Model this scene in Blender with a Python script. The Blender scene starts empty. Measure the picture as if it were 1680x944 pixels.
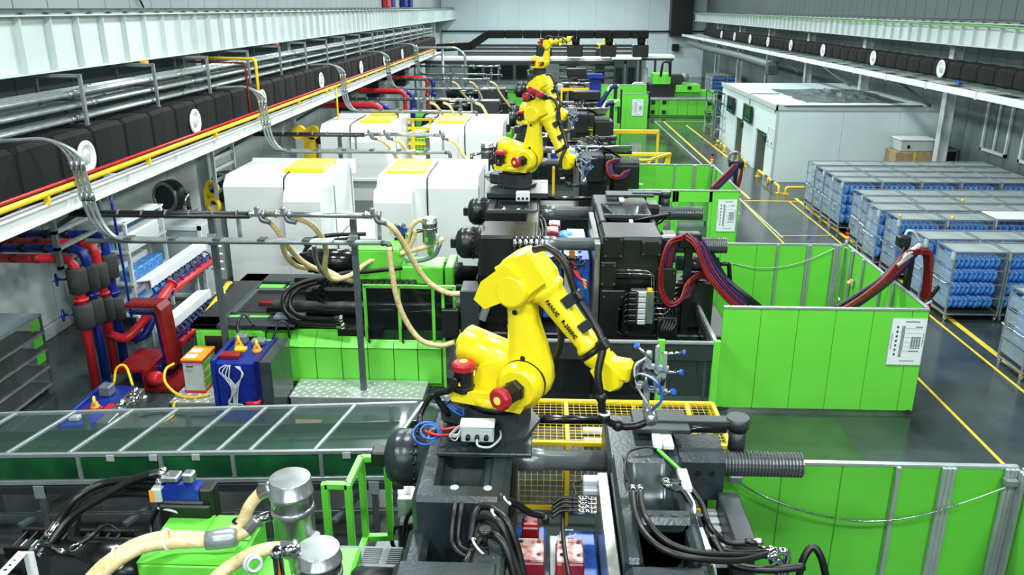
import bpy, math, random
from mathutils import Vector, Matrix
random.seed(7)
SC = bpy.context.scene
COL = SC.collection
PI = math.pi
# ---------------------------------------------------------------- camera
CAM_H = 8.0
FPX = 1350.0                                  # focal length in pixels of a 1680 px wide frame
PITCH = math.radians(18.816)
YAW = math.radians(2.2887)
cam = bpy.data.cameras.new('camera'); cam.sensor_width = 36; cam.lens = FPX / 1680 * 36
cam.clip_end = 400
camo = bpy.data.objects.new('camera', cam); COL.objects.link(camo)
camo.location = (0, 0, CAM_H); camo.rotation_euler = (PI / 2 - PITCH, 0, YAW)
SC.camera = camo
# ---------------------------------------------------------------- world, lights, exposure
w = bpy.data.worlds.new('hall_ambient'); SC.world = w; w.use_nodes = True
bg = w.node_tree.nodes['Background']; bg.inputs[0].default_value = (.72, .9, 1, 1); bg.inputs[1].default_value = .075
vs = SC.view_settings
vs.view_transform = 'Standard'; vs.look = 'None'; vs.gamma = 1; vs.use_curve_mapping = False
vs.exposure = 0.45
LAMP_W = 620
def hall_lamp(x, y, z, pw, sx=1.6, sy=.9):
    l = bpy.data.lights.new('high_bay_lamp', 'AREA'); l.shape = 'RECTANGLE'; l.size = sx; l.size_y = sy
    l.energy = pw; l.color = (.93, 1, 1)
    o = bpy.data.objects.new('high_bay_lamp', l); COL.objects.link(o); o.location = (x, y, z)
for iy in range(-2, 11):
    for x in (-5.6, 1.0, 8.2, 14.6):
        hall_lamp(x, 1.5 + iy * 10.2, 12.2, LAMP_W * (.13 if x > 14 else 1) )
# ---------------------------------------------------------------- helpers
def at(px, py, y=None, z=None, x=None):
    """surveyed point of the hall: sight line of the photograph met with a plane of known y, z or x"""
    f = Vector((-math.sin(YAW) * math.cos(PITCH), math.cos(YAW) * math.cos(PITCH), -math.sin(PITCH)))
    r = Vector((math.cos(YAW), math.sin(YAW), 0)); u = r.cross(f)
    d = f + r * ((px - 840) / FPX) - u * ((py - 472) / FPX)
    t = y / d.y if y is not None else (z - CAM_H) / d.z if z is not None else x / d.x
    return Vector((0, 0, CAM_H)) + d * t
def lin(c):
    return tuple(((v / 255 + .055) / 1.055) ** 2.4 if v > 10 else v / 255 / 12.92 for v in c)
MATS = {}
def mat(name, rgb, rough=.5, metal=0., var=.0, scale=4., bump=0., bscale=60., coat=0., rgb2=None, trans=0., alpha=1., detail=4):
    m = bpy.data.materials.new(name); m.use_nodes = True; nt = m.node_tree; b = nt.nodes['Principled BSDF']
    c = lin(rgb) + (1,)
    b.inputs['Base Color'].default_value = c; b.inputs['Roughness'].default_value = rough; b.inputs['Metallic'].default_value = metal
    if coat: b.inputs['Coat Weight'].default_value = coat; b.inputs['Coat Roughness'].default_value = .15
    if trans: b.inputs['Transmission Weight'].default_value = trans
    if alpha < 1: b.inputs['Alpha'].default_value = alpha
    if var or rgb2 or bump:
        tc = nt.nodes.new('ShaderNodeTexCoord')
    if var or rgb2:
        n = nt.nodes.new('ShaderNodeTexNoise'); n.inputs['Scale'].default_value = scale; n.inputs['Detail'].default_value = detail
        nt.links.new(tc.outputs['Object'], n.inputs['Vector'])
        r = nt.nodes.new('ShaderNodeValToRGB'); r.color_ramp.elements[0].position = .32; r.color_ramp.elements[1].position = .68
        c2 = lin(rgb2) if rgb2 else tuple(v * (1 - var) for v in c[:3])
        r.color_ramp.elements[0].color = tuple(c2) + (1,); r.color_ramp.elements[1].color = c
        nt.links.new(n.outputs['Fac'], r.inputs['Fac']); nt.links.new(r.outputs['Color'], b.inputs['Base Color'])
        mr = nt.nodes.new('ShaderNodeMapRange'); mr.inputs['To Min'].default_value = max(0, rough - .07); mr.inputs['To Max'].default_value = min(1, rough + .07)
        nt.links.new(n.outputs['Fac'], mr.inputs['Value']); nt.links.new(mr.outputs['Result'], b.inputs['Roughness'])
    if bump:
        n2 = nt.nodes.new('ShaderNodeTexNoise'); n2.inputs['Scale'].default_value = bscale; n2.inputs['Detail'].default_value = 3
        nt.links.new(tc.outputs['Object'], n2.inputs['Vector'])
        bp = nt.nodes.new('ShaderNodeBump'); bp.inputs['Strength'].default_value = bump; bp.inputs['Distance'].default_value = .01
        nt.links.new(n2.outputs['Fac'], bp.inputs['Height']); nt.links.new(bp.outputs['Normal'], b.inputs['Normal'])
    MATS[name] = m; return m
mat('white', (226, 232, 231), .4, var=.05, scale=1.3)
mat('white_steel', (200, 212, 211), .45, var=.1, scale=.8)
mat('hood_white', (236, 240, 238), .32, var=.03, scale=.9)
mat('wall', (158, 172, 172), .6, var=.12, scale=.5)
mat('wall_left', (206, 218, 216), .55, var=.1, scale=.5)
mat('ceiling', (52, 60, 62), .7, var=.2, scale=.4)
mat('wall_far', (206, 226, 228), .6, var=.08, scale=.3)
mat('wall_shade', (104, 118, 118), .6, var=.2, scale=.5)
mat('cabin', (208, 228, 228), .5, var=.04, scale=.6)
mat('floor', (66, 77, 76), .17, rgb2=(38, 46, 45), scale=.55, bump=.03, bscale=3, detail=9)
mat('floor_green', (62, 88, 58), .1, rgb2=(40, 58, 40), scale=.5, detail=8)
mat('line_yellow', (236, 204, 66), .35, var=.25, scale=6)
mat('line_white', (190, 196, 170), .4, var=.3, scale=6)
mat('duct', (15, 19, 19), .75, var=.3, scale=2.2, bump=.5, bscale=2.5)
mat('duct_seam', (10, 12, 12), .8)
MATS['duct'].node_tree.nodes['Principled BSDF'].inputs['Specular IOR Level'].default_value = .25
mat('galv', (164, 174, 174), .32, .5, var=.25, scale=5)
mat('galv_dark', (98, 108, 110), .4, .45, var=.25, scale=5)
mat('alu', (172, 182, 183), .32, .5, var=.12, scale=8)
mat('chrome', (205, 210, 210), .12, 1.)
mat('steel', (170, 176, 177), .24, .8, var=.15, scale=9)
mat('bar_steel', (138, 146, 146), .25, .6, var=.2, scale=2)
mat('cast', (42, 53, 57), .3, .1, var=.3, scale=3, bump=.25, bscale=26)
mat('cast_dark', (24, 29, 31), .34, .05, var=.3, scale=3, bump=.2, bscale=20)
mat('thread', (112, 118, 118), .3, .7, var=.1, scale=3)
mat('cast_gloss', (74, 84, 88), .2, .4, var=.3, scale=5)
mat('black', (15, 18, 19), .42, var=.3, scale=5)
mat('black_gloss', (20, 22, 23), .2, var=.2, scale=5)
mat('rubber', (13, 15, 16), .38, var=.25, scale=10)
mat('charcoal', (50, 58, 61), .4, .2, var=.15, scale=4)
mat('grey', (120, 130, 132), .4, .3, var=.12, scale=6)
mat('grey_light', (188, 197, 197), .4, .1, var=.08, scale=6)
mat('green', (104, 208, 66), .33, var=.05, scale=1.2)
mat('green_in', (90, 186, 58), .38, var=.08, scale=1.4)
mat('green_light', (122, 232, 92), .35, var=.06, scale=3)
mat('yellow', (240, 219, 24), .3, var=.05, scale=3, coat=.4)
mat('yellow_rail', (244, 206, 34), .38, var=.14, scale=5)
mat('yellow_lid', (248, 236, 96), .4, var=.08, scale=3)
mat('red', (198, 38, 46), .34, var=.18, scale=4)
mat('red_dark', (138, 22, 24), .36, var=.2, scale=7)
mat('red_hose', (140, 24, 26), .42, rgb2=(80, 12, 16), scale=24)
mat('blue', (20, 46, 142), .32, var=.3, scale=6)
mat('blue_dark', (14, 26, 98), .3, var=.3, scale=6)
mat('blue_hose', (18, 30, 100), .4, var=.3, scale=20)
mat('blue_mold', (46, 110, 205), .3, rgb2=(26, 62, 150), scale=7)
mat('orange', (240, 158, 44), .42, var=.1, scale=6)
mat('cream', (222, 206, 160), .4, rgb2=(196, 172, 112), scale=14, bump=.35, bscale=70)
mat('insulation', (50, 54, 54), .8, var=.3, scale=14, bump=.4, bscale=60)
mat('bag_blue', (118, 192, 250), .26, rgb2=(44, 112, 214), scale=12, bump=.5, bscale=16)
mat('bag_pale', (150, 190, 214), .3, rgb2=(88, 130, 166), scale=16, bump=.5, bscale=16)
mat('film', (176, 200, 210), .2, var=.18, scale=2.5, bump=.3, bscale=5, alpha=.36)
mat('film_clear', (200, 214, 214), .12, var=.2, scale=5, alpha=.3)
mat('film_dark', (96, 108, 106), .2, var=.3, scale=5, alpha=.28)
mat('film_top', (182, 196, 194), .3, var=.2, scale=1.6, bump=.2, bscale=4, alpha=.66)
mat('scuffed', (222, 216, 208), .45, rgb2=(150, 30, 30), scale=11)
mat('cap_red', (176, 26, 40), .38, var=.15, scale=8)
mat('glass', (120, 150, 144), .05, var=.1, scale=2, alpha=.06)
mat('glass_green', (34, 112, 62), .12, rgb2=(18, 60, 38), scale=1.2, alpha=.92)
mat('glass_dark', (28, 34, 35), .1, var=.3, scale=3, alpha=.72)
mat('screen', (14, 22, 36), .12, rgb2=(8, 12, 20), scale=5)
mat('paper', (222, 232, 232), .5, var=.03, scale=5)
mat('print', (74, 90, 98), .6)
mat('cardboard', (176, 156, 116), .7, rgb2=(150, 128, 88), scale=6)
mat('wood', (120, 104, 70), .7, rgb2=(92, 78, 50), scale=8)
mat('tread', (206, 212, 210), .42, .55, var=.15, scale=12)
mat('led_red', (200, 30, 26), .3); mat('led_amber', (244, 190, 40), .3)
mat('belt_green', (24, 62, 38), .25, rgb2=(18, 44, 30), scale=1.5)
mat('bottle', (206, 232, 220), .12, alpha=.55)
mat('cover_tarp', (112, 124, 126), .3, rgb2=(70, 80, 84), scale=3, bump=.8, bscale=6)

class M:
    """collects faces; build() links them as one mesh object"""
    def __init__(s): s.v = []; s.f = []; s.sm = []
    def add(s, vs, fs, smooth=False):
        n = len(s.v); s.v += [tuple(v) for v in vs]; s.f += [tuple(i + n for i in f) for f in fs]; s.sm += [smooth] * len(fs); return s
    def box(s, a, b, c=0., mtx=None):
        a, b = [min(p, q) for p, q in zip(a, b)], [max(p, q) for p, q in zip(a, b)]
        if c <= 0:
            vs = [(x, y, z) for z in (a[2], b[2]) for y in (a[1], b[1]) for x in (a[0], b[0])]
            fs = [(0, 2, 3, 1), (4, 5, 7, 6), (0, 1, 5, 4), (2, 6, 7, 3), (0, 4, 6, 2), (1, 3, 7, 5)]
        else:
            c = min(c, .45 * min(b[i] - a[i] for i in range(3))); vs = []; ix = {}
            for k in range(3):
                for i in range(8):
                    p = []
                    for j in range(3):
                        hi = (i >> j) & 1
                        v = b[j] if hi else a[j]
                        if j != k: v += -c if hi else c
                        p.append(v)
                    ix[(k, i)] = len(vs); vs.append(p)
            fs = []
            for k in range(3):
                u, w_ = (k + 1) % 3, (k + 2) % 3
                for h in (0, 1):
                    q = [h << k, h << k | 1 << u, h << k | 1 << u | 1 << w_, h << k | 1 << w_]
                    f = [ix[(k, i)] for i in q]; fs.append(tuple(f if h else f[::-1]))
            for k in range(3):
                u, w_ = (k + 1) % 3, (k + 2) % 3
                for hu in (0, 1):
                    for hw in (0, 1):
                        i0 = hu << u | hw << w_; i1 = i0 | 1 << k
                        f = [ix[(u, i0)], ix[(u, i1)], ix[(w_, i1)], ix[(w_, i0)]]
                        fs.append(tuple(f if hu ^ hw else f[::-1]))
            for i in range(8):
                f = [ix[(k, i)] for k in range(3)]
                fs.append(tuple(f if bin(i).count('1') % 2 else f[::-1]))
        if mtx is not None: vs = [mtx @ Vector(v) for v in vs]
        return s.add(vs, fs)
    def beam(s, p, q, wd, ht, c=0., up=(0, 0, 1)):
        p, q = Vector(p), Vector(q); d = q - p; L = d.length; d.normalize(); up = Vector(up)
        if abs(d.dot(up)) > .98: up = Vector((0, 1, 0))
        r = d.cross(up).normalized(); u = r.cross(d)
        m = Matrix((( d.x, r.x, u.x, p.x), (d.y, r.y, u.y, p.y), (d.z, r.z, u.z, p.z), (0, 0, 0, 1)))
        return s.box((0, -wd / 2, -ht / 2), (L, wd / 2, ht / 2), c, m)
    def rings(s, rings, cap=True, smooth=True, closed=False):
        n = len(rings[0]); o = len(s.v); k = len(rings)
        for r in rings: s.v += [tuple(v) for v in r]
        for i in range(k if closed else k - 1):
            for j in range(n):
                a = o + i * n + j; b = o + i * n + (j + 1) % n; e = o + ((i + 1) % k) * n
                s.f.append((a, b, e + (j + 1) % n, e + j)); s.sm.append(smooth)
        if cap and not closed:
            s.f.append(tuple(o + j for j in range(n))[::-1]); s.f.append(tuple(o + (k - 1) * n + j for j in range(n))); s.sm += [False, False]
        return s
    def lathe(s, p, d, prof, n=20, cap=True, smooth=True):
        """prof: list of (distance along d, radius)"""
        p, d = Vector(p), Vector(d).normalized(); u = d.orthogonal().normalized()
        if abs(d.z) < .5: u = Vector((0, 0, 1)); u = (u - d * d.dot(u)).normalized()
        w_ = d.cross(u)
        return s.rings([[p + d * t + (u * math.cos(2 * PI * j / n) + w_ * math.sin(2 * PI * j / n)) * r for j in range(n)] for t, r in prof], cap, smooth)
    def cyl(s, p, q, r, n=16, r2=None):
        p, q = Vector(p), Vector(q); L = (q - p).length
        n0 = len(s.v); s.lathe(p, q - p, [(0, r), (L, r if r2 is None else r2)], n)
        return s
    def tube(s, pts, r, n=8, sub=6, curve=True, rr=None):
        P = [Vector(p) for p in pts]
        if curve and len(P) > 2:
            Q = []
            for i in range(len(P) - 1):
                a = P[i - 1] if i else P[0] * 2 - P[1]; b, c = P[i], P[i + 1]; e = P[i + 2] if i + 2 < len(P) else P[-1] * 2 - P[-2]
                for k in range(sub):
                    t = k / sub
                    Q.append(.5 * (2 * b + (c - a) * t + (2 * a - 5 * b + 4 * c - e) * t * t + (3 * b - a - 3 * c + e) * t ** 3))
            Q.append(P[-1]); P = Q
        R = []; u = None
        for i, p in enumerate(P):
            d = (P[min(i + 1, len(P) - 1)] - P[max(i - 1, 0)])
            if d.length < 1e-6: d = Vector((0, 0, 1))
            d.normalize()
            if u is None: u = d.orthogonal().normalized()
            u = u - d * d.dot(u)
            if u.length < 1e-4: u = d.orthogonal()
            u.normalize(); w_ = d.cross(u)
            q = r if rr is None else r * rr(i)
            R.append([p + (u * math.cos(2 * PI * j / n) + w_ * math.sin(2 * PI * j / n)) * q for j in range(n)])
        return s.rings(R)
    def pipe(s, pts, r, n=10, bend=None):
        """straight runs with rounded elbows"""
        P = [Vector(p) for p in pts]; b = bend or r * 3; Q = [P[0]]
        for i in range(1, len(P) - 1):
            d0 = (P[i - 1] - P[i]); d1 = (P[i + 1] - P[i]); k = min(b, d0.length * .45, d1.length * .45)
            a, c = P[i] + d0.normalized() * k, P[i] + d1.normalized() * k
            for t in (0, .2, .4, .6, .8, 1): Q.append(a * (1 - t) ** 2 + P[i] * 2 * t * (1 - t) + c * t * t)
        Q.append(P[-1]); return s.tube(Q, r, n, curve=False)
    def prism(s, poly, axis, a, b):
        """2-D outline pushed along an axis: x -> (y,z), y -> (x,z), z -> (x,y)"""
        def q(p, t): return (t, p[0], p[1]) if axis == 'x' else (p[0], t, p[1]) if axis == 'y' else (p[0], p[1], t)
        return s.rings([[q(p, a) for p in poly], [q(p, b) for p in poly]], True, False)
    def sphere(s, c, r, n=14, m=8, sx=1, sy=1, sz=1):
        c = Vector(c); R = []
        for i in range(m + 1):
            t = PI * i / m; t = min(max(t, .02), PI - .02)
            R.append([c + Vector((r * sx * math.sin(t) * math.cos(2 * PI * j / n), r * sy * math.sin(t) * math.sin(2 * PI * j / n), -r * sz * math.cos(t))) for j in range(n)])
        return s.rings(R)
    def ring(s, c, d, R, r, n=20, k=8):
        c, d = Vector(c), Vector(d).normalized(); u = d.orthogonal().normalized(); w_ = d.cross(u); G = []
        for i in range(n):
            a = 2 * PI * i / n; e = u * math.cos(a) + w_ * math.sin(a)
            G.append([c + e * (R + r * math.cos(2 * PI * j / k)) + d * (r * math.sin(2 * PI * j / k)) for j in range(k)])
        return s.rings(G, closed=True)
    def move(s, m, start=0):
        for i in range(start, len(s.v)): s.v[i] = tuple(m @ Vector(s.v[i]))
        return s
    def build(s, name, mt, parent=None, **tags):
        me = bpy.data.meshes.new(name)
        off = Vector((0, 0, 0))
        q = parent
        while q is not None: off += Vector(q.location); q = q.parent
        if parent is None and s.v and tags.get('kind') != 'structure':
            xs = [v[0] for v in s.v]; ys = [v[1] for v in s.v]; zs = [v[2] for v in s.v]
            off = Vector(((min(xs) + max(xs)) / 2, (min(ys) + max(ys)) / 2, min(zs)))
        me.from_pydata([(v[0] - off.x, v[1] - off.y, v[2] - off.z) for v in s.v], [], s.f)
        me.polygons.foreach_set('use_smooth', s.sm)
        me.materials.append(MATS[mt] if isinstance(mt, str) else mt); me.update()
        o = bpy.data.objects.new(name, me); COL.objects.link(o)
        if parent is not None: o.parent = parent
        else: o.location = off
        for k, v in tags.items():
            if v is not None: o[{'cat': 'category'}.get(k, k)] = v
        return o
def thing(name, label, cat, loc, group=None):
    o = bpy.data.objects.new(name, None); o.empty_display_size = .2; COL.objects.link(o); o.location = loc
    o['label'] = label; o['category'] = cat
    if group: o['group'] = group
    return o
def kids(o): return [c for c in COL.objects if c.parent == o]
CH = {}
def copy_tree(o, loc=None, label=None, group=None, parent=None, ch=None):
    if ch is None:
        ch = {}
        for q in COL.objects:
            if q.parent: ch.setdefault(q.parent.name, []).append(q)
    c = o.copy(); COL.objects.link(c)
    if parent is not None: c.parent = parent
    if loc is not None: c.location = loc
    if label: c['label'] = label
    if group: c['group'] = group
    for k in ch.get(o.name, []): copy_tree(k, None, None, None, c, ch)
    return c
def text(body, size, mtx, mt, name, parent, depth=.002):
    """raised lettering as a mesh"""
    cu = bpy.data.curves.new('lettering', 'FONT'); cu.body = body; cu.size = size; cu.extrude = depth; cu.resolution_u = 2
    cu.align_x = 'CENTER'; cu.align_y = 'CENTER'
    t = bpy.data.objects.new('lettering', cu); COL.objects.link(t)
    dg = bpy.context.evaluated_depsgraph_get(); me = bpy.data.meshes.new_from_object(t.evaluated_get(dg))
    bpy.data.objects.remove(t); bpy.data.curves.remove(cu)
    m = M(); m.add([mtx @ v.co for v in me.vertices], [tuple(p.vertices) for p in me.polygons]); bpy.data.meshes.remove(me)
    return m.build(name, mt, parent)
ORD = ['nearest', 'second', 'third', 'fourth', 'fifth', 'sixth', 'seventh', 'eighth', 'ninth', 'tenth', 'eleventh', 'twelfth', 'thirteenth', 'fourteenth', 'fifteenth']
STRUCT = dict(kind='structure')
# ================================================================ the hall
def rep(o, offs):
    """copies of a piece beside the first, sharing its mesh"""
    for d in offs:
        c = o.copy(); COL.objects.link(c); c.location = Vector(o.location) + Vector(d)
XL, XR, YB = -12.6, 18.8, 103.
m = M(); m.box((-14, -26, -.2), (20, YB + 1, 0)); FLOOR = m.build('floor', 'floor', kind='structure')
def line(pts, wd, mt='line_yellow'):
    m = M()
    for (x0, y0), (x1, y1) in zip(pts[:-1], pts[1:]):
        m.beam((x0, y0, .003), (x1, y1, .003), wd, .004)
    return m.build('painted_line', mt, FLOOR)
line([(8.5, -4), (8.6, 35.6)], .07); line([(8.75, 29.5), (8.1, 62)], .07, 'line_white')
line([(9.05, 36), (8.75, 62)], .13); line([(10.5, -4), (10.65, 35.6)], .07)
line([(10.3, 46), (10.1, 60)], .13)
line([(10.95, -4), (11.1, 36.2)], .15); line([(8.7, 35.6), (11.2, 35.6)], .1); line([(8.0, 62), (12, 62)], .12)
line([(8.6, 29.8), (10.7, 29.9)], .06)
m = M(); m.box((2.2, 10.2, .002), (6.0, 15.4, .005), 0); m.build('painted_bay', 'floor_green', FLOOR)
m = M(); m.box((3.2, 33, .002), (8.0, 62, .005), 0); m.build('painted_bay', 'floor_green', FLOOR)
m = M(); m.box((-14, -26, 14), (20, YB + 1, 14.2)); m.build('ceiling', 'ceiling', kind='structure')
m = M(); m.box((XL - .3, -26, 0), (XL - .05, YB, 14)); WL = m.build('wall_left', 'wall', kind='structure')
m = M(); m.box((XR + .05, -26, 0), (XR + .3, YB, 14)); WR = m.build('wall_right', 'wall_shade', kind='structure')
m = M(); m.box((XL, YB + .05, 0), (XR, YB + .3, 14)); WB = m.build('wall_back', 'wall_far', kind='structure')
m = M(); m.box((XL, -26.3, 0), (XR, -26, 14)); m.build('wall_front', 'wall', kind='structure')
# left wall: wide sheets below, narrow light sheets above the runway
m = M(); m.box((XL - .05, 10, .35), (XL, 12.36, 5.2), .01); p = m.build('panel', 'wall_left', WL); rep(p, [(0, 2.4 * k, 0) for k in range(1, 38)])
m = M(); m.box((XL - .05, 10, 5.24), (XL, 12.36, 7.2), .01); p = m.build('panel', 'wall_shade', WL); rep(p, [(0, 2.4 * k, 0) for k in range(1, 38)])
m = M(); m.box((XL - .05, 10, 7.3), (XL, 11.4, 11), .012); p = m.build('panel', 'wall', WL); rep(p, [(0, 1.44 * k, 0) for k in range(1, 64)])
m = M(); m.box((XL - .05, -26, 0), (XL + .1, YB, .34), .02); m.build('baseboard_left', 'grey_light', kind='structure')
# right wall: ribbed sheet
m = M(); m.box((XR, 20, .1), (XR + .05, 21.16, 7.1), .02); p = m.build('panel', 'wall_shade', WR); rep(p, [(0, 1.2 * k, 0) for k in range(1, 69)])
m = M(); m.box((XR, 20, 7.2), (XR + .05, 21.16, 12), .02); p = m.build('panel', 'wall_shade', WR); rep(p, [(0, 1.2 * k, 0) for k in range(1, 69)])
# end wall
xs = [XL, -8.2, -5.7, -3.3, -.36, 2.65, 5.8, 9.26, 12.0, 14.4, XR]
for a, b in zip(xs[:-1], xs[1:]):
    m = M(); m.box((a + .06, YB, 0), (b - .06, YB + .05, 12), .02); m.build('panel', 'wall_far', WB)
for x in xs[1:-1]:
    m = M(); m.box((x - .05, YB - .06, 0), (x + .05, YB + .03, 12)); m.build('rib', 'white', WB)
m = M(); m.cyl((XL, YB - .3, 5.3), (XR, YB - .3, 5.3), .09, 8); m.build('trim_1', 'blue_dark', kind='structure')
m = M(); m.box((14.5, YB - 1.6, 4.8), (17.0, YB - .1, 12)); m.build('trim_2', 'black', kind='structure')
# columns
def column(x, y, z1, z0=0):
    m = M(); m.box((x - .22, y - .2, z0), (x - .18, y + .2, z1)); m.box((x + .18, y - .2, z0), (x + .22, y + .2, z1)); m.box((x - .18, y - .02, z0), (x + .18, y + .02, z1))
    m.box((x - .3, y - .3, z0), (x + .3, y + .3, z0 + .04)); m.box((x - .34, y - .24, z1 - .1), (x + .34, y + .24, z1))
    return m.build('column', 'white_steel', kind='structure')
CYL = [7.6, 28.2, 38.5, 48.8, 59.1, 69.4, 79.7, 90]
for y in CYL: column(-11.9, y, 6.63)
CYR = [27.4, 37.7, 48, 58.3, 68.6, 78.9, 89.2]
for y in CYR: column(17.75, y, 6.5, 3.62 if y == 48 else 0)
# crane runway girders
def girder(x, s, z0, z1, y0, y1, y_st, pitch, n, label, side):
    t = thing('crane_girder', label, 'girder', (x, y0, z0))
    m = M(); m.box((x - s * .02, y0, z0 + .03), (x - s * .0, y1, z1 - .03)); m.build('web', 'white_steel', t)
    m = M(); m.box((x - s * .24, y0, z1 - .03), (x + s * .22, y1, z1)); m.build('top_flange', 'white_steel', t)
    m = M(); m.box((x - s * .24, y0, z0), (x + s * .22, y1, z0 + .03)); m.build('bottom_flange', 'white_steel', t)
    m = M(); m.prism([(x, z0 + .03), (x + s * .15, z0 + .03), (x + s * .15, z1 - .03), (x, z1 - .03)] if s > 0 else [(x - .15, z0 + .03), (x, z0 + .03), (x, z1 - .03), (x - .15, z1 - .03)], 'y', y_st, y_st + .025)
    p = m.build('stiffener', 'white_steel', t); rep(p, [(0, pitch * k, 0) for k in range(1, n)])
    xr = x - s * .02
    m = M(); m.prism([(xr - .06, z1), (xr + .06, z1), (xr + .05, z1 + .03), (xr + .02, z1 + .04), (xr + .02, z1 + .09), (xr + .04, z1 + .13), (xr - .04, z1 + .13), (xr - .02, z1 + .09), (xr - .02, z1 + .04), (xr - .05, z1 + .03)], 'y', y0, y1)
    m.build('rail', 'galv_dark', t)
    m = M()
    for k in range(int((y1 - y0) / .9)):
        yy = y0 + .5 + .9 * k
        for q in (-1, 1): m.box((xr + q * .06, yy, z1), (xr + q * .14, yy + .1, z1 + .05))
    m.build('rail_clip', 'galv_dark', t, kind='stuff')
    return t
girder(-11., 1, 6.65, 7.85, 9, YB, 10.68, 1.12, 82, 'white steel crane runway girder with web stiffeners along the left wall', 'left')
gr = girder(17., -1, 6.52, 7.42, 22, 100, 22.5, 1.02, 75, 'white steel crane runway girder high along the right wall', 'right')
m = M(); m.tube([(16.72, 22 + 3 * k, 7.34 - (.05 if k % 2 else 0)) for k in range(26)], .03, 6, 3)
o = m.build('cable', 'green_in', gr)
# warning lamps below the left girder
for k, (y, c) in enumerate(((22.3, 'orange'), (33.6, 'red'))):
    t = thing('warning_lamp', ['orange warning lamp under the left crane girder, nearer of two', 'red warning lamp under the left crane girder, farther of two'][k], 'lamp', (-10.85, y, 6.36))
    m = M(); m.box((-11.0, y - .1, 6.5), (-10.7, y + .1, 6.65)); m.build('bracket', 'grey', t)
    m = M(); m.lathe((-10.72, y, 6.65), (0, 0, -1), [(0, .12), (.06, .12), (.14, .09), (.17, .02)], 12); m.build('lens', c, t)
# hangers and steel pipes on the left
HY = [18.15 + 3.55 * k for k in range(-1, 16)]
hang = None
for i, y in enumerate(HY):
    lb = 'grey steel pipe hanger frame below the left girder, %s from the camera' % ORD[i] if i < 15 else 'grey steel pipe hanger frame at the far end of the left girder, %s' % ('nearer' if i == 15 else 'farther')
    if hang is None:
        hang = thing('pipe_hanger', lb, 'hanger', (-10.2, y, 5.5), 'pipe hangers on the left'); hy = y
        m = M(); m.beam((-11.3, y, 6.58), (-10.17, y, 6.58), .07, .07); m.build('arm', 'galv', hang)
        m = M(); m.beam((-10.2, y, 5.45), (-10.2, y, 6.6), .07, .07); m.build('post', 'galv', hang)
        m = M(); m.beam((-11.2, y, 5.6), (-11.2, y, 6.6), .06, .06); m.build('rear_post', 'galv_dark', hang)
        for z in (5.62, 5.9, 6.16): m = M(); m.beam((-11.25, y + .06, z - .1), (-10.17, y + .06, z - .1), .05, .05); m.build('crossbar', 'galv_dark', hang)
    else: copy_tree(hang, (-10.2, y, 5.5), lb)
TI = [('lowest', 5.66, (-10.38, -10.58, -10.8)), ('middle', 5.94, (-10.36, -10.55, -10.76, -10.98)), ('topmost', 6.2, (-10.36, -10.54, -10.72, -10.92, -11.1))]
for nm, z, xs_ in TI:
    for j, x in enumerate(xs_):
        r = .05 if j < 2 else .04
        t = thing('steel_pipe', 'galvanised steel pipe on the left hangers, %s tier, %s from the aisle side' % (nm, ['first', 'second', 'third', 'fourth', 'fifth'][j]), 'pipe', (x, 8, z), 'pipes on the left hangers')
        m = M(); m.cyl((x, 6.5, z), (x, 78, z), r, 10); m.build('tube', 'galv', t)
        m = M(); y0 = 12.2 + .53 * j + (.9 if nm == 'middle' else 0); m.cyl((x, y0, z), (x, y0 + .22, z), r * 1.22, 10)
        p = m.build('coupling', 'steel', t); rep(p, [(0, 5.6 * k, 0) for k in range(1, 11)])
# ventilation ducts
def nozzle(p, d, parent):
    m = M(); m.lathe(p, d, [(0, .33), (.02, .355), (.05, .355), (.07, .32), (.06, .25), (-.02, .21), (-.03, .16)], 24); n = m.build('nozzle', 'white', parent)
    m = M(); m.lathe(Vector(p) + Vector(d) * -.02, d, [(0, .2), (.05, .17), (.1, .08)], 14); m.build('nozzle_cone', 'grey_light', n)
    return n
def duct(xf, s, w_, z0, z1, y0, pitch, n, noz, label):
    t = thing('ventilation_duct', label, 'duct', (xf, y0, z0))
    a, b = (xf, xf + s * w_) if s > 0 else (xf + s * w_, xf)
    def sec(off):
        m = M(); c = .09; Q = []
        for yy, k in ((.015, -.055), (.08, 0), (pitch * .5, .025), (pitch - .08, 0), (pitch - .015, -.055)):
            A, B, Z0, Z1 = a - k, b + k, z0 - k, z1 + k
            Q.append([(A + c, y0 + off + yy, Z0), (B - c, y0 + off + yy, Z0), (B, y0 + off + yy, Z0 + c), (B, y0 + off + yy, Z1 - c), (B - c, y0 + off + yy, Z1), (A + c, y0 + off + yy, Z1), (A, y0 + off + yy, Z1 - c), (A, y0 + off + yy, Z0 + c)])
        return m.rings(Q, True, False)
    p = sec(0).build('duct_section', 'duct', t); rep(p, [(0, pitch * k, 0) for k in range(1, n)])
    m = M(); m.box((a + .02, y0 - .025, z0 + .02), (b - .02, y0 + .025, z1 - .02), .02); p = m.build('seam_strip', 'duct_seam', t); rep(p, [(0, pitch * k, 0) for k in range(1, n + 1)])
    n0 = None
    for y in noz:
        if n0 is None: n0 = nozzle((xf - s * .03, y, (z0 + z1) / 2 + .02), (-s, 0, 0), t); ny = y
        else: copy_tree(n0, (0, y - ny, 0), None, None, t)
    return t
duct(-9.92, -1, 1.05, 4.35, 5.5, 9.4, 1.4, 48, [17.3, 23.1, 28.9, 36.8, 45., 51.7, 58.2, 64.8], 'black fabric ventilation duct with white round nozzles along the left wall')
duct(16.2, 1, .95, 5.28, 5.92, 26.2, 1.27, 50, [35.4, 42.8, 50.6, 57.3, 63.2, 68.8, 74.5, 80.], 'black fabric ventilation duct with white round nozzles along the right wall')
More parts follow.
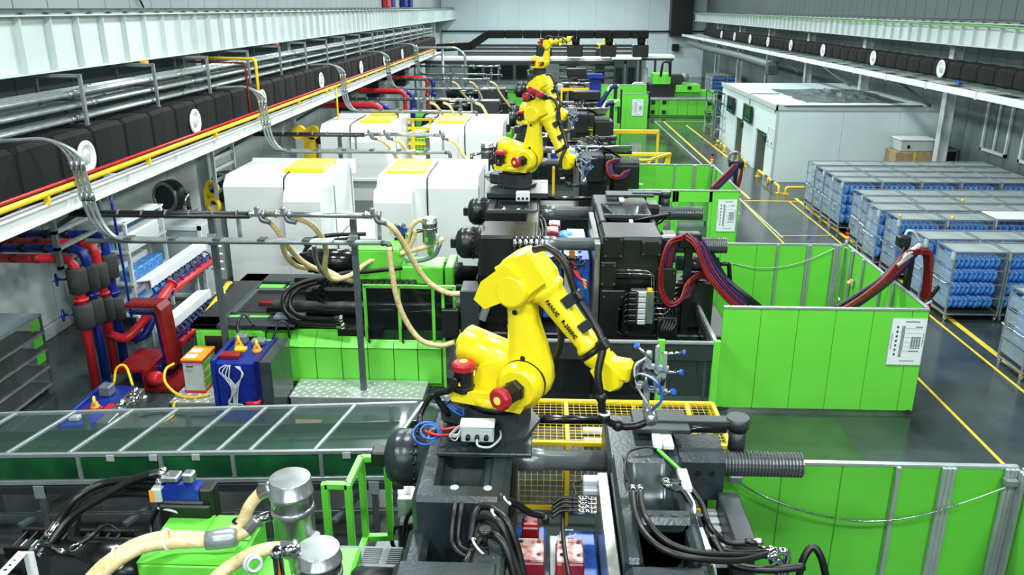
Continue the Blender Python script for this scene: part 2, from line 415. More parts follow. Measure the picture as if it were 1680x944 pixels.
# support beams of the ducts
t = thing('support_beam', 'white steel channel beam carrying the left black duct', 'beam', (-9.3, 8, 4.2))
m = M(); m.box((-9.32, 8, 4.26), (-9.3, 88, 4.5)); m.build('web', 'white', t)
m = M(); m.box((-9.44, 8, 4.5), (-9.2, 88, 4.53)); m.build('top_flange', 'white', t)
m = M(); m.box((-9.44, 8, 4.23), (-9.2, 88, 4.26)); m.build('bottom_flange', 'white', t)
m = M(); m.box((-9.3, 10.3, 4.26), (-9.21, 10.32, 4.5)); p = m.build('stiffener', 'white', t); rep(p, [(0, 2.5 * k, 0) for k in range(1, 31)])
m = M(); m.beam((-12., 18.1, 4.36), (-9.4, 18.1, 4.36), .12, .14); p = m.build('bracket_arm', 'white_steel', t); rep(p, [(0, 10.3 * k, 0) for k in range(1, 7)])
m = M(); m.beam((-11.8, 18.1, 2.9), (-9.5, 18.1, 4.2), .1, .1); p = m.build('bracket_brace', 'galv_dark', t); rep(p, [(0, 10.3 * k, 0) for k in range(1, 7)])
t = thing('gas_pipe', 'yellow gas pipe running along the left support beam', 'pipe', (-9.2, 8, 4.6))
m = M(); m.pipe([(-9.22, 8, 4.72), (-9.22, 86, 4.72)], .055, 10); m.build('main_run', 'yellow_rail', t)
m = M(); m.pipe([(-9.22, 26.7, 4.72), (-9.22, 26.7, 6.45), (-11.6, 27.3, 6.45)], .05, 10); m.build('riser', 'yellow_rail', t)
m = M(); m.pipe([(-9.22, 36.8, 4.72), (-9.22, 36.8, 3.2)], .04, 8); m.build('drop_pipe', 'yellow_rail', t)
m = M(); m.box((-9.27, 14.6, 4.53), (-9.17, 14.66, 4.68)); p = m.build('clamp', 'yellow_rail', t); rep(p, [(0, 4.1 * k, 0) for k in range(1, 15)])
t = thing('fire_pipe', 'thin red pipe behind the yellow gas pipe on the left', 'pipe', (-9.4, 8, 4.7))
m = M(); m.pipe([(-9.38, 8, 4.78), (-9.38, 86, 4.78)], .035, 8); m.build('main_run', 'red', t)
m = M(); m.pipe([(-9.38, 26.2, 4.78), (-9.38, 26.2, 6.35), (-11.5, 26.9, 6.35)], .03, 8); m.build('riser', 'red_dark', t)
t = thing('lattice_beam', 'white lattice support beam under the right black duct', 'beam', (15.4, 22, 4.9))
m = M(); m.box((15.3, 22, 4.9), (15.5, 98, 5.14), .02); m.build('front_chord', 'white', t)
m = M(); m.box((17.0, 22, 4.95), (17.1, 98, 5.14)); m.build('rear_chord', 'white_steel', t)
m = M(); m.beam((15.5, 22.3, 5.1), (17.0, 22.3, 5.1), .08, .06); p = m.build('tie', 'white_steel', t); rep(p, [(0, 2.06 * k, 0) for k in range(1, 37)])
m = M(); m.box((15.28, 22.3, 4.88), (15.52, 22.4, 5.16)); p = m.build('joint', 'white_steel', t); rep(p, [(0, 4.1 * k, 0) for k in range(1, 18)])
m = M(); m.beam((15.45, 37.7, 4.9), (17.3, 38.4, 3.78), .12, .12); p = m.build('brace', 'galv', t); rep(p, [(0, 10.3 * k, 0) for k in range(-1, 6)])
m = M(); m.box((15.6, 33.6, 5.14), (16.1, 35.2, 5.17)); m.box((15.6, 30.5, 5.14), (16.1, 31.6, 5.17)); m.build('deck_plate', 'grey_light', t)
m = M(); 
for k in range(6): m.beam((15.9 + .05 * k, 33.2 + .04 * k, 5.17), (15.95, 33.35 + .05 * k, 5.3), .05, .05)
m.build('blue_cloth', 'blue_mold', label='crumpled blue cloth lying on the right lattice beam', cat='cloth')
# cable tray low on the right wall
t = thing('cable_tray', 'grey ribbed flexible trunk hanging along the far right wall', 'cable tray', (16, 62, 3.9))
m = M(); m.tube([(15.8, 60, 4.15), (15.8, 72, 4.25), (15.8, 84, 4.2), (15.7, 95, 4.35)], .3, 12, 16, rr=lambda i: 1.08 if i % 2 else .92); m.build('trunk', 'grey', t)
m = M(); m.box((15.5, 60, 3.5), (16.2, 60.8, 4.4), .05); m.build('end_box', 'galv_dark', t)
# windows in the right wall
for k, y in enumerate((31.2, 34.2)):
    m = M(); y1 = y + 2.0
    for a, b in (((XR - .12, y, 2.2), (XR - .02, y + .1, 4.4)), ((XR - .12, y1 - .1, 2.2), (XR - .02, y1, 4.4)), ((XR - .12, y, 2.2), (XR - .02, y1, 2.32)), ((XR - .12, y, 4.28), (XR - .02, y1, 4.4)), ((XR - .11, y + .95, 2.2), (XR - .03, y + 1.03, 4.4))): m.box(a, b)
    wd = m.build('window_%d' % (k + 1), 'white_steel', kind='structure')
    m = M(); m.box((XR - .07, y + .1, 2.3), (XR - .05, y1 - .1, 4.3)); m.build('pane', 'glass', wd)
# ================================================================ cabin on the right
t = thing('site_cabin', 'white panel cabin with flat roof, dark doors and wall screens', 'cabin', (10.95, 39.8, 0))
for a, b in ((39.8, 41.3), (41.3, 43.4), (43.4, 46.3), (46.3, 48.2), (48.2, 52.4)):
    m = M()
    z0 = 2.1 if a in (41.3, 46.3) else 0
    m.box((10.9, a + .006, z0), (11.0, b - .006, 3.5), .006); m.build('wall_panel', 'cabin', t)
for a, b in ((10.95, 14.0), (14.0, 16.6), (16.6, 18.6)):
    m = M(); m.box((a + .006, 39.75, 0), (b - .006, 39.85, 3.5), .006); m.build('wall_panel', 'cabin', t)
m = M(); m.box((10.85, 39.7, 3.5), (18.6, 52.5, 3.6), .02); m.build('roof', 'cabin', t)
m = M(); m.box((10.82, 39.67, 3.42), (10.9, 52.5, 3.64)); m.box((10.82, 39.67, 3.42), (18.6, 39.74, 3.64)); m.build('roof_edge', 'grey_light', t)
m = M(); m.box((10.88, 39.72, 0), (10.98, 39.82, 3.45)); m.build('corner_trim', 'grey_light', t)
for a, b in ((41.3, 43.4), (46.3, 48.2)):
    m = M(); m.box((10.98, a + .03, 0), (11.06, b - .03, 2.08), .01); d = m.build('door', 'charcoal', t)
    m = M(); m.box((10.93, a + .12, .9), (10.98, a + .2, 1.2)); m.build('door_handle', 'chrome', d)
    m = M(); m.box((10.8, a - .1, 1.72), (10.96, a + .28, 2.02), .02); m.build('door_closer', 'black', t)
for y in (39.95, 40.6):
    m = M(); m.box((10.87, y, 1.62), (10.9, y + .34, 2.5)); s = m.build('notice', 'paper', t)
    m = M()
    for a, b, c, d in ((.02, 1.64, .03, .86), (.31, 1.64, .32, .86), (.02, 1.64, .32, .012), (.02, 2.47, .32, .012)): m.box((10.862, y + a, b), (10.87, y + (c if c > a else a + c), b + d))
    m.box((10.862, y + .12, 1.74), (10.87, y + .22, 1.86)); m.build('print', 'print', s)
m = M(); m.pipe([(10.86, 39.9, 3.3), (10.86, 40.1, 3.64), (11.2, 39.62, 3.64), (17.5, 39.62, 3.66)], .03, 6); m.build('conduit', 'galv_dark', t)
m = M(); m.pipe([(10.86, 45.1, 3.1), (10.86, 45.1, 3.66), (12.4, 45.1, 3.66)], .02, 6); m.build('screen_cable', 'black', t)
for k, (y0, y1) in enumerate(((44.1, 45.9), (48.3, 50.1))):
    tv = thing('flat_screen', ['black flat screen on the cabin wall, nearer of two', 'black flat screen on the cabin wall, farther of two'][k], 'screen', (10.8, y0, 2.15), 'screens on the cabin wall')
    m = M(); m.box((10.72, y0, 2.2), (10.82, y1, 3.1), .02); m.build('housing', 'black', tv)
    m = M(); m.box((10.71, y0 + .08, 2.28), (10.722, y1 - .08, 3.02)); m.build('display', 'screen', tv)
    m = M(); m.box((10.704, y0 + .2, 2.32), (10.712, y1 - .3, 2.38)); m.box((10.704, y0 + .6, 2.6), (10.712, y0 + .64, 2.9)); m.build('display_line', 'blue_mold', tv)
m = M()
random.seed(3); G = {}
for i in range(15):
    for j in range(10):
        e = math.sin(i / 14 * PI) * math.sin(j / 9 * PI)
        G[i, j] = (12.6 + .34 * i + .3 * random.random(), 41.2 + .75 * j + .4 * random.random(), 3.61 + (.05 + .3 * random.random()) * e + .01)
m.add([G[i, j] for i in range(15) for j in range(10)], [(i * 10 + j, i * 10 + 10 + j, i * 10 + 11 + j, i * 10 + j + 1) for i in range(14) for j in range(9)])
m.build('plastic_sheet', 'cover_tarp', label='crumpled grey plastic sheet spread on the cabin roof', cat='plastic sheet')
# yellow bump rails by the cabin
def bump_rail(p, q, label):
    p, q = Vector(p), Vector(q); d = (q - p).normalized()
    t = thing('guard_rail', label, 'guard rail', p, 'yellow bump rails round the cabin')
    m = M(); m.pipe([p, p + Vector((0, 0, .3)), q + Vector((0, 0, .3)), q], .06, 10, .14); m.build('rail', 'yellow_rail', t)
    L = (q - p).length
    for a, b in ((.35, .5), (.68, .8)): m = M(); m.cyl(p + d * L * a + Vector((0, 0, .3)), p + d * L * b + Vector((0, 0, .3)), .063, 10); m.build('black_band', 'black', t)
    for a in (0, 1): m = M(); c = p + d * L * a; m.box(c + Vector((-.12, -.12, 0)), c + Vector((.12, .12, .02))); m.build('foot', 'yellow_rail', t)
    m = M(); m.cyl(p + d * L * .5, p + d * L * .5 + Vector((0, 0, .3)), .05, 8); m.build('post', 'yellow_rail', t)
bump_rail((10.65, 41.2, 0), (10.65, 37.3, 0), 'low yellow bump rail along the cabin front, at its near corner')
bump_rail((10.9, 37.1, 0), (13.2, 37.1, 0), 'low yellow and black bump rail facing the camera before the cabin end')
bump_rail((10.6, 45.6, 0), (10.6, 43.9, 0), 'low yellow bump rail between the two cabin doors')
bump_rail((10.5, 51.0, 0), (10.5, 48.6, 0), 'low yellow bump rail beyond the farther cabin door')
# crates and cartons behind the carts
DY = .6
t = thing('carton', 'brown cardboard carton under a white box behind the blue-bag carts', 'carton', (17.4, 38 + DY, 0))
m = M(); m.box((15.9, 37.5 + DY, 0), (18.0, 38.9 + DY, .18)); m.box((15.95, 37.55 + DY, .18), (17.9, 38.85 + DY, 1.0)); m.build('pallet_stack', 'wood', t)
m = M(); m.box((16.0, 37.55 + DY, 1.0), (17.7, 38.8 + DY, 1.75), .02); m.build('box', 'cardboard', t)
m = M(); m.box((16.8, 37.54 + DY, 1.0), (16.9, 38.81 + DY, 1.755)); m.build('tape', 'line_yellow', t)
t = thing('white_box', 'white lidded box on top of the brown carton behind the carts', 'box', (16.9, 38, 1.75))
m = M(); m.box((16.2, 37.65 + DY, 1.76), (17.7, 38.75 + DY, 2.25), .03); m.build('body', 'grey_light', t)
m = M(); m.box((16.15, 37.6 + DY, 2.25), (17.75, 38.8 + DY, 2.33), .02); m.build('lid', 'white', t)
m = M(); m.box((16.5, 37.63 + DY, 1.9), (16.62, 37.65 + DY, 2.05)); m.build('label_plate', 'black', t)
t = thing('wire_crate', 'dark crate with pale slatted rim beside the brown carton', 'crate', (18.35, 38.5, 0))
m = M(); m.box((18.04, 38.1, 0), (18.74, 39.1, 1.9), .02); m.build('body', 'black', t)
m = M(); 
for a, b in (((18.04, 38.07, .1), (18.11, 38.1, 1.85)), ((18.67, 38.07, .1), (18.74, 38.1, 1.85)), ((18.04, 38.07, 1.8), (18.74, 38.1, 1.9)), ((18.04, 38.07, .1), (18.74, 38.1, .2))): m.box(a, b)
m.build('rim', 'galv', t)
# ================================================================ blue-bag carts
CW, CD, CHT = 1.36, 1.0, 1.94
RAILS = (.66, 1.04, 1.42, 1.78)
def cart_mesh(t, film='film', cast=True):
    for x in (0, CW):
        for y in (0, CD): m = M(); m.box((x - .018, y - .018, .14), (x + .018, y + .018, CHT)); m.build('post', 'galv', t)
    for z, h, nm in ((.2, .016, 'frame_rail'), (CHT - .01, .016, 'frame_rail')) + tuple((z, .012, 'shelf_rail') for z in RAILS):
        m = M()
        for y in (0, CD): m.box((0, y - h, z - h), (CW, y + h, z + h))
        for x in (0, CW): m.box((x - h, 0, z - h), (x + h, CD, z + h))
        m.build(nm, 'galv', t)
    m = M(); m.box((.02, .02, .21), (CW - .02, CD - .02, .235)); m.build('deck', 'charcoal', t)
    m = M(); m.box((.02, .04, CHT - .05), (CW - .02, CD - .02, CHT - .035)); m.build('top_film', 'film_top', t)
    for i, z in enumerate((.3,) + RAILS[:3]): m = M(); m.box((-.012, .04, z + .05), (-.004, CD - .04, z + .36 - (.02 if i else 0))); m.build('side_film', 'film', t)
    m = M(); m.box((-.04, -.02, 1.72), (.0, .14, 1.9)); m.build('corner_card', 'grey_light', t)
    m = M(); m.pipe([(-.02, .04, 1.06), (-.12, .04, 1.06), (-.12, CD - .04, 1.06), (-.02, CD - .04, 1.06)], .018, 6); m.build('push_handle', 'chrome', t)
    for x in (.03, CW - .03):
        for y in (.04, CD - .04):
            m = M(); m.cyl((x - .02, y, .06), (x + .02, y, .06), .06, 10); m.box((x - .035, y - .04, .06), (x + .035, y + .04, .15), .01); m.build('caster', 'steel', t)
random.seed(11)
ROWS = [(10.78, 17.35), (10.78, 21.12), (10.62, 22.4), (10.75, 24.6), (10.62, 25.85), (10.85, 26.95), (10.92, 28.05), (10.98, 30.3), (11.0, 31.38), (11.0, 32.5), (11.02, 33.7)]
NC = [2, 5, 5, 5, 5, 5, 5, 5, 5, 5, 5]
c0 = None
CN = ['aisle-side', 'second from the aisle', 'third from the aisle', 'fourth from the aisle', 'wall-side']
for r, (x0, y0) in enumerate(ROWS):
    for k in range(NC[r]):
        x = x0 + 1.43 * k
        if x > 17.3: continue
        lb = ('chrome shelf cart of blue bags at the right edge, nearest to the camera' if k == 0 else 'chrome shelf cart at the right edge, wall side of the nearest one') if r == 0 else 'chrome shelf cart of blue bags, %s row of the block, %s' % (ORD[r - 1], CN[k])
        if c0 is None:
            c0 = thing('shelf_cart', lb, 'cart', (0, 0, 0), 'blue-bag carts'); cart_mesh(c0); c0.location = (x, y0, 0)
        else: copy_tree(c0, (x, y0, 0), lb)
# bags
def bag(name='bag'):
    m = M(); R = []
    for z, wx, wy in ((0, .03, .40), (-.02, .06, .43), (-.1, .076, .44), (-.2, .072, .42), (-.29, .052, .36), (-.345, .018, .26)):
        q = []
        for j in range(8):
            a = 2 * PI * j / 8; ca, sa = math.cos(a), math.sin(a)
            q.append((wx * ca * (1 + random.uniform(-.16, .16)), .46 + wy * (abs(sa) ** .5 * (1 if sa > 0 else -1)), z + .01 * random.random() * (j % 2)))
        R.append(q)
    return m.rings(R)
bm_ = [bag() for _ in range(4)]
bags_first = {}
def put_bag(x, y, z, k, label, mt='bag_blue'):
    key = (k, mt)
    if key not in bags_first:
        o = bm_[k].build('plastic_bag', mt, label=label, cat='bag', group='blue bags hanging in the carts'); bags_first[key] = (o, Vector(o.location))
    else:
        o = bags_first[key][0].copy(); COL.objects.link(o); o['label'] = label
    o.location = bags_first[key][1] + Vector((x, y, z))
SHELF = ['lowest', 'second lowest', 'second highest', 'highest']
rest = M()
def shelf_bags(r, k, lv, n, own):
    x0, y0 = ROWS[r]; x0 += 1.43 * k
    for i in range(n):
        x = x0 + .1 + (CW - .2) * (i + .5) / n + random.uniform(-.015, .015); z = RAILS[lv] - .01 + random.uniform(-.015, .01); kk = (i + lv + r) % 4
        if own: put_bag(x, y0 + .02, z, kk, '%s blue bag from the left, %s shelf, %s cart %s' % (ORD[i].replace('nearest', 'first'), SHELF[lv], 'nearest' if r == 1 else ORD[r - 1] + '-row', ['at the aisle', 'second from aisle', 'third from aisle', 'fourth from aisle', 'by the wall'][k]))
        else:
            n0 = len(rest.v); b = bm_[kk]; rest.add([(v[0] + x, v[1] + y0 + .02, v[2] + z) for v in b.v], b.f, True)
OWN = {(1, 0): 4, (1, 1): 4, (3, 0): 2, (3, 1): 2, (3, 2): 2, (3, 3): 1, (8, 0): 4, (4, 0): 1, (2, 2): 1, (6, 0): 1, (6, 1): 1}
for r in range(1, 11):
    for k in range(5):
        if ROWS[r][0] + 1.43 * k > 17.3: continue
        for lv in (3, 2, 1, 0):
            n = 9 if (r + k) % 3 else 8
            if (r, k) == (3, 2): n = 6
            if 4 - lv <= OWN.get((r, k), 0): shelf_bags(r, k, lv, n, True)
            elif lv >= 2 or k == 0: shelf_bags(r, k, lv, 6, False)
for lv in (3, 2, 1): shelf_bags(0, 0, lv, 7, False)
rest.build('bag_pile', 'bag_blue', kind='stuff', label='remaining blue bags packed deep inside the carts', cat='bags')
m = M(); m.box((13.62, 24.62, 1.955), (14.98, 25.62, 1.985), .01); m.build('white_board', 'white', label='white board lying flat on top of a blue-bag cart', cat='board')
for i, (x, y) in enumerate(((10.8, 24.9), (12.25, 24.66), (13.7, 27.1))):
    m = M(); m.lathe((x + .05, y, 1.95), (0, 0, 1), [(0, .05), (.05, .05), (.09, .03), (.1, .01)], 10); m.build('tag_button', 'led_amber', label='small yellow cap on a cart corner, ' + ['nearest the aisle', 'second from the aisle', 'farthest from the camera'][i], cat='cap')
# ================================================================ green cells
def fence(label, p, q, z0, z1, edges, posts=(), th=.045, cap='alu', mt='green', window=None):
    p, q = Vector((p[0], p[1], 0)), Vector((q[0], q[1], 0)); d = (q - p); L = d.length; d.normalize()
    t = thing('guard_fence', label, 'fence', (p.x, p.y, 0), 'green guard fences')
    for a, b in zip(edges[:-1], edges[1:]):
        m = M(); A, B = p + d * (a + .006), p + d * (b - .006)
        if window and window[0] <= a and b <= window[1]:
            m.beam(A + Vector((0, 0, (z0 + window[2]) / 2)), B + Vector((0, 0, (z0 + window[2]) / 2)), th, window[2] - z0)
            m.beam(A + Vector((0, 0, (z1 + window[3]) / 2)), B + Vector((0, 0, (z1 + window[3]) / 2)), th, z1 - window[3])
            for w0, w1 in ((a + .006, a + .1), (b - .1, b - .006)): m.beam(p + d * w0 + Vector((0, 0, (z0 + z1) / 2)), p + d * w1 + Vector((0, 0, (z0 + z1) / 2)), th, z1 - z0)
            pn = m.build('panel', mt, t)
            m = M(); m.beam(p + d * (a + .1) + Vector((0, 0, (window[2] + window[3]) / 2)), p + d * (b - .1) + Vector((0, 0, (window[2] + window[3]) / 2)), .012, window[3] - window[2]); m.build('pane', 'glass', pn)
        else:
            m.beam(A + Vector((0, 0, (z0 + z1) / 2)), B + Vector((0, 0, (z0 + z1) / 2)), th, z1 - z0, .006); m.build('panel', mt, t)
    m = M(); m.beam(p + Vector((0, 0, z1 + .025)), q + Vector((0, 0, z1 + .025)), th + .025, .05, .006); m.build('top_rail', cap, t)
    n = Vector((d.y, -d.x, 0))
    for pos, wd, side in posts:
        m = M(); c = p + d * pos + n * side * (th / 2 + .035)
        k = max(1, round(wd / .06))
        for j in range(k):
            cc = c + d * ((j - (k - 1) / 2) * .062)
            m = M(); m.beam(cc + Vector((0, 0, z0)), cc + Vector((0, 0, z1 + .03)), .05, .06, .012, up=tuple(d)); m.build('post', 'alu', t)
    for a in (edges[0] + .1, edges[-1] - .1):
        m = M(); c = p + d * a; m.box(c + Vector((-.04, -.04, 0)), c + Vector((.04, .04, z0 + .02))); m.build('foot', 'charcoal', t)
    return t
def notice(c, wx, wz, label, tilt=0):
    """paper sheet with ruled columns on the outer face of a fence"""
    x, y, z = c
    t = thing('notice_sheet', label, 'notice', c)
    m = M(); m.box((x - wx / 2 - .02, y - .012, z - wz / 2 - .02), (x + wx / 2 + .02, y, z + wz / 2 + .02), .004); m.build('backing', 'grey_light', t)
    m = M(); m.box((x - wx / 2, y - .016, z - wz / 2), (x + wx / 2, y - .012, z + wz / 2)); s = m.build('sheet', 'paper', t)
    m = M(); yy = (y - .02, y - .016); u = wx; v = wz
    def bx(a, b, cc, d): m.box((x + a * u, yy[0], z + b * v), (x + cc * u, yy[1], z + d * v))
    bx(-.12, .44, .3, .46); bx(-.15, -.42, .3, -.41); bx(-.47, -.15, -.455, .2); bx(.455, -.1, .47, .2)
    for i in range(7):
        zz = .33 - i * .1
        bx(-.36, zz - .018, -.30, zz + .018); bx(-.34, zz - .03, -.32, zz + .03)
    for cx in (-.2, -.165, -.13): bx(cx, -.33, cx + .02, .36)
    for j in range(4):
        for i in range(9): bx(.12 + j * .075, .12 - i * .03 - .018, .175 + j * .075, .12 - i * .03)
        bx(.1 + j * .075, -.21, .15 + j * .075, -.185)
    for i in range(6): bx(-.08, .3 - i * .1, .4, .302 - i * .1)
    bx(.2, .33, .4, .345)
    m.build('print', 'print', s)
    m = M(); m.box((x - .13 * u, y - .021, z - .32 * v), (x - .11 * u, y - .016, z - .2 * v)); m.build('colour_mark', 'led_amber', s)
    return t
def stack_light(x, y, z, label):
    t = thing('signal_tower', label, 'signal light', (x, y, z))
    m = M(); m.cyl((x, y, z), (x, y, z + .12), .035, 10); m.build('base', 'grey_light', t)
    for i, c in enumerate(('led_amber', 'led_red', 'black')): m = M(); m.cyl((x, y, z + .12 + i * .1), (x, y, z + .21 + i * .1), .045, 12); m.build('lens', c, t)
# cell of the nearest machine: rear and side fences seen from inside
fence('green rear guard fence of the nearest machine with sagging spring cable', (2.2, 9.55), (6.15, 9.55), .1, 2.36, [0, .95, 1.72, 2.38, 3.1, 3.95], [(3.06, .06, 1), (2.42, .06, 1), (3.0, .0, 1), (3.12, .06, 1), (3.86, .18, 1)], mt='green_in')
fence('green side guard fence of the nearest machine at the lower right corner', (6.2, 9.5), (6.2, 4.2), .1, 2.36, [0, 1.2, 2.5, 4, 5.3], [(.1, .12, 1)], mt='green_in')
t = thing('spring_cable', 'thin coiled metal cable sagging across the nearest green rear fence', 'cable', (2.2, 9.3, 1.9))
P = [at(1212, 786, y=9.42), at(1225, 800, y=9.42), at(1270, 822, y=9.4), at(1340, 845, y=9.38), at(1420, 856, y=9.38), at(1500, 848, y=9.38), at(1572, 828, y=9.38)]
m = M(); m.tube(P, .013, 6, 22, rr=lambda i: 1.25 if i % 2 else .75); m.build('coil', 'chrome', t)
m = M(); m.tube([P[-1], at(1610, 815, y=9.4), at(1650, 800, y=9.42)], .007, 5); m.build('wire', 'grey_light', t)
m = M(); p0 = at(1655, 792, y=9.44); m.box(p0 - Vector((.06, .05, .04)), p0 + Vector((.1, .06, .05)), .01); m.box(P[0] - Vector((.12, .05, .04)), P[0] + Vector((.04, .06, .05)), .01); m.build('switch_box', 'grey', t)
m = M(); m.beam((2.16, 9.42, .1), (2.16, 9.42, 2.1), .06, .06); m.build('stand', 'black', t)
# second cell
fence('plain green front fence of the second cell carrying the nearest notice sheet', (3.62, 15.66), (7.68, 15.66), .08, 2.28, [0, .76, 1.5, 2.24, 2.98, 3.74, 4.06], mt='green')
notice((7.32, 15.63, 1.62), .66, .98, 'white printed notice sheet on the nearest plain green fence front')
fence('green rear fence of the second cell with aluminium posts', (3.3, 20.3), (7.6, 20.3), .1, 2.3, [0, 1.2, 2.1, 2.62, 3.4, 4.0, 4.3], [(2.62, .06, 1), (3.4, .12, 1), (4.1, .18, 1)])
fence('green right side fence of the second cell beside the aisle', (7.66, 20.28), (7.66, 15.7), .1, 2.3, [0, .5, 1.2, 2.3, 3.0, 4.58], [(.5, .12, 1), (1.25, .06, 1), (2.35, .06, 1), (3.0, .06, 1)])
m = M(); m.tube([at(1188, 430, y=20.27), at(1250, 440, y=20.2), at(1310, 432, y=20.2), at(1360, 412, y=20.2), at(1372, 406, y=20.26)], .012, 5); m.build('spring_cable', 'grey_light', label='thin sagging cable across the second cell rear fence', cat='cable')
stack_light(7.62, 20.3, 2.35, 'small red and amber signal tower on the second cell rear corner')
t = thing('safety_switch', 'yellow push button on the right side fence of the second cell', 'button', (7.55, 18.2, 1.6))
p = at(1395, 464, x=7.55); m = M(); m.box(p + Vector((0, -.06, -.08)), p + Vector((.06, .06, .08)), .01); m.build('box', 'grey_light', t)
m = M(); m.lathe(p, (-1, 0, 0), [(0, .05), (.05, .055), (.08, .03)], 12); m.build('button', 'led_amber', t)
# third cell
fence('green front fence of the third cell with clear windows and a notice', (2.75, 26.7), (6.36, 26.7), .08, 2.3, [0, .5, 1.1, 1.55, 2.75, 3.61], mt='green', window=(.5, 2.75, .2, 1.95))
notice((6.0, 26.67, 1.5), .6, 1.05, 'white printed notice sheet on the third cell fence front')
fence('green rear fence of the third cell below the yellow rails', (3.4, 31.4), (6.36, 31.4), .1, 2.3, [0, .8, 1.55, 2.3, 2.96], [(1.55, .06, 1), (2.3, .12, 1)])
fence('green right side fence of the third cell', (6.38, 31.38), (6.38, 26.75), .1, 2.3, [0, .9, 2.2, 3.4, 4.6], [(.1, .12, 1), (.9, .06, 1)])
stack_light(6.34, 31.4, 2.35, 'small red and amber signal tower on the third cell rear corner')
# guard with charcoal band in front of each clamp
def clamp_guard(dy, label):
    t = thing('clamp_guard', label, 'guard', (0.4, 14.75 + dy, 0))
    y = 14.75 + dy
    for a, b in ((-.6, 1.0), (1.0, 2.22), (2.36, 3.34)): m = M(); m.box((a + .01, y - .03, 1.52), (b - .01, y + .03, 1.88), .01); m.build('band', 'charcoal', t)
    m = M(); m.box((-.6, y - .045, 1.88), (3.4, y + .045, 1.92)); m.build('top_rail', 'alu', t)
    for x in (2.29, 3.35): m = M(); m.box((x - .07, y - .05, 0), (x + .07, y + .05, 1.95), .01); m.build('post', 'green', t)
    for a, b in ((-.5, .95), (1.0, 2.2), (2.38, 3.26)): m = M(); m.box((a, y - .008, .5), (b, y + .008, 1.5)); m.build('pane', 'glass_dark' if b < 2.3 else 'glass', t)
    m = M(); m.box((-.6, y - .03, .1), (3.3, y + .03, .48)); m.build('kick_panel', 'charcoal', t)
    m = M(); m.beam((3.33, y, 1.88), (3.33, y + 2.5, 1.92), .07, .09); m.build('side_rail', 'alu', t)
    m = M(); m.beam((3.3, y + .05, 1.72), (3.3, y + 2.5, 1.76), .03, .22); m.build('side_band', 'charcoal', t)
    m = M(); m.box((3.26, y + 2.4, 0), (3.42, y + 2.56, 2.2), .01); m.build('post', 'green', t)
    for k in range(2): m = M(); m.box((3.31, y + .8 + .8 * k, .1), (3.36, y + .88 + .8 * k, 1.7)); m.build('mullion', 'charcoal', t)
    m = M(); m.tube([(3.2, y + .1, 1.9), (3.24, y + .6, 1.86), (3.2, y + 1.3, 1.9), (3.26, y + 1.9, 2.0), (3.24, y + 2.4, 2.06)], .025, 6); m.build('cable', 'black', t)
clamp_guard(0, 'charcoal banded glass guard with green posts before the second machine clamp')
clamp_guard(11.1, 'charcoal banded glass guard with green posts before the third machine clamp')
# yellow mesh cage and glass tunnel between the first two machines
def mesh_panel(t, o, u, v, lu, lv, step, mt='yellow_rail', r=.0042):
    o, u, v = Vector(o), Vector(u), Vector(v); m = M()
    for i in range(1, int(lu / step) + 1): m.cyl(o + u * min(i * step, lu - .01), o + u * min(i * step, lu - .01) + v * lv, r, 4)
    for i in range(1, int(lv / step) + 1): m.cyl(o + v * min(i * step, lv - .01), o + v * min(i * step, lv - .01) + u * lu, r, 4)
    return m.build('mesh', mt, t, kind='stuff')
t = thing('mesh_cage', 'yellow wire mesh cage over the conveyor behind the nearest clamp', 'cage', (1.2, 12.1, 0))
X0, X1, Y0, Y1, ZT = -.75, 2.95, 11.5, 12.95, 1.5
for a, b in (((X0, Y0), (X1, Y0)), ((X0, Y1), (X1, Y1)), ((X0, Y0), (X0, Y1)), ((.42, Y0), (.42, Y1)), ((X1, Y0), (X1, Y1)), ((2.45, Y0), (2.5, Y1))):
    m = M(); m.beam((a[0], a[1], ZT), (b[0], b[1], ZT), .07, .07, .008); m.build('top_bar', 'yellow_rail', t)
m = M(); m.beam((X0, Y0 - .01, 1.12), (X1, Y0 - .01, 1.12), .05, .06); m.build('mid_bar', 'yellow_rail', t)
m = M(); m.beam((X0, Y0 - .01, .32), (X1, Y0 - .01, .32), .05, .06); m.build('low_bar', 'yellow_rail', t)
for x in (X0, .42, 1.6, X1):
    for y in (Y0, Y1): m = M(); m.box((x - .035, y - .035, 0), (x + .035, y + .035, ZT - .03)); m.build('post', 'yellow_rail', t)
mesh_panel(t, (X0, Y0, ZT + .01), (1, 0, 0), (0, 1, 0), X1 - X0, Y1 - Y0, .1)
mesh_panel(t, (X0, Y0, .32), (1, 0, 0), (0, 0, 1), X1 - X0, .8, .1)
mesh_panel(t, (X0, Y0, 1.14), (1, 0, 0), (0, 0, 1), X1 - X0, .34, .1)
t = thing('conveyor', 'low conveyor with white belts inside the yellow mesh cage', 'conveyor', (1, 12.2, 0))
m = M(); m.box((-.6, 11.75, 1.0), (2.4, 12.7, 1.15), .02); m.build('belt', 'charcoal', t)
for x in (-.4, 2.3): m = M(); m.box((x - .05, 11.8, 0), (x + .05, 12.65, 1.0)); m.build('leg', 'alu', t)
for i, y in enumerate((12.05, 12.42)):
    m = M(); m.cyl((.7, y, 1.22), (2.35, y, 1.22), .07, 14); m.build('white_roll', 'white', label='white tube lying on the caged conveyor, ' + ('nearer of two' if i == 0 else 'farther of two'), cat='tube', group='white tubes in the cage')
t = thing('water_bottle', 'clear plastic bottle standing in the yellow mesh cage', 'bottle', (2.62, 12.4, .0))
m = M(); m.box((2.5, 12.2, 0), (2.9, 12.6, 1.05)); m.build('stand', 'alu', t)
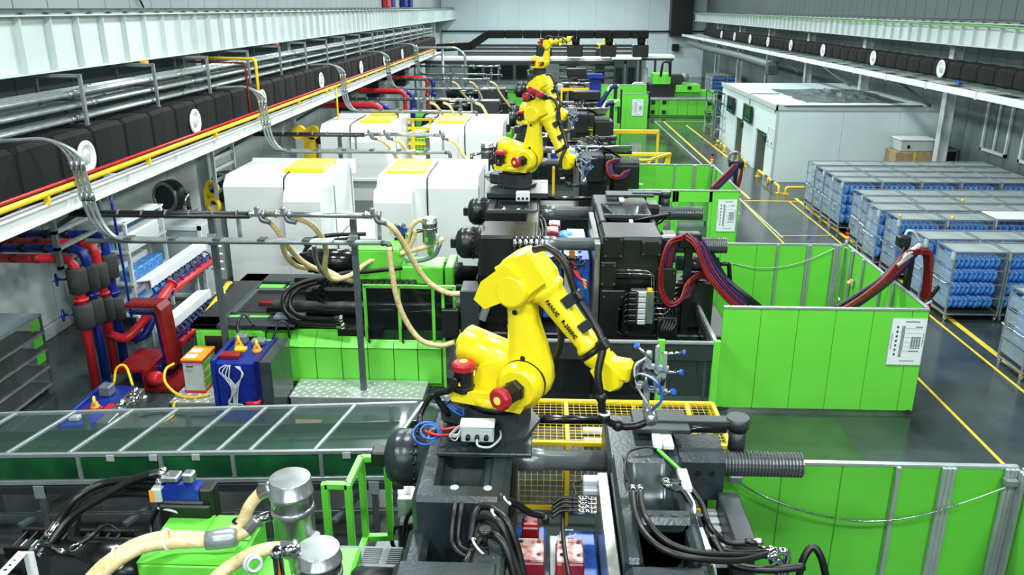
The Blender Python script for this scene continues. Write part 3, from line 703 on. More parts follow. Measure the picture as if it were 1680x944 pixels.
m = M(); m.lathe((2.62, 12.4, 1.05), (0, 0, 1), [(0, .055), (.02, .065), (.2, .065), (.25, .05), (.3, .025), (.33, .025)], 14); m.build('body', 'bottle', t)
m = M(); m.cyl((2.62, 12.4, 1.38), (2.62, 12.4, 1.41), .03, 12); m.build('cap', 'white', t)
m = M(); m.cyl((2.62, 12.4, 1.14), (2.62, 12.4, 1.22), .066, 14); m.build('wrapper', 'green_in', t)
# glass tunnel
t = thing('glass_tunnel', 'glass-roofed aluminium conveyor tunnel crossing the lower left', 'conveyor tunnel', (-7, 11.4, 0))
def fy(x): return 11.30 + .064 * x      # front edge
def by(x): return 12.99 + .098 * x      # rear edge
XA, XB = -11.2, -2.15
m = M(); m.beam((XA, fy(XA), 1.5), (XB, fy(XB), 1.5), .06, .07, .008); m.build('front_rail', 'alu', t)
m = M(); m.beam((XA, by(XA), 1.5), (XB, by(XB), 1.5), .06, .06, .008); m.build('rear_rail', 'alu', t)
m = M(); m.beam((XA, fy(XA), 1.03), (XB, fy(XB), 1.03), .07, .08, .008); m.build('low_rail', 'alu', t)
m = M(); m.beam((XA, fy(XA), .9), (XB, fy(XB), .9), .08, .14, .008); m.build('side_beam', 'charcoal', t)
m = M(); m.beam((XA, fy(XA), .42), (XB, fy(XB), .42), .08, .09, .008); m.build('base_beam', 'galv_dark', t)
bars = [-10.6, -9.9, -9.0, -8.05, -7.1, -6.35, -5.45, -4.85, -4.35, -3.35, -2.2]
for x in bars: m = M(); m.beam((x - .15, fy(x), 1.51), (x + .15, by(x), 1.51), .055, .05, .006); m.build('roof_bar', 'alu', t)
for a, b in zip(bars[:-1], bars[1:]):
    m = M(); z = 1.5
    m.add([(a - .13, fy(a), z), (b - .17, fy(b), z), (b + .13, by(b), z), (a + .17, by(a), z), (a - .13, fy(a), z + .01), (b - .17, fy(b), z + .01), (b + .13, by(b), z + .01), (a + .17, by(a), z + .01)], [(0, 1, 2, 3), (4, 5, 6, 7), (0, 1, 5, 4), (3, 2, 6, 7)]); m.build('roof_pane', 'glass', t)
fb = [-11, -9.2, -7.1, -5.85, -4.75, -3.4, -2.2]
for a, b in zip(fb[:-1], fb[1:]):
    m = M(); m.add([(a + .03, fy(a) + .01, 1.06), (b - .03, fy(b) + .01, 1.06), (b - .03, fy(b) + .01, 1.47), (a + .03, fy(a) + .01, 1.47), (a + .03, fy(a) - .0, 1.06), (b - .03, fy(b) - .0, 1.06), (b - .03, fy(b) - .0, 1.47), (a + .03, fy(a) - .0, 1.47)], [(0, 1, 2, 3), (4, 5, 6, 7), (0, 1, 5, 4), (2, 3, 7, 6)]); m.build('front_pane', 'glass_green', t)
for i, x in enumerate(fb):
    m = M(); m.box((x - .03, fy(x) - .03, 1.04), (x + .03, fy(x) + .03, 1.49)); m.build('mullion', 'alu', t)
for x in (-9.4, -7.75, -6.05, -4.3, -2.6):
    m = M(); m.beam((x, fy(x) - .02, 0), (x, fy(x) - .02, .95), .09, .09, .01); p = m.build('leg', 'galv_dark', t)
    m = M(); m.box((x - .08, fy(x) - .085, .78), (x + .08, fy(x) - .065, 1.0)); m.build('gusset', 'alu', p)
    m = M(); m.beam((x, by(x), 0), (x, by(x), 1.48), .08, .08, .01); m.build('rear_leg', 'galv_dark', t)
for x in (-6.6, -5.95, -5.3, -3.0): m = M(); m.box((x - .06, fy(x) - .045, 1.4), (x + .06, fy(x) - .03, 1.5)); m.build('hinge', 'grey_light', t)
m = M(); z = 1.0; m.add([(XA, fy(XA) + .12, z), (XB, fy(XB) + .12, z), (XB, by(XB) - .12, z), (XA, by(XA) - .12, z), (XA, fy(XA) + .12, z + .05), (XB, fy(XB) + .12, z + .05), (XB, by(XB) - .12, z + .05), (XA, by(XA) - .12, z + .05)], [(0, 1, 2, 3), (4, 5, 6, 7), (0, 1, 5, 4), (2, 3, 7, 6), (1, 2, 6, 5), (0, 3, 7, 4)]); m.build('belt', 'belt_green', t)
m = M(); m.beam((XA, by(XA) - .1, 1.12), (XB, by(XB) - .1, 1.12), .04, .2); m.build('belt_guide', 'belt_green', t)
for k in range(5):
    x = -9.6 + 1.6 * k; m = M(); m.beam((x, fy(x) - .3, .44), (x + .5, by(x) - .2, .44), .09, .06); m.build('floor_bar', 'galv_dark', t)
# ================================================================ robots
def robot(B, az, al, be, label, s=1.05, cap=3, tool=True, hose=True, detail=True, yaw5=0):
    az, al, be = [math.radians(v) for v in (az, al, be)]
    t = thing('industrial_robot', label, 'robot', B, 'yellow robot arms')
    W = Matrix.Translation(B) @ Matrix.Rotation(az, 4, 'Z') @ Matrix.Scale(s, 4)      # local: x forward, y left, z up; the arm's motor side is -y
    def P(name, m, mt, parent=t, X=W): return m.move(X).build(name, mt, parent)
    m = M(); m.prism([(-.36, -.3), (-.2, -.4), (.26, -.4), (.42, -.24), (.42, .24), (.26, .4), (-.2, .4), (-.36, .3)], 'z', 0, .05)
    m.prism([(-.28, -.24), (-.16, -.32), (.2, -.32), (.32, -.2), (.32, .2), (.2, .32), (-.16, .32), (-.28, .24)], 'z', .05, .3)
    b = P('base', m, 'charcoal')
    m = M(); m.box((-.62, -.26, .02), (-.26, .26, .3), .04); P('connector_box', m, 'charcoal', b)
    m = M()
    for k in range(4): m.lathe((-.62, -.18 + .12 * k, .17), (-1, 0, .1), [(0, .045), (.08, .045), (.1, .03), (.16, .03)], 10)
    P('connector', m, 'grey', b)
    m = M(); m.cyl((0, 0, .3), (0, 0, .37), .34, 28); P('slew_ring', m, 'black')
    m = M(); m.lathe((0, 0, .37), (0, 0, 1), [(0, .35), (.03, .37), (.09, .37), (.12, .33)], 28)
    m.prism([(-.42, .38), (.48, .38), (.52, .5), (.5, .86), (.3, .92), (.06, .86), (-.16, .78), (-.28, .52), (-.46, .48)], 'y', -.16, .04)
    m.prism([(-.42, .38), (.4, .38), (.46, .5), (.1, .56), (-.46, .5)], 'y', -.34, .3)
    m.prism([(-.1, .42), (.44, .42), (.54, .6), (.42, .88), (.2, .88)], 'y', .04, .24)
    tu = P('turret', m, 'yellow')
    m = M(); m.lathe((.36, -.16, .67), (0, -1, 0), [(0, .25), (.03, .26), (.12, .26), (.15, .22), (.2, .2)], 26); P('shoulder_gearbox', m, 'yellow')
    m = M(); m.lathe((.36, -.145, .67), (0, -1, 0), [(0, .262), (.02, .262)], 26); P('gear_ring', m, 'black')
    def motor(c, d, L, r, nm='motor'):
        m = M(); m.lathe(c, d, [(0, r * 1.1), (.05, r * 1.1), (.06, r), (L, r)], 6 if r > .08 else 12, smooth=False); mo = P(nm, m, 'black')
        d = Vector(d).normalized()
        m = M(); m.lathe(Vector(c) + d * L, d, [(0, r * 1.02), (.0, r * 1.16), (.06, r * 1.16), (.085, r * .95), (.09, r * .4)], 10, smooth=False); P('motor_cap', m, 'cap_red', mo)
        m = M(); m.cyl(Vector(c) + d * (L + .085), Vector(c) + d * (L + .097), r * .4, 10); P('plate', m, 'yellow_lid', mo)
        return mo
    motor((.36, -.36, .67), (-.25, -1, 0), .24, .11, 'shoulder_motor')
    mo = motor((-.3, -.26, .5), (0, 0, 1), .26, .115, 'slew_motor')
    m = M(); m.prism([(-.32, .6), (-.28, .6), (-.3, .65)], 'y', -.381, -.377); P('warning_mark', m, 'led_amber', mo)
    # balancer
    m = M(); m.lathe((-.48, .1, .92), (1, 0, -.26), [(0, .06), (.005, .18), (.04, .22), (.56, .22), (.62, .18), (.7, .17), (.78, .1), (.9, .09)], 28); ba = P('balancer', m, 'yellow')
    m = M(); m.lathe((-.495, .1, .924), (1, 0, -.26), [(-.03, .02), (-.03, .09), (.0, .1)], 18); P('end_cap', m, 'yellow', ba)
    m = M(); m.box((-.3, .0, .5), (.1, .2, .72), .03); P('balancer_bracket', m, 'yellow', ba)
    # lower arm
    J2 = Vector((.36, 0, .67)); A = W @ Matrix.Translation(J2) @ Matrix.Rotation(al, 4, 'Y')
    m = M(); Q = []
    for z, a, bq in ((-.22, -.1, .1), (-.14, -.19, .24), (0, -.235, .3), (.15, -.21, .3), (.4, -.17, .25), (.7, -.14, .17), (.95, -.14, .16), (1.08, -.16, .17), (1.19, -.12, .13), (1.23, -.05, .06)):
        Q.append([(a, -.1, z), (a * .7, -.16, z), (bq * .7, -.16, z), (bq, -.1, z), (bq, .04, z), (bq * .7, .09, z), (a * .7, .09, z), (a, .04, z)])
    m.rings(Q, True, True); la = P('lower_arm', m, 'yellow', t, A)
    m = M(); m.cyl((0, .09, 0), (0, .13, 0), .15, 20); P('pivot_cover', m, 'yellow', la, A)
    m = M()
    for (u, z) in ((.02, .28), (-.03, .8)): m.cyl((u, -.165, z), (u, -.155, z), .03, 10)
    P('hole', m, 'black', la, A)
    # elbow and forearm, x along the forearm
    J3 = Matrix.Translation((0, 0, 1.075)); F = A @ J3 @ Matrix.Rotation(-al - be, 4, 'Y')
    m = M(); m.lathe((0, -.16, 0), (0, -1, 0), [(0, .17), (.05, .19), (.12, .19), (.16, .15)], 22); P('elbow_gearbox', m, 'yellow', t, F)
    m = M(); m.prism([(-.28, -.04), (-.2, -.15), (-.1, -.18), (.14, -.12), (.2, .04), (.2, .3), (.1, .34), (-.14, .33), (-.27, .24), (-.31, .1)], 'y', -.18 if cap else -.14, .24)
    m.prism([(-.3, .0), (.14, .0), (.14, .38), (-.22, .4)], 'y', -.26, -.18)
    el = P('elbow_housing', m, 'yellow', t, F)
    if cap:
        m = M(); m.prism([(-.27, -.2), (-.17, -.4), (-.02, -.37), (.05, -.1), (-.06, .2), (-.26, .14)], 'y', -.31, .1); P('motor_cover', m, 'yellow', el, F)
    else:
        for k, (u, z) in enumerate(((-.3, .1), (-.36, .28), (-.2, .42))):
            m = M(); m.cyl((u, -.14, z), (u - .08, -.3, z), .08, 8); m2 = P('wrist_motor', m, 'black', t, F)
            m = M(); m.lathe((u - .08, -.3, z), (-.4, -1, 0), [(0, .085), (.06, .09), (.12, .07)], 10); P('motor_cap', m, 'cap_red', m2, F)
    m = M()
    for k in range(7): m.cyl((-.2 + .05 * k, -.265, .05 + .02 * (k % 3)), (-.2 + .05 * k, -.255, .05 + .02 * (k % 3)), .012, 6)
    P('bolt', m, 'black', el, F)
    H = .2
    m = M(); m.lathe((.18, 0, H), (1, 0, 0), [(0, .2), (.05, .21), (.09, .17), (.16, .155), (.5, .14), (.72, .125), (.76, .15), (.8, .16)], 22); fo = P('forearm', m, 'yellow', t, F)
    m = M(); m.lathe((.985, 0, H), (1, 0, 0), [(0, .165), (.035, .172), (.06, .165)], 22); P('flange_ring', m, 'black', fo, F)
    if detail:
        for k in range(14):
            a = 2 * PI * k / 14; m = M(); m.cyl((1.0, .15 * math.cos(a), H + .15 * math.sin(a)), (1.05, .15 * math.cos(a), H + .15 * math.sin(a)), .012, 5)
            if k == 0: p = P('ring_bolt', m, 'galv_dark', fo, F)
        X = F @ Matrix.Translation((.48, -.143, H + .05)) @ Matrix.Rotation(PI / 2, 4, 'X') @ Matrix.Rotation(0, 4, 'Z')
        text('FANUC', .062, F @ Matrix.Translation((.4, -.163, H + .0)) @ Matrix.Rotation(PI / 2, 4, 'X'), 'black', 'lettering', fo, .01)
        text('R-2000iC', .062, F @ Matrix.Translation((.68, -.15, H + .0)) @ Matrix.Rotation(PI / 2, 4, 'X'), 'black', 'lettering', fo, .01)
    m = M(); m.lathe((1.04, 0, H), (1, 0, 0), [(0, .15), (.04, .16), (.14, .13), (.2, .11)], 20)
    for q in (-1, 1): m.prism([(1.16, H - .1), (1.36, H - .13), (1.46, H - .06), (1.46, H + .06), (1.36, H + .13), (1.16, H + .1)], 'y', q * .08, q * .15)
    wr = P('wrist', m, 'yellow', fo, F)
    G = F @ Matrix.Translation((1.36, 0, H)) @ Matrix.Rotation(be + yaw5, 4, 'Y')
    m = M(); m.lathe((0, .1, 0), (0, -1, 0), [(0, .12), (.02, .14), (.18, .14), (.2, .12)], 20); m.box((-.1, -.12, -.02), (.22, .12, .2), .05); P('wrist_head', m, 'yellow', wr, G)
    m = M(); m.lathe((.22, 0, .06), (1, 0, 0), [(0, .13), (.04, .15), (.08, .15), (.1, .1)], 18); P('tool_flange', m, 'black', wr, G)
    if tool:
        m = M(); m.lathe((.3, 0, .06), (1, 0, -.1), [(0, .13), (.05, .13), (.2, .06), (.26, .05)], 14); P('tool_cone', m, 'black', t, G)
        tl = M(); tl.box((.34, -.04, -.34), (.4, .04, .34), .01); tl.box((.44, -.03, -.1), (.48, .03, .42), .008); tl.box((.52, -.03, -.05), (.56, .03, .36), .008); tl.box((.3, -.22, .0), (.36, .22, .06), .01); tl.box((.34, -.03, .16), (.58, .03, .2)); tl.box((.34, -.03, -.1), (.58, .03, -.06))
        g = P('gripper_frame', tl, 'alu', t, G)
        m = M(); m.lathe((.32, 0, .04), (1, 0, 0), [(0, .11), (.06, .13), (.1, .08), (.2, .07)], 14); P('gripper_hub', m, 'steel', g, G)
        m = M(); m.lathe((.42, -.05, -.3), (.3, -.6, -.4), [(0, .07), (.1, .075), (.16, .05)], 12); P('docking_head', m, 'steel', g, G)
        for k, (p, d) in enumerate((((.5, 0, .34), (1, .2, .1)), ((.5, -.02, .14), (1, -.1, .2)), ((.5, -.04, -.1), (.8, -.5, .5)), ((.42, -.1, .3), (-.5, -.3, .6)))):
            d = Vector(d).normalized(); m = M(); m.cyl(p, Vector(p) + d * .2, .013, 8); r_ = P('suction_rod', m, 'chrome', g, G)
            m = M(); m.lathe(Vector(p) + d * .2, d, [(0, .015), (.015, .03), (.04, .034)], 10); P('suction_cup', m, 'blue_mold', r_, G)
        random.seed(5)
        for k in range(5):
            m = M(); c = Vector((.4, -.06 - .02 * k, .02 * k)); m.ring(c, (.3, 1, .2 * k), .07 + .012 * k, .009, 16, 5); P('air_loop', m, 'blue_mold' if k % 2 else 'grey_light', g, G)
        m = M(); m.tube([(.36, -.1, .12), (.5, -.16, .1), (.56, -.14, -.1), (.46, -.1, -.26)], .016, 6); P('air_line', m, 'blue_mold', g, G)
        m = M(); m.tube([(.36, -.08, .3), (.26, -.12, .2), (.3, -.14, .0), (.42, -.12, -.2)], .012, 6); P('air_line', m, 'grey_light', g, G)
    if hose:
        pts = [F @ Vector(v) for v in ((-.2, .0, .36), (-.12, -.02, .52), (.1, -.06, .58), (.45, -.08, .47), (.75, -.1, .45), (1.0, -.18, .42), (1.2, -.3, .24))]
        pts += [G @ Vector(v) for v in ((-.02, -.34, -.1), (.02, -.34, -.32), (.14, -.24, -.44), (.3, -.14, -.46), (.44, -.08, -.4))]
        m = M(); m.tube(pts, .04 * s, 10, 5); h = m.build('dress_hose', 'rubber', t)
        for k in (3, 5): m = M(); m.box((-.06, -.06, -.06), (.06, .06, .06), .02); m.move(Matrix.Translation(pts[k]) @ F.to_3x3().to_4x4()); m.build('hose_clamp', 'black', h)
        for k in (7, 8, 9): m = M(); m.sphere(pts[k], .062 * s, 10, 6); m.build('hose_joint', 'rubber', h)
        m = M(); m.ring(pts[8] + Vector((0, 0, .05)), Vector((0, 0, 1)), .05, .015, 12, 5); m.build('white_band', 'white', h)
        m = M(); m.box((.38, -.14, H + .12), (.5, -.02, H + .26)); m.box((.7, -.16, H + .1), (.8, -.04, H + .24)); P('hose_bracket', m, 'charcoal', h, F)
    if detail:
        m = M(); m.tube([W @ Vector(v) for v in ((-.5, -.25, .15), (-.62, -.32, .4), (-.4, -.4, .55), (-.34, -.38, .7))], .04, 8); P('motor_cable', m, 'rubber', t, Matrix.Identity(4))
        m = M(); m.tube([W @ Vector(v) for v in ((-.66, -.05, .18), (-.85, .0, .2), (-.95, -.1, .0), (-.85, -.3, -.05))], .035, 8); P('supply_cable', m, 'rubber', t, Matrix.Identity(4))
        m = M(); m.tube([A @ Vector(v) for v in ((.1, .16, .05), (.28, .2, .2), (.34, .2, .5), (.2, .2, .95))], .04, 8); P('arm_cable', m, 'rubber', t, Matrix.Identity(4))
    return t
R1 = robot((-.5, 8.56, 3.385), -20, -4.8, -49, 'yellow robot arm on the nearest black clamp, red motor caps and black dress hose', cap=1, s=1.02)
# ================================================================ clamping units
def clamp(yb, yf, z, xs, label, CM='cast_dark', rt=.12):
    """yb, yf: rear and front tie bars; xs: cap end, platen 0-1, moving platen 0-1, nut end, rod end"""
    c0, p0, p1, m0, m1, n1, r1 = xs; cen = (yb + yf) / 2
    t = thing('clamping_unit', label, 'clamping unit', (p0, cen, 0), 'black clamping units')
    zt = z + .33; zl = z - 2.0
    m = M(); m.box((p0 - .3, yf - .5, 0), (r1 + .2, yb + .4, zl + .15), .03); m.box((p0 - .3, yf - .55, 0), (r1 + .2, yf - .5, .5)); m.build('base_frame', 'black', t)
    f = M(); yj = yb - 1.28; yk = yf + .68
    f.box((p1 - .3, yf - .6, zl), (p1, yb + .55, z + .3), .03)
    f.box((p0, yj, z - .7), (p0 + .24, yb + .55, zt), .05); f.box((p0, yj - .08, z - .6), (p1 - .06, yj + .2, z + .34), .05)
    f.box((p1 - .24, yj, z - .7), (p1 - .02, yb + .55, zt), .05); f.box((p0 + .1, yb - .1, z - .6), (p1 - .1, yb + .5, zt - .02), .04)
    f.box((p0, yf - .6, z - .6), (p1 - .02, yk, z + .32), .06); f.box((p0 - .06, yk - .8, z - 1.7), (p0 + .2, yj + .3, z - .35), .08)
    f.box((p0 - .12, yk - .6, zl), (p1 - .1, yk + .12, z - .8), .08); f.box((p0 - .1, yj - .1, zl), (p1 - .1, yb + .5, z - .8), .08)
    f.box((p0 - .05, yk - .1, z - 2.0), (p0 + .18, yj + .08, z - .08), .06)
    fp = f.build('fixed_platen', CM, t)
    def scoop(x0, x1, prof, par):
        m = M(); R = []
        for k in range(13):
            u = k / 12; e = max(0, 1 - min(u, 1 - u) / .2); e = 1 - math.sqrt(max(0, 1 - e * e))
            R.append([(x0 + (x1 - x0) * u, y, zz + e * .28 * min(1, max(0, (zt + .02 - zz) / .4))) for y, zz in prof])
        n = len(prof); m.add([v for r in R for v in r], [(i * n + j, i * n + j + 1, i * n + n + j + 1, i * n + n + j) for i in range(12) for j in range(n - 1)], True)
        return m.build('pocket', 'cast_gloss', par)
    scoop(p0 + .23, p1 - .23, [(yj + .24, z + .1), (yj + .28, z - .1), (yj + .45, z - .2), (yj + .65, z - .16), (yj + .85, z - .02), (yj + 1.0, z + .12), (yj + 1.15, z + .2)], fp)
    mv = M(); 
    mv.box((m0 - .02, yb - .52, z - .5), (m0 + .64, yb + .55, zt), .04); mv.box((m0 + .5, yb - .45, z - .3), (m1 - .04, yb + .45, zt - .06), .04)
    mv.box((m0, yk, z - 1.1), (m0 + .17, yb - .4, z + .34), .04); mv.box((m1 - .2, yk, z - 1.1), (m1 - .06, yb - .4, z + .28), .05)
    mv.box((m0 + .1, yj - .36, z - .5), (m1 - .1, yj - .14, z + .33), .05); mv.box((m0, yf - .6, z - .6), (m1 - .1, yk, z + .32), .06)
    mv.box((m0 + .0, yf - .6, zl), (m0 + .3, yb + .5, z - .5), .05); mv.box((m0 + .2, yf - .4, zl), (m1, yf + .3, z - .5), .05); mv.box((m0 + .2, yb - .3, zl), (m1, yb + .4, z - .5), .05)
    mp = mv.build('moving_platen', CM, t)
    scoop(m0 + .16, m1 - .18, [(yj - .14, z + .25), (yj - .1, z + .02), (yj + .05, z - .12), (yj + .25, z - .17), (yj + .45, z - .1), (yj + .62, z + .06), (yj + .74, z + .3)], mp)
    scoop(m0 + .2, m1 - .18, [(yk - .02, z + .1), (yk + .02, z - .5), (yk + .14, z - .8), (yk + .3, z - .8), (yj - .45, z - .6), (yj - .36, z - .2), (yj - .36, z + .2)], mp)
    m = M(); m.lathe((m0 + .22, yk + .34, z - .18), (1, 0, -.12), [(0, .12), (.04, .17), (.2, .17), (.24, .13), (.42, .13), (.46, .08)], 18); m.build('ejector_cylinder', 'cast_gloss', mp)
    m = M(); m.box((m0 - .14, yf - .4, zl + .1), (m0 - .02, yb - .45, z + .12), .01); m.build('mould_plate', 'steel', mp)
    m = M(); m.box((p1, yf - .4, zl + .1), (p1 + .06, yb - .3, z + .1), .01); m.build('mould_plate', 'black', fp)
    for k in range(2):
        for q in (-1, 1):
            m = M(); m.cyl((p0 + .42 + .34 * k, yj + .12 + q * 0, z + .33), (p0 + .42 + .34 * k, yj + .12, z + .345), .045, 12)
        m.build('eye_plate', 'grey_light', fp)
    for k in range(5): m = M(); m.cyl((m0 + .3 + .12 * k, yj - .25, z + .33), (m0 + .3 + .12 * k, yj - .25, z + .336), .04 if k % 2 == 0 else .022, 10); m.build('bolt_hole', 'black', mp)
    for y in (yb, yf):
        m = M(); m.lathe((p0 + .1, y, z), (-1, 0, 0), [(0, .36), (.12, .36), (.14, .335), (.2, .335), (.21, .31), (.24, .31), (.25, .335), (.45, .335), (.5, .32), (.58, .25), (.62, .14)], 30); cy = m.build('clamp_cylinder', CM, t)
        m = M(); m.box((c0, y - .1, z - .1), (p0 - .48, y + .1, z + .1), .02); m.build('sensor_block', 'black', cy)
        m = M()
        for k in range(20):
            a = 2 * PI * k / 20; m.cyl((p0 - .12, y + .33 * math.cos(a), z + .33 * math.sin(a)), (p0 - .16, y + .33 * math.cos(a), z + .33 * math.sin(a)), .018, 6)
        m.build('bolt_ring', 'black', cy, kind='stuff')
        m = M(); m.lathe((p1 - .1, y, z), (1, 0, 0), [(0, rt * 1.16), (.45, rt * 1.16), (.46, rt), (m0 - p1 + .4, rt)], 22); m.build('tie_bar', 'bar_steel', t)
        m = M(); m.prism([(y - .3, z - .3), (y + .24, z - .3), (y + .3, z - .2), (y + .3, z + .18), (y + .22, z + .26), (y - .22, z + .26), (y - .3, z + .18)], 'x', m1 - .05, n1); nu = m.build('nut_housing', CM, t)
        for k in range(2): m = M(); m.cyl((n1 - .3 + .16 * k, y - .302, z + .04), (n1 - .3 + .16 * k, y - .29, z + .04), .04, 10); m.build('bolt_hole', 'black', nu)
        m = M(); pr = []; x = n1
        while x < r1: pr += [(x - n1, rt * 1.1), (x - n1 + .012, rt * 1.22), (x - n1 + .026, rt * 1.22)]; x += .038
        m.lathe((n1, y, z), (1, 0, 0), pr, 18, smooth=False); m.build('threaded_end', 'thread', t)
    m = M(); m.cyl((p1 - .2, yb + .62, z + .2), (m0 + .1, yb + .62, z + .2), .055, 12); m.cyl((m1 - .3, yb + .62, z + .1), (n1 + .2, yb + .62, z + .1), .045, 12); m.build('guide_rod', 'black_gloss', t)
    m = M(); m.beam((m0 + .3, yb + .2, z + .42), (m1 + .1, yb + .2, z + .42), .5, .06, .01); m.beam((m1 - .4, yb + .2, z + .44), (n1 + .2, yb + .2, z + .44), .16, .07, .01); m.cyl((n1 + .22, yb + .2, z + .36), (n1 + .22, yb + .2, z + .5), .13, 18); m.cyl((n1 + .22, yb + .16, z + .1), (n1 + .22, yb + .16, z + .34), .1, 14); m.build('locking_arm', 'charcoal', t)
    m = M(); m.box((m0 + .6, yb - .3, zt), (m0 + .72, yb + .3, zt + .06), .01); m.build('cable_duct', 'white', mp)
    return t
clamp(8.45, 5.5, 3.0, (-1.98, -1.3, -.32, .76, 1.6, 2.06, 2.98), 'black cast clamping unit with steel tie bars, nearest to the camera', 'cast')
# robot base plate on the platen
m = M(); m.box((-1.14, 7.9, 3.335), (-.1, 9.15, 3.384), .01); m.build('base_plate', 'cast', R1)
t = thing('junction_box', 'white junction box with three cable glands on the nearest robot plate', 'junction box', (-.75, 8.02, 3.44))
m = M(); m.box((-.88, 7.98, 3.47), (-.52, 8.14, 3.66), .015); jb = m.build('box', 'grey_light', t)
m = M(); m.box((-.89, 7.97, 3.65), (-.51, 8.15, 3.69), .01); m.build('lid', 'white', t)
for k in range(3): m = M(); m.cyl((-.8 + .1 * k, 7.985, 3.55), (-.8 + .1 * k, 7.93, 3.54), .026, 8); m.build('gland', 'black', t)
m = M(); m.tube([(-.7, 7.93, 3.54), (-.68, 7.88, 3.49), (-.55, 7.9, 3.47), (-.45, 8.05, 3.5), (-.47, 8.25, 3.5)], .014, 6); m.build('cable', 'grey_light', t)
def tangle(label, c, col, n, R, r, seed, group=None, sq=.5):
    random.seed(seed); m = M(); pts = []
    for k in range(n): pts.append(Vector(c) + Vector((R * math.cos(k * 1.9 + random.random()), R * math.sin(k * 1.9 + random.random()), R * sq * random.uniform(-.6, 1))))
    m.tube(pts, r, 6, 5); return m.build('cable_coil', col, label=label, cat='cable', group=group)
t = thing('air_hose', 'blue air hose coiled beside the nearest robot base with red ends', 'hose', (-1.25, 8.0, 3.4))
m = M(); m.ring((-1.28, 8.12, 3.5), (0, -.5, 1), .15, .014, 22, 6); m.ring((-1.24, 8.1, 3.53), (.2, -.4, 1), .1, .014, 20, 6); m.build('coil', 'blue_mold', t)
m = M(); m.tube([(-1.3, 8.1, 3.54), (-1.15, 8.05, 3.52), (-1.0, 8.1, 3.5)], .016, 6); m.tube([(-1.2, 8.24, 3.54), (-1.1, 8.22, 3.5), (-.95, 8.22, 3.53)], .016, 6); m.build('red_end', 'red', t)
tangle('blue cable bundle hanging behind the nearest robot base', (-1.0, 8.45, 3.62), 'blue_mold', 9, .12, .012, 4, sq=1.2)
tangle('tangled grey wires beside the white junction box', (-.95, 8.05, 3.52), 'grey_light', 14, .07, .008, 8, sq=1.3)
# mould halves between the near platens
def mould(x0, x1, y0, y1, z0, z1, label):
    t = thing('mould', label, 'mould', ((x0 + x1) / 2, (y0 + y1) / 2, z0)); w_ = x1 - x0
    m = M(); m.box((x0, y0, z0), (x0 + w_ * .4, y1, z1), .02); m.build('fixed_half', 'blue_mold', t)
    m = M(); m.box((x0 + w_ * .45, y0 + .1, z0), (x0 + w_ * .62, y1 - .1, z1 - .05), .01); m.build('middle_plate', 'grey_light', t)
    m = M(); m.box((x0 + w_ * .66, y0, z0), (x1, y1, z1 - .04), .02); mh = m.build('moving_half', 'blue_mold', t)
    for k in range(5): m = M(); m.cyl((x0 + w_ * .8, y0 + .2 + .4 * k, z1 - .04), (x0 + w_ * .8, y0 + .2 + .4 * k, z1 - .0), .04, 10); m.build('eye_bolt', 'steel', mh)
    return t
def red_block(c, sx, sy, sz, label, top='white'):
    x, y, z = c; t = thing('core_cylinder', label, 'cylinder', c)
    m = M(); m.box((x - sx, y - sy, z), (x + sx, y + sy, z + sz), .015); m.build('body', 'red_dark', t)
    m = M(); m.box((x - sx + .01, y - sy + .01, z + sz), (x + sx - .01, y + sy - .01, z + sz + .05), .012); tp = m.build('head', 'scuffed' if top == 'white' else 'red', t)
    for i in (-1, 1):
        for j in (-1, 1): m = M(); m.cyl((x + i * sx * .6, y + j * sy * .55, z + sz + .045), (x + i * sx * .6, y + j * sy * .55, z + sz + .056), .022, 8); m.build('bolt_hole', 'black', tp)
mould(-.3, .6, 5.0, 7.7, 1.3, 2.62, 'blue steel mould between the nearest platens')
red_block((-.1, 7.45, 2.63), .09, .1, .2, 'red hydraulic block with grey plug on the nearest mould, rear one', 'red')
red_block((-.1, 6.95, 2.63), .15, .18, .2, 'red hydraulic cylinder with scuffed white head on the nearest mould, left one')
red_block((.3, 6.95, 2.63), .14, .18, .2, 'red hydraulic cylinder with scuffed white head on the nearest mould, right one')
red_block((-.1, 6.3, 2.63), .12, .17, .2, 'red hydraulic cylinder on the nearest mould, cut by the picture edge', 'red')
def hose(label, pts, r=.035, mt='rubber', cat='hose', fit=None, name='hydraulic_hose', group=None, n=8, sub=6):
    t = thing(name, label, cat, pts[0], group)
    m = M(); m.tube(pts, r, n, sub); m.build('hose', mt, t)
    P = [Vector(p) for p in pts]
    for a, b in ((P[0], P[1]), (P[-1], P[-2])):
        if fit: m = M(); d = (b - a).normalized(); m.lathe(a, d, [(-.02, r * .8), (.02, r * 1.5), (.05, r * 1.5), (.06, r * 1.2), (.16, r * 1.2)], 10); m.build('fitting', fit, t)
    return t
def pp(l, y=None): return [at(a, b, y=c if len(q) > 2 else y) for q in l for (a, b, c) in [tuple(q) + ((y,) if len(q) == 2 else ())]]
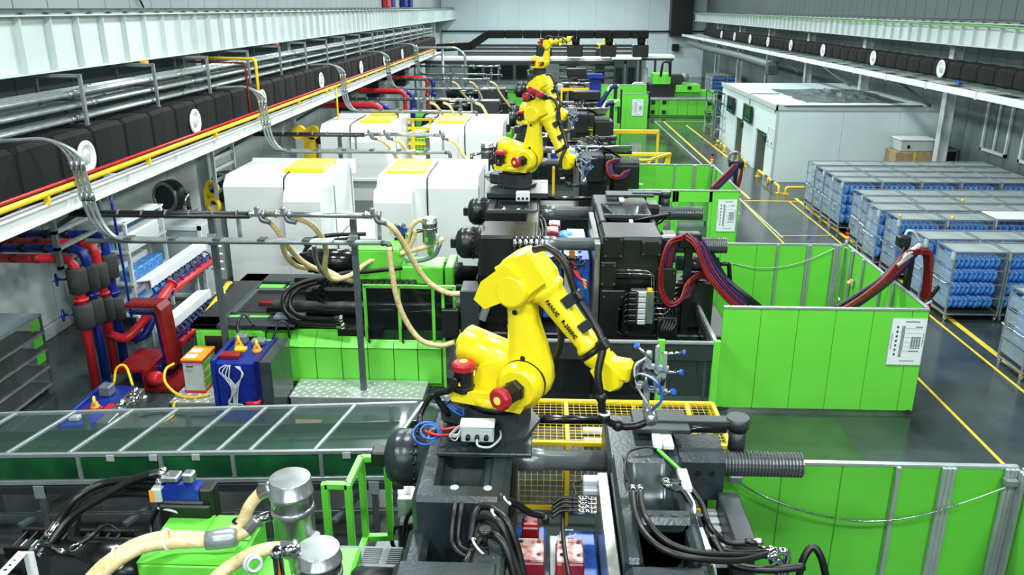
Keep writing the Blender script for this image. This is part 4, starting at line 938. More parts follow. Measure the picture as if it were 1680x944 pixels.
# hoses over the near moving platen
hose('black hydraulic hose curving from the moving platen to the right, left of a pair', pp([(1038, 800, 7.3), (1044, 845, 6.65), (1062, 880, 6.35), (1095, 905, 6.2), (1150, 918, 6.2), (1215, 920, 6.4), (1275, 905, 6.75)]), .03, fit='chrome')
hose('black hydraulic hose curving from the moving platen to the right, right of a pair', pp([(1050, 800, 7.28), (1056, 840, 6.65), (1078, 875, 6.4), (1112, 898, 6.3), (1170, 910, 6.35), (1275, 912, 6.7)]), .03, fit='chrome')
hose('black hydraulic hose from the upper platen fitting down beside the valve box', pp([(1090, 795, 7.35), (1118, 805, 7.3), (1140, 840, 7.15), (1158, 880, 6.95), (1190, 903, 6.9), (1270, 903, 6.9)]), .03, fit='chrome')
hose('black hydraulic hose looping over the white cable duct to the valve box', pp([(1088, 790, 7.4), (1125, 795, 7.4), (1150, 825, 7.25), (1165, 865, 7.0), (1195, 890, 6.95), (1250, 890, 6.9)]), .03, fit='chrome')
hose('black hose arch rising at the lower right picture edge', pp([(1310, 950, 7.4), (1318, 918, 7.45), (1333, 898, 7.5), (1347, 915, 7.45), (1356, 950, 7.4)]), .04)
hose('pair end of black hose at the lower right under the chrome elbows', pp([(1168, 880, 6.9), (1200, 925, 6.7), (1260, 935, 6.6), (1320, 930, 6.6)]), .04)
t = thing('elbow_fitting', 'chrome elbow fittings on a post at the lower right', 'fitting', at(1285, 930, y=6.8))
for a, b, c in ((1272, 1293, 905), (1262, 1280, 920)):
    p, q = at(a, c, y=6.85), at(b, c - 1, y=6.85); m = M(); m.pipe([p, q, q - Vector((0, 0, .5))], .038, 8, .06); m.build('elbow', 'chrome', t)
# white cable duct, wires, valve box
t = thing('cable_duct', 'white cable duct in three lengths down the nearest moving platen with green wire', 'cable duct', (1.5, 7.6, 3.2))
for (a, b, c), (d, e, f) in (((1075, 712, 8.5), (1079, 736, 8.1)), ((1118, 775, 7.6), (1128, 808, 7.3)), ((1144, 872, 6.9), (1158, 908, 6.65))):
    m = M(); m.beam(at(a, b, y=c) + Vector((0, 0, .02)), at(d, e, y=f) + Vector((0, 0, .02)), .1, .06, .006); m.build('duct_length', 'white', t)
m = M(); m.tube(pp([(1079, 738, 8.1), (1092, 750, 7.95), (1105, 762, 7.8), (1118, 774, 7.6)]), .022, 6); m.build('green_wire', 'green', t)
m = M(); m.tube(pp([(1128, 808, 7.3), (1138, 828, 7.2), (1140, 850, 7.05), (1146, 872, 6.9)]), .022, 6); m.tube(pp([(1158, 908, 6.65), (1150, 922, 6.6), (1132, 936, 6.6), (1124, 950, 6.6)]), .04, 8); m.build('white_wire', 'grey_light', t)
m = M(); m.tube(pp([(1079, 738, 8.1), (1060, 734, 8.1), (1032, 742, 8.0), (1025, 770, 7.6), (1028, 790, 7.4)]), .014, 6); m.build('black_wire', 'rubber', t)
t = thing('valve_terminal', 'black valve terminal box with grey connectors right of the nearest platen', 'valve box', (2.0, 7.6, 2.4))
m = M(); m.box((1.98, 7.2, 2.3), (2.22, 8.1, 2.85), .02); m.build('housing', 'charcoal', t)
m = M(); m.box((1.9, 7.15, 1.6), (2.3, 7.6, 2.3), .02); m.build('lower_box', 'black', t)
for k in range(6): m = M(); m.box((1.84, 7.3 + .13 * k, 2.42 + .02 * k), (1.98, 7.4 + .13 * k, 2.56 + .02 * k), .015); m.build('connector', 'grey_light', t)
m = M(); m.tube([(1.86, 7.4, 2.5), (1.8, 7.3, 2.4), (1.78, 7.1, 2.6), (1.82, 7.0, 2.3)], .018, 6); m.build('wire', 'grey_light', t)
t = thing('angle_bracket', 'grey drilled angle bracket at the lower right of the nearest clamp', 'bracket', (2.4, 6.9, 1))
m = M(); m.box((2.28, 6.2, 2.18), (2.42, 7.2, 2.22)); m.box((2.24, 7.1, .9), (2.42, 7.2, 2.22)); m.build('plate', 'grey', t)
for k in range(3): m = M(); m.cyl((2.35, 6.35 + .3 * k, 2.222), (2.35, 6.35 + .3 * k, 2.23), .035, 10); m.build('hole', 'black', t)
m = M(); m.box((2.3, 7.2, 2.1), (2.55, 7.35, 2.24), .02); m.build('clip', 'black', t)
# black hoses over the near fixed platen
for k, (l, g) in enumerate((([(752, 805, 7.3), (745, 840, 7.0), (742, 890, 6.75), (760, 912, 6.6), (785, 915, 6.55)], 'left of the pair dropping into the recess'), ([(762, 806, 7.3), (756, 840, 7.0), (753, 890, 6.75), (770, 905, 6.6), (800, 900, 6.55)], 'right of the pair dropping into the recess'),
    ([(895, 858, 7.3), (893, 848, 7.4), (870, 842, 7.35), (845, 826, 7.3), (825, 822, 7.2), (805, 830, 7.1), (785, 850, 6.9), (775, 900, 6.6)], 'arching to the rear red block'), ([(860, 950, 6.4), (850, 905, 6.5), (835, 862, 6.6), (815, 838, 6.75), (790, 832, 6.9), (778, 850, 6.8), (772, 890, 6.6)], 'thick arch tied with a white strap'),
    ([(855, 950, 6.35), (838, 905, 6.45), (822, 862, 6.55), (800, 848, 6.7), (782, 856, 6.8), (776, 880, 6.7)], 'second arch beside the strapped one'), ([(845, 950, 6.2), (832, 905, 6.3), (815, 880, 6.4), (795, 880, 6.45), (780, 900, 6.4), (770, 940, 6.3)], 'lower arch beside the black knob'),
    ([(785, 905, 6.35), (778, 925, 6.25), (785, 950, 6.1)], 'first of the bundle below the black knob'), ([(792, 905, 6.35), (795, 930, 6.2), (805, 950, 6.1)], 'second of the bundle below the black knob'), ([(798, 905, 6.35), (812, 925, 6.2), (825, 950, 6.1)], 'third of the bundle below the black knob'), ([(776, 903, 6.35), (765, 925, 6.2), (768, 950, 6.1)], 'fourth of the bundle below the black knob'))):
    hose('black hose on the nearest fixed platen, ' + g, pp(l), .038 if k > 1 else .03, group='black hoses on the fixed platen')
for k, (x, y, Y, sx) in enumerate(((813, 845, 6.68, .06), (786, 897, 6.36, .09), (832, 822, 7.18, .05))):
    m = M(); m.ring(at(x, y, y=Y), (.6, .2, .5), sx, .012, 14, 5); m.build('cable_tie', 'white', label='white strap round the black hoses, ' + ['on the arch over the platen', 'below the black knob', 'topmost near the mould'][k], cat='strap')
t = thing('knob', 'black round knob standing among the fixed platen hoses', 'knob', at(795, 900, y=6.4))
p = at(796, 900, y=6.4); m = M(); m.cyl(p, p + Vector((0, 0, .16)), .025, 8); m.build('stem', 'black', t); m = M(); m.lathe(p + Vector((0, 0, .15)), (0, 0, 1), [(0, .05), (.03, .07), (.06, .07), (.07, .04)], 14); m.build('head', 'black', t)
tangle('tangled red wires inside the nearest fixed platen recess', (-.82, 6.75, 2.5), 'red', 16, .14, .011, 21, sq=1)
tangle('tangled blue wires inside the nearest fixed platen recess', (-.86, 6.8, 2.55), 'blue_mold', 16, .16, .011, 23, sq=1)
tangle('tangled grey wires inside the nearest fixed platen recess', (-.8, 6.7, 2.4), 'grey_light', 14, .13, .009, 25, sq=1)
tangle('looped grey wires hanging beside the steel couplings on the nearest mould', (.27, 7.2, 2.75), 'grey_light', 14, .09, .009, 27, sq=1.6)
hose('black cable drop from the steel couplings across the nearest mould', pp([(925, 828, 7.5), (923, 860, 7.2), (926, 900, 6.8), (935, 950, 6.4)]), .022)
for k in range(4):
    t = thing('quick_coupling', 'chrome quick coupling at the nearest moving platen, %s of four from the top' % ORD[k].replace('nearest', 'first'), 'coupling', at(940, 818 + k * 7, y=7.5), 'chrome couplings'); a = at(940, 818 + k * 7, y=7.5 - .05 * k); b = at(980, 820 + k * 7, y=7.5 - .05 * k)
    m = M(); m.lathe(a, b - a, [(0, .02), (.05, .02), (.06, .032), (.14, .032), (.15, .024), (.22, .024), (.23, .03), ((b - a).length, .03)], 10); m.build('body', 'chrome', t)
    m = M(); m.tube([a, a + Vector((-.12, .0, .0)), a + Vector((-.22, -.05, -.05))], .018, 6); m.build('tail', 'rubber', t)
t = thing('limit_switch', 'steel switch cluster at the rear of the nearest mould plate', 'switch', at(970, 795, y=8.0))
for (x, y) in ((968, 790), (968, 806)): p = at(x, y, y=7.9); m = M(); m.box(p - Vector((.08, .06, .03)), p + Vector((.12, .06, .05)), .015); m.build('body', 'grey_light', t)
m = M(); m.tube(pp([(955, 790, 7.9), (940, 795, 7.9), (945, 812, 7.7), (935, 825, 7.6)]), .014, 6); m.build('wire', 'rubber', t)
# ================================================================ second machine: bed and injection side
Y2 = 16.45
t = thing('machine_bed', 'long green machine bed with black guide rails behind the blue steel blocks', 'machine bed', (-4.8, 18.2, 0))
m = M(); m.box((-7.6, Y2 + .12, 0), (-2.2, 19.9, .12)); m.box((-7.55, Y2 + .1, .1), (-2.2, 19.9, .98)); m.build('body', 'green_in', t)
xs = [-6.1, -5.55, -4.98, -4.4, -3.82, -3.25, -2.72, -2.2]
for a, b in zip(xs[:-1], xs[1:]):
    m = M(); m.box((a + .008, Y2, .12), (b - .008, Y2 + .1, .93), .008); m.build('panel', 'green', t)
    m = M(); m.prism([(Y2 - .02, .955), (Y2 + .02, .94), (Y2 + .45, 1.04), (Y2 + .45, 1.2), (Y2 + .3, 1.22)], 'x', a + .006, b - .006); m.build('sloped_panel', 'green', t)
m = M(); m.box((-7.6, Y2 + .02, .0), (-6.12, 19.9, 1.32), .01); m.build('end_cabinet', 'green', t)
for a in (-7.5, -6.75): m = M(); m.box((a, Y2, .1), (a + .68, Y2 + .03, 1.28), .006); d = m.build('cabinet_door', 'green', t); m = M(); m.box((a + .1, Y2 - .015, .72), (a + .52, Y2 + .001, 1.18)); m.build('window', 'black', d)
m = M(); z = 1.34
for a, b in (((-7.7, Y2, z), (-5.4, Y2 + .5, z + .1)), ((-7.7, 19.5, z), (-5.4, 20.1, z + .1)), ((-7.7, Y2, z), (-7.1, 20.1, z + .1)), ((-6.0, Y2, z), (-5.4, 18, z + .08))): m.box(a, b, .01)
m.build('top_frame', 'charcoal', t)
for a, b, y0 in ((-7.4, -6.75, Y2 + .55), (-6.65, -6.2, Y2 + .55), (-7.2, -6.5, 19.2), (-6.4, -6.0, 19.2)): m = M(); m.box((a, y0, z - .02), (b, y0 + .26, z + .03)); m.build('green_plate', 'green_light', t)
m = M(); m.box((-7.65, Y2 + .3, 1.321), (-6.1, 19.8, 1.35)); m.box((-6.12, Y2 + .4, 1.2), (-5.45, 19.8, 1.35)); m.build('deck_plate', 'charcoal', t)
m = M(); m.box((-7.0, 17.5, 1.351), (-5.7, 18.9, 1.36)); m.build('pit', 'black', t)
m = M(); m.box((-7.12, 17.35, 1.36), (-7.0, 19.0, 1.41)); m.box((-7.0, 18.9, 1.36), (-5.7, 19.0, 1.41)); m.build('pit_rim', 'galv_dark', t)
m = M(); m.cyl((-6.7, 18.0, 1.4), (-5.6, 18.0, 1.4), .035, 8); m.build('red_hose', 'red', t)
m = M(); m.beam((-5.95, Y2 + .55, 1.5), (-5.3, Y2 + .55, 1.5), .5, .05); m.build('film_sheet', 'film', t)
for y in (17.15, 17.6, 18.9, 19.3):
    m = M(); m.cyl((-6.2, y, 1.52), (-.9, y, 1.52), .09, 14); m.build('guide_rail', 'black_gloss' if y in (17.15, 19.3) else 'bar_steel', t)
m = M(); m.box((-5.5, 17.0, 1.2), (-1.3, 19.5, 1.42)); m.build('rail_bed', 'black', t)
m = M(); m.box((-4.5, Y2 + .2, 1.1), (-3.5, Y2 + .6, 1.3)); m.build('cable_trough', 'black', t)
t = thing('yellow_lever', 'yellow bar with rounded ends leaning on the left end of the machine bed', 'bar', (-7.75, 18, 1.3))
m = M(); m.beam((-7.72, 17.1, 1.3), (-7.75, 18.9, 1.55), .12, .06, .02); m.build('bar', 'yellow_rail', t); m = M(); m.sphere((-7.72, 17.05, 1.3), .1, 10, 6, sz=.5); m.sphere((-7.75, 18.95, 1.55), .1, 10, 6, sz=.5); m.build('end', 'orange', t, kind='stuff')
def injection(dx, y, label, hop, s=1., zc=2.35, full=True):
    """green injection unit: black motor drum, covers, barrel, valve"""
    t = thing('injection_unit', label, 'injection unit', (-4 + dx, y, 0))
    X = -4.3 + dx
    m = M(); m.lathe((X, y, zc), (-1, 0, 0), [(0, .3), (1.05, .3), (1.07, .27), (1.2, .27), (1.22, .22), (1.4, .2), (1.42, .12), (1.6, .1)], 26); dr = m.build('motor_drum', 'black_gloss', t)
    m = M(); m.box((X - .02, y - .48, zc - .3), (X + 1.0, y + .36, zc + .42), .03); cv = m.build('rear_cover', 'green', t)
    m = M(); m.box((X - .005, y - .48, zc + .425), (X + .98, y - .1, zc + .432)); m.box((X + .5, y - .08, zc + .425), (X + .98, y + .34, zc + .432)); m.box((X - .0, y - .08, zc + .425), (X + .47, y + .34, zc + .432)); m.build('cover_lid', 'green', cv, kind='stuff')
    m = M(); m.box((X + 1.0, y - .42, zc - .55), (X + 2.0, y + .42, zc + .02), .03); m.build('front_cover', 'green', t)
    m = M(); m.box((X + 1.1, y - .43, zc - .42), (X + 1.8, y - .415, zc - .38)); m.build('slot', 'black', t)
    m = M(); m.lathe((X + 1.9, y, zc - .25), (1, 0, 0), [(0, .26), (.5, .26), (.52, .18), (1.5, .16), (1.6, .08), (1.8, .06)], 18); m.build('barrel', 'black', t)
    if full: m = M(); m.box((X + 2.05, y - .5, zc - .6), (X + 2.25, y + .5, zc + .05), .02); m.build('end_plate', 'green', t)
    m = M(); m.box((X - 1.2, y - .55, zc - 1.0), (X + 2.0, y + .55, zc - .55), .03); m.build('carriage', 'black', t)
    m = M()
    for k in range(12): m.box((X - 1.1 + .16 * k, y + .6, zc - .75), (X - 1.0 + .16 * k, y + .95, zc - .68))
    m.build('drag_chain_link', 'black', t, kind='stuff')
    return t
I2 = injection(0, 18.3, 'green and black injection unit of the second machine under cream hoses', None)
def hopper(x, y, z0, label, r=.24, h=.62, pipe=True):
    t = thing('material_loader', label, 'hopper loader', (x, y, z0), 'steel hopper loaders')
    m = M(); m.lathe((x, y, z0), (0, 0, 1), [(-.3, r * .4), (-.08, r * .5), (0, r), (h * .52, r), (h * .54, r * 1.06), (h * .6, r * 1.06), (h * .62, r)], 28); m.build('body', 'steel', t)
    m = M(); m.lathe((x, y, z0 + h * .62), (0, 0, 1), [(0, r), (h * .14, r), (h * .15, r * 1.07), (h * .2, r * 1.07), (h * .21, r), (h * .37, r), (h * .38, r * .96)], 28); m.build('lid', 'steel', t)
    m = M(); m.box((x - r * .6, y - r - .02, z0 + .04), (x - r * .1, y - r + .06, z0 + .14), .01); m.build('window_plate', 'green_in', t)
    m = M(); m.box((x + r * .8, y - .1, z0 + .06), (x + r * 1.25, y + .02, z0 + .2), .02); m.build('sensor', 'grey_light', t)
    if pipe: m = M(); m.cyl((x - r, y - .05, z0 + h * .5), (x - r - .35, y - .1, z0 + h * .38), .05, 12); m.cyl((x - r - .33, y - .1, z0 + h * .2), (x - r - .33, y - .1, z0 + h * .46), .055, 12); m.build('inlet_pipe', 'chrome', t)
    return t
hopper(-2.63, 18.3, 2.85, 'steel hopper loader on the second machine beside the black cylinder', .17, .58)
def valve(c, label, s=1.):
    x, y, z = c; t = thing('hydraulic_valve', label, 'valve', c)
    m = M(); m.prism([(x - .2 * s, z), (x + .2 * s, z), (x + .2 * s, z + .1 * s), (x + .16 * s, z + .15 * s), (x + .06 * s, z + .15 * s), (x + .04 * s, z + .19 * s), (x - .14 * s, z + .19 * s), (x - .2 * s, z + .12 * s)], 'y', y - .09 * s, y + .09 * s); m.build('body', 'blue', t)
    m = M(); m.box((x - .2 * s, y - .08 * s, z + .2 * s), (x - .02 * s, y + .08 * s, z + .27 * s), .015); m.box((x + .02 * s, y - .06 * s, z + .18 * s), (x + .14 * s, y + .06 * s, z + .3 * s), .02); m.build('pilot', 'steel', t)
    m = M(); m.box((x - .32 * s, y - .1 * s, z - .04 * s), (x - .2 * s, y + .1 * s, z + .14 * s), .02); m.build('port_block', 'grey_light', t)
    m = M(); m.box((x - .33 * s, y - .105 * s, z - .02 * s), (x - .28 * s, y - .095 * s, z + .12 * s)); m.build('tag', 'orange', t)
    m = M(); m.box((x + .2 * s, y - .1 * s, z - .2 * s), (x + .34 * s, y + .1 * s, z + .14 * s), .02); m.box((x - .2 * s, y - .12 * s, z - .4 * s), (x + .25 * s, y + .12 * s, z), .02); m.build('manifold', 'black', t)
    m = M(); m.tube([(x + .05 * s, y, z - .3 * s), (x - .05 * s, y - .15, z - .1 * s), (x - .25 * s, y - .12, z - .08 * s)], .014 * s, 8); m.build('connector_cable', 'grey_light', t)
    return t
valve((-3.4, 18.9, 2.9), 'small blue hydraulic valve above the second injection unit', .8)
# cream hoses of the second machine
L = [('from the first trunk outlet into the sling by the black drum', [(430, 354, 15.8), (450, 372, 15.9), (470, 402, 16.2), (500, 432, 16.8), (540, 450, 17.3), (578, 462, 17.6)]),
     ('from the second trunk outlet down in a long loop', [(470, 355, 15.8), (505, 365, 15.9), (525, 385, 16.1), (535, 410, 16.3), (533, 440, 16.6), (545, 458, 17.0), (575, 452, 17.4), (605, 430, 17.8), (640, 420, 18.0), (690, 408, 18.2), (728, 392, 18.3)]),
     ('from the third trunk outlet across to the robot side', [(618, 358, 15.8), (645, 375, 15.9), (665, 405, 16.1), (685, 440, 16.3), (705, 465, 16.4), (735, 481, 16.4), (762, 482, 16.4)]),
     ('falling in front of the green safety frame', [(638, 405, 15.75), (642, 440, 15.75), (650, 485, 15.75), (665, 525, 15.8), (690, 558, 15.8), (722, 567, 15.8), (745, 562, 15.9)]),
     ('under the conduit, left one of the sling', [(462, 398, 15.8), (470, 420, 16.2), (490, 438, 16.8), (530, 442, 17.3), (560, 456, 17.6)]),
     ('rising to the top of the steel loader', [(662, 415, 18.2), (668, 395, 18.2), (675, 372, 18.2), (686, 362, 18.25), (694, 362, 18.3)]),
     ('rising to the lower pipe of the steel loader', [(650, 428, 18.2), (668, 410, 18.2), (678, 392, 18.2), (681, 378, 18.2)])]
for g, l in L: hose('cream ribbed material hose ' + g, pp(l), .06 if 'outlet' in g or 'frame' in g else .055, 'cream', 'hose', name='material_hose', group='cream hoses of the second machine')
hose('grey-green hose hanging from the conduit before the black drum', pp([(515, 402, 16), (518, 425, 16.6), (528, 445, 17), (540, 455, 17.3)]), .05, 'grey', name='material_hose')
hose('grey-green hose curving under the steel loader', pp([(665, 428, 18.1), (690, 428, 18.1), (712, 420, 18.1), (720, 405, 18.1), (722, 398, 18.15)]), .05, 'grey', name='material_hose')
# black hose loops on the bed
for k, (l, g) in enumerate((([(620, 450, 18), (560, 452, 17.8), (500, 462, 17.5), (470, 480, 17.2), (465, 505, 16.9), (485, 528, 16.6), (520, 533, 16.5), (565, 535, 16.4)], 'outermost loop'), ([(625, 454, 18), (560, 458, 17.8), (505, 468, 17.5), (480, 484, 17.2), (476, 505, 16.9), (492, 520, 16.6), (530, 524, 16.5), (562, 523, 16.4)], 'second loop'),
    ([(590, 390, 19), (540, 396, 19), (508, 402, 18.9), (495, 425, 18.8)], 'short upper loop to the blue valve'), ([(600, 384, 19.1), (545, 386, 19.1), (515, 392, 19), (500, 405, 18.9)], 'topmost short loop to the blue valve'), ([(660, 440, 17.6), (600, 446, 17.6), (560, 449, 17.6), (520, 462, 17.4)], 'straight one under the cream sling'))):
    hose('black hydraulic hose over the green machine bed, ' + g, pp(l), .055 if k < 2 else .05, fit='chrome' if k < 2 else None, group='black hoses on the machine bed')
t = thing('drag_chain', 'black drag chain curled on the green machine bed', 'drag chain', (-4.5, 17.6, 1.5))
def chain(t, pts, w_, h, n):
    P = [Vector(p) for p in pts]; Q = []
    for i in range(len(P) - 1):
        for k in range(n): Q.append(P[i].lerp(P[i + 1], k / n))
    Q.append(P[-1]); first = None
    for a, b in zip(Q[:-1], Q[1:]):
        d = (b - a); c = a + d * .08; e = b - d * .08
        m = M(); m.beam(c, e, w_, h, .01, up=(0, -1, 0) if abs(d.z) > abs(d.x) * 3 else (0, 0, 1)); m.build('chain_link', 'black', t)
A_ = [(-2.9, 17.7, 2.02), (-4.9, 17.7, 2.02)] + [(-4.9 - .25 * math.sin(a), 17.7, 1.77 + .25 * math.cos(a)) for a in (.5, 1.1, 1.7, 2.3, 2.9)] + [(-4.8, 17.7, 1.52), (-3.2, 17.7, 1.52)]
for a, b, n in ((0, 2, 14), (1, 7, 1), (6, 9, 4)): chain(t, A_[a:b], .34, .1, n)
# green safety frame of the second machine
def safety_frame(label, pts, z0, z1, glass='glass_dark', w_=.07, handles=True):
    t = thing('safety_gate', label, 'gate', (pts[0][0], pts[0][1], z0))
    for (a, b), (c, d) in zip(pts[:-1], pts[1:]):
        m = M(); m.beam((a, b, z1), (c, d, z1), w_, w_, .008); m.build('top_bar', 'green', t)
        m = M(); m.beam((a, b, z0 + .03), (c, d, z0 + .03), w_, w_, .008); m.build('low_bar', 'green', t)
        if glass: m = M(); m.beam((a, b, (z0 + z1) / 2), (c, d, (z0 + z1) / 2), .01, z1 - z0 - .1); m.build('pane', glass, t)
    for (a, b) in pts: m = M(); m.box((a - w_ / 2, b - w_ / 2, z0), (a + w_ / 2, b + w_ / 2, z1 + .03), .006); m.build('upright', 'green', t)
    if handles:
        for (a, b) in pts[:2]: m = M(); m.pipe([(a + .06, b - .05, z0 + .05), (a + .06, b - .1, z0 + .05), (a + .06, b - .1, z0 + .4), (a + .06, b - .05, z0 + .4)], .02, 6); m.build('handle', 'black', t)
    return t
safety_frame('green glazed safety gate with black handles before the second injection unit', [(-3.84, 16.6), (-3.1, 16.6), (-2.36, 16.6), (-1.9, 16.6)], 1.02, 2.33)
t = thing('control_cabinet', 'grey sheet steel column right of the green safety gate', 'cabinet', (-1.5, 16.4, 0))
m = M(); m.box((-1.75, 16.3, .6), (-1.35, 17.0, 2.35), .02); m.build('housing', 'charcoal', t); m = M(); m.beam((-1.3, 16.3, 1.7), (-1.05, 16.5, 2.4), .2, .06); m.build('ladder_tray', 'galv', t)
m = M(); m.box((-2.15, 16.2, 1.3), (-1.78, 16.35, 1.95), .02); m.build('connector_block', 'black', t)
m = M(); m.box((-2.16, 16.42, .05), (-2.1, 16.5, 2.3)); m.build('edge_panel', 'green', t)
# tread plates
def tread(x0, y0, x1, y1, z, label):
    t = thing('tread_plate', label, 'platform', (x0, y0, 0))
    m = M(); m.box((x0, y0, z - .04), (x1, y1, z), .005); m.build('plate', 'tread', t)
    m = M(); q_ = .11; n = int((y1 - y0) / q_); k = int((x1 - x0) / q_)
    for j in range(n):
        for i in range(k):
            x, y = x0 + .05 + i * q_ + (.02 if j % 2 else 0), y0 + .05 + j * q_; q = 1 if (i + j) % 2 else -1
            m.add([(x - .042, y - q * .042, z), (x - .008, y + .014 * q, z), (x + .042, y + q * .042, z), (x + .008, y - .014 * q, z), (x, y, z + .014)], [(0, 1, 4), (1, 2, 4), (2, 3, 4), (3, 0, 4)])
    m.build('raised_pattern', 'tread', t, kind='stuff')
    m = M(); m.box((x0, y0, 0), (x1, y0 + .03, z - .04)); m.box((x0, y0, 0), (x0 + .03, y1, z - .04)); m.box((x1 - .03, y0, 0), (x1, y1, z - .04)); m.build('skirt', 'galv', t)
tread(-5.35, 15.55, -2.5, 16.42, .2, 'checkered metal platform along the green machine bed')
tread(-7.75, 15.15, -6.55, 16.35, .22, 'checkered metal step under the orange-topped controller')
t = thing('heat_controller', 'grey controller box with orange top and rows of green modules', 'controller', (-7.3, 15.85, .22))
m = M(); m.box((-7.58, 15.6, .26), (-7.16, 16.3, .95), .01); bd = m.build('case', 'grey_light', t)
m = M(); m.box((-7.6, 15.58, .95), (-7.14, 16.32, 1.0), .01); m.build('top', 'orange', t)
m = M(); m.box((-7.605, 15.575, .92), (-7.135, 16.325, .95)); m.box((-7.6, 15.58, .22), (-7.14, 16.32, .27)); m.build('red_trim', 'red', t)
for k in range(3):
    m = M()
    for j in range(9): m.box((-7.16, 15.66 + .068 * j, .34 + .2 * k), (-7.145, 15.7 + .068 * j, .46 + .2 * k))
    m.build('module_row', 'green_in', t, kind='stuff')
    m = M(); m.box((-7.16, 15.64, .29 + .2 * k), (-7.145, 16.26, .31 + .2 * k)); m.build('red_stripe', 'orange', t)
for y in (15.65, 15.95): m = M(); m.box((-7.55, y, 1.0), (-7.32, y + .2, 1.004)); m.build('sticker', 'paper', t)
m = M(); m.pipe([(-7.48, 15.6, .84), (-7.48, 15.56, .84), (-7.36, 15.56, .84), (-7.36, 15.6, .84)], .012, 5); m.build('handle', 'black', t)
hose('yellow cable looping from the orange-topped controller to the floor', [(-7.0, 15.45, .26), (-7.3, 15.3, .26), (-7.65, 15.35, .3), (-7.95, 15.5, .5), (-8.0, 15.7, .7), (-7.9, 15.9, .75)], .03, 'yellow_rail', 'cable', name='power_cable')
hose('yellow cable hanging down to the floor before the metal step', [(-7.6, 15.1, .25), (-7.62, 15.05, .15), (-7.6, 14.9, .03), (-7.8, 14.4, .03)], .03, 'yellow_rail', 'cable', name='power_cable')
hose('yellow cable arched over the rear of the blue trough', [(-9.0, 15.4, .5), (-8.95, 15.5, .8), (-8.75, 15.5, .85), (-8.55, 15.3, .5)], .028, 'yellow_rail', 'cable', name='power_cable')
hose('black cable lying on the floor before the metal step', [(-8.6, 14.7, .03), (-7.9, 15.0, .03), (-7.2, 14.9, .03), (-6.6, 15.0, .03)], .025, 'rubber', 'cable', name='power_cable')
# blue steel blocks (moulds waiting on the floor)
def lift_eye(t, x, y, z, mt='orange'):
    m = M(); m.lathe((x, y, z), (0, 0, 1), [(0, .1), (.05, .1), (.07, .07), (.14, .06)], 14); e = m.build('lifting_eye', mt, t); m = M(); m.ring((x, y, z + .17), (1, .5, 0), .075, .03, 16, 6); m.build('eye_ring', 'yellow_rail', e)
t = thing('mould', 'tall dark blue steel mould with two yellow lifting eyes standing on the floor', 'mould', (-5.9, 15.2, 0))
m = M(); m.box((-6.5, 14.75, .0), (-5.62, 15.95, 1.3), .02); m.build('main_half', 'blue', t)
m = M(); m.box((-5.6, 14.7, .0), (-5.36, 15.95, 1.36), .01); m.build('oiled_face', 'cast_gloss', t)
m = M(); m.box((-5.7, 14.68, .0), (-5.6, 15.97, 1.38), .01); m.build('split_plate', 'blue_dark', t)
m = M(); m.box((-6.58, 14.7, .05), (-6.5, 15.95, 1.38), .01); m.build('end_plate', 'blue', t)
lift_eye(t, -6.3, 15.55, 1.3); lift_eye(t, -5.85, 15.35, 1.3)
m = M(); m.box((-6.5, 14.95, 1.3), (-6.1, 15.2, 1.38), .01); m.build('hook_block', 'red_dark', t); m = M(); m.box((-6.25, 15.15, 1.38), (-6.02, 15.3, 1.44), .01); m.build('link_block', 'yellow_rail', t)
m = M(); m.box((-6.45, 15.7, 1.3), (-6.2, 15.9, 1.5), .03); m.box((-6.1, 15.65, 1.3), (-5.8, 15.85, 1.42), .03); m.build('plug', 'grey', t)
m = M(); m.pipe([(-5.66, 14.75, .5), (-5.66, 14.6, .5), (-5.9, 14.6, .5)], .045, 8); m.pipe([(-5.66, 14.75, .38), (-5.66, 14.6, .38), (-5.9, 14.6, .38)], .045, 8); m.build('red_coupling', 'red', t)
for k in range(4): m = M(); m.cyl((-6.4 + .25 * k, 14.74, .3 + .2 * (k % 2)), (-6.4 + .25 * k, 14.7, .3 + .2 * (k % 2)), .03, 8); m.build('plug_screw', 'steel', t)
m = M(); random.seed(9)
for k in range(4):
    x = -6.28 + .03 * k; m.tube([(x, 14.72, 1.28), (x - .1 + .03 * k, 14.62, 1.2 - .05 * k), (x + .02, 14.62, 1.0), (x + .12, 14.6, .8), (x + .04 - .04 * k, 14.62, .5), (x - .1 + .1 * k, 14.62, .28 + .06 * k), (x + .1, 14.62, .4), (x + .14, 14.65, .8), (x + .36 - .04 * k, 14.66, 1.1), (x + .2, 14.7, 1.26)], .012, 5)
m.build('cable_bundle', 'grey_light', label='bundle of pale cables hanging on the tall dark blue mould', cat='cable')
hose('black cables rising from the top of the tall dark blue mould', [(-6.4, 15.85, 1.45), (-6.5, 16.1, 1.6), (-6.4, 16.3, 1.75), (-6.2, 16.25, 1.5)], .03, 'rubber', 'cable', name='power_cable')
hose('black cable arch at the right rear of the tall dark blue mould', [(-5.7, 15.9, 1.35), (-5.6, 16.1, 1.65), (-5.45, 16.15, 1.6), (-5.4, 16.1, 1.3)], .025, 'rubber', 'cable', name='power_cable')
t = thing('mould', 'low blue steel mould lying on the floor left of the glass tunnel', 'mould', (-8.8, 14.5, 0))
m = M(); m.prism([(-9.15, 15.4), (-8.5, 15.4), (-8.5, 13.8), (-9.15, 13.6)], 'z', 0, .45); m.build('body', 'blue', t)
m = M(); m.box((-9.2, 13.6, .0), (-9.12, 15.4, .56), .01); m.build('side_plate', 'blue', t)
m = M(); m.box((-8.5, 13.7, .0), (-8.25, 15.2, .5), .01); m.build('metal_face', 'steel', t)
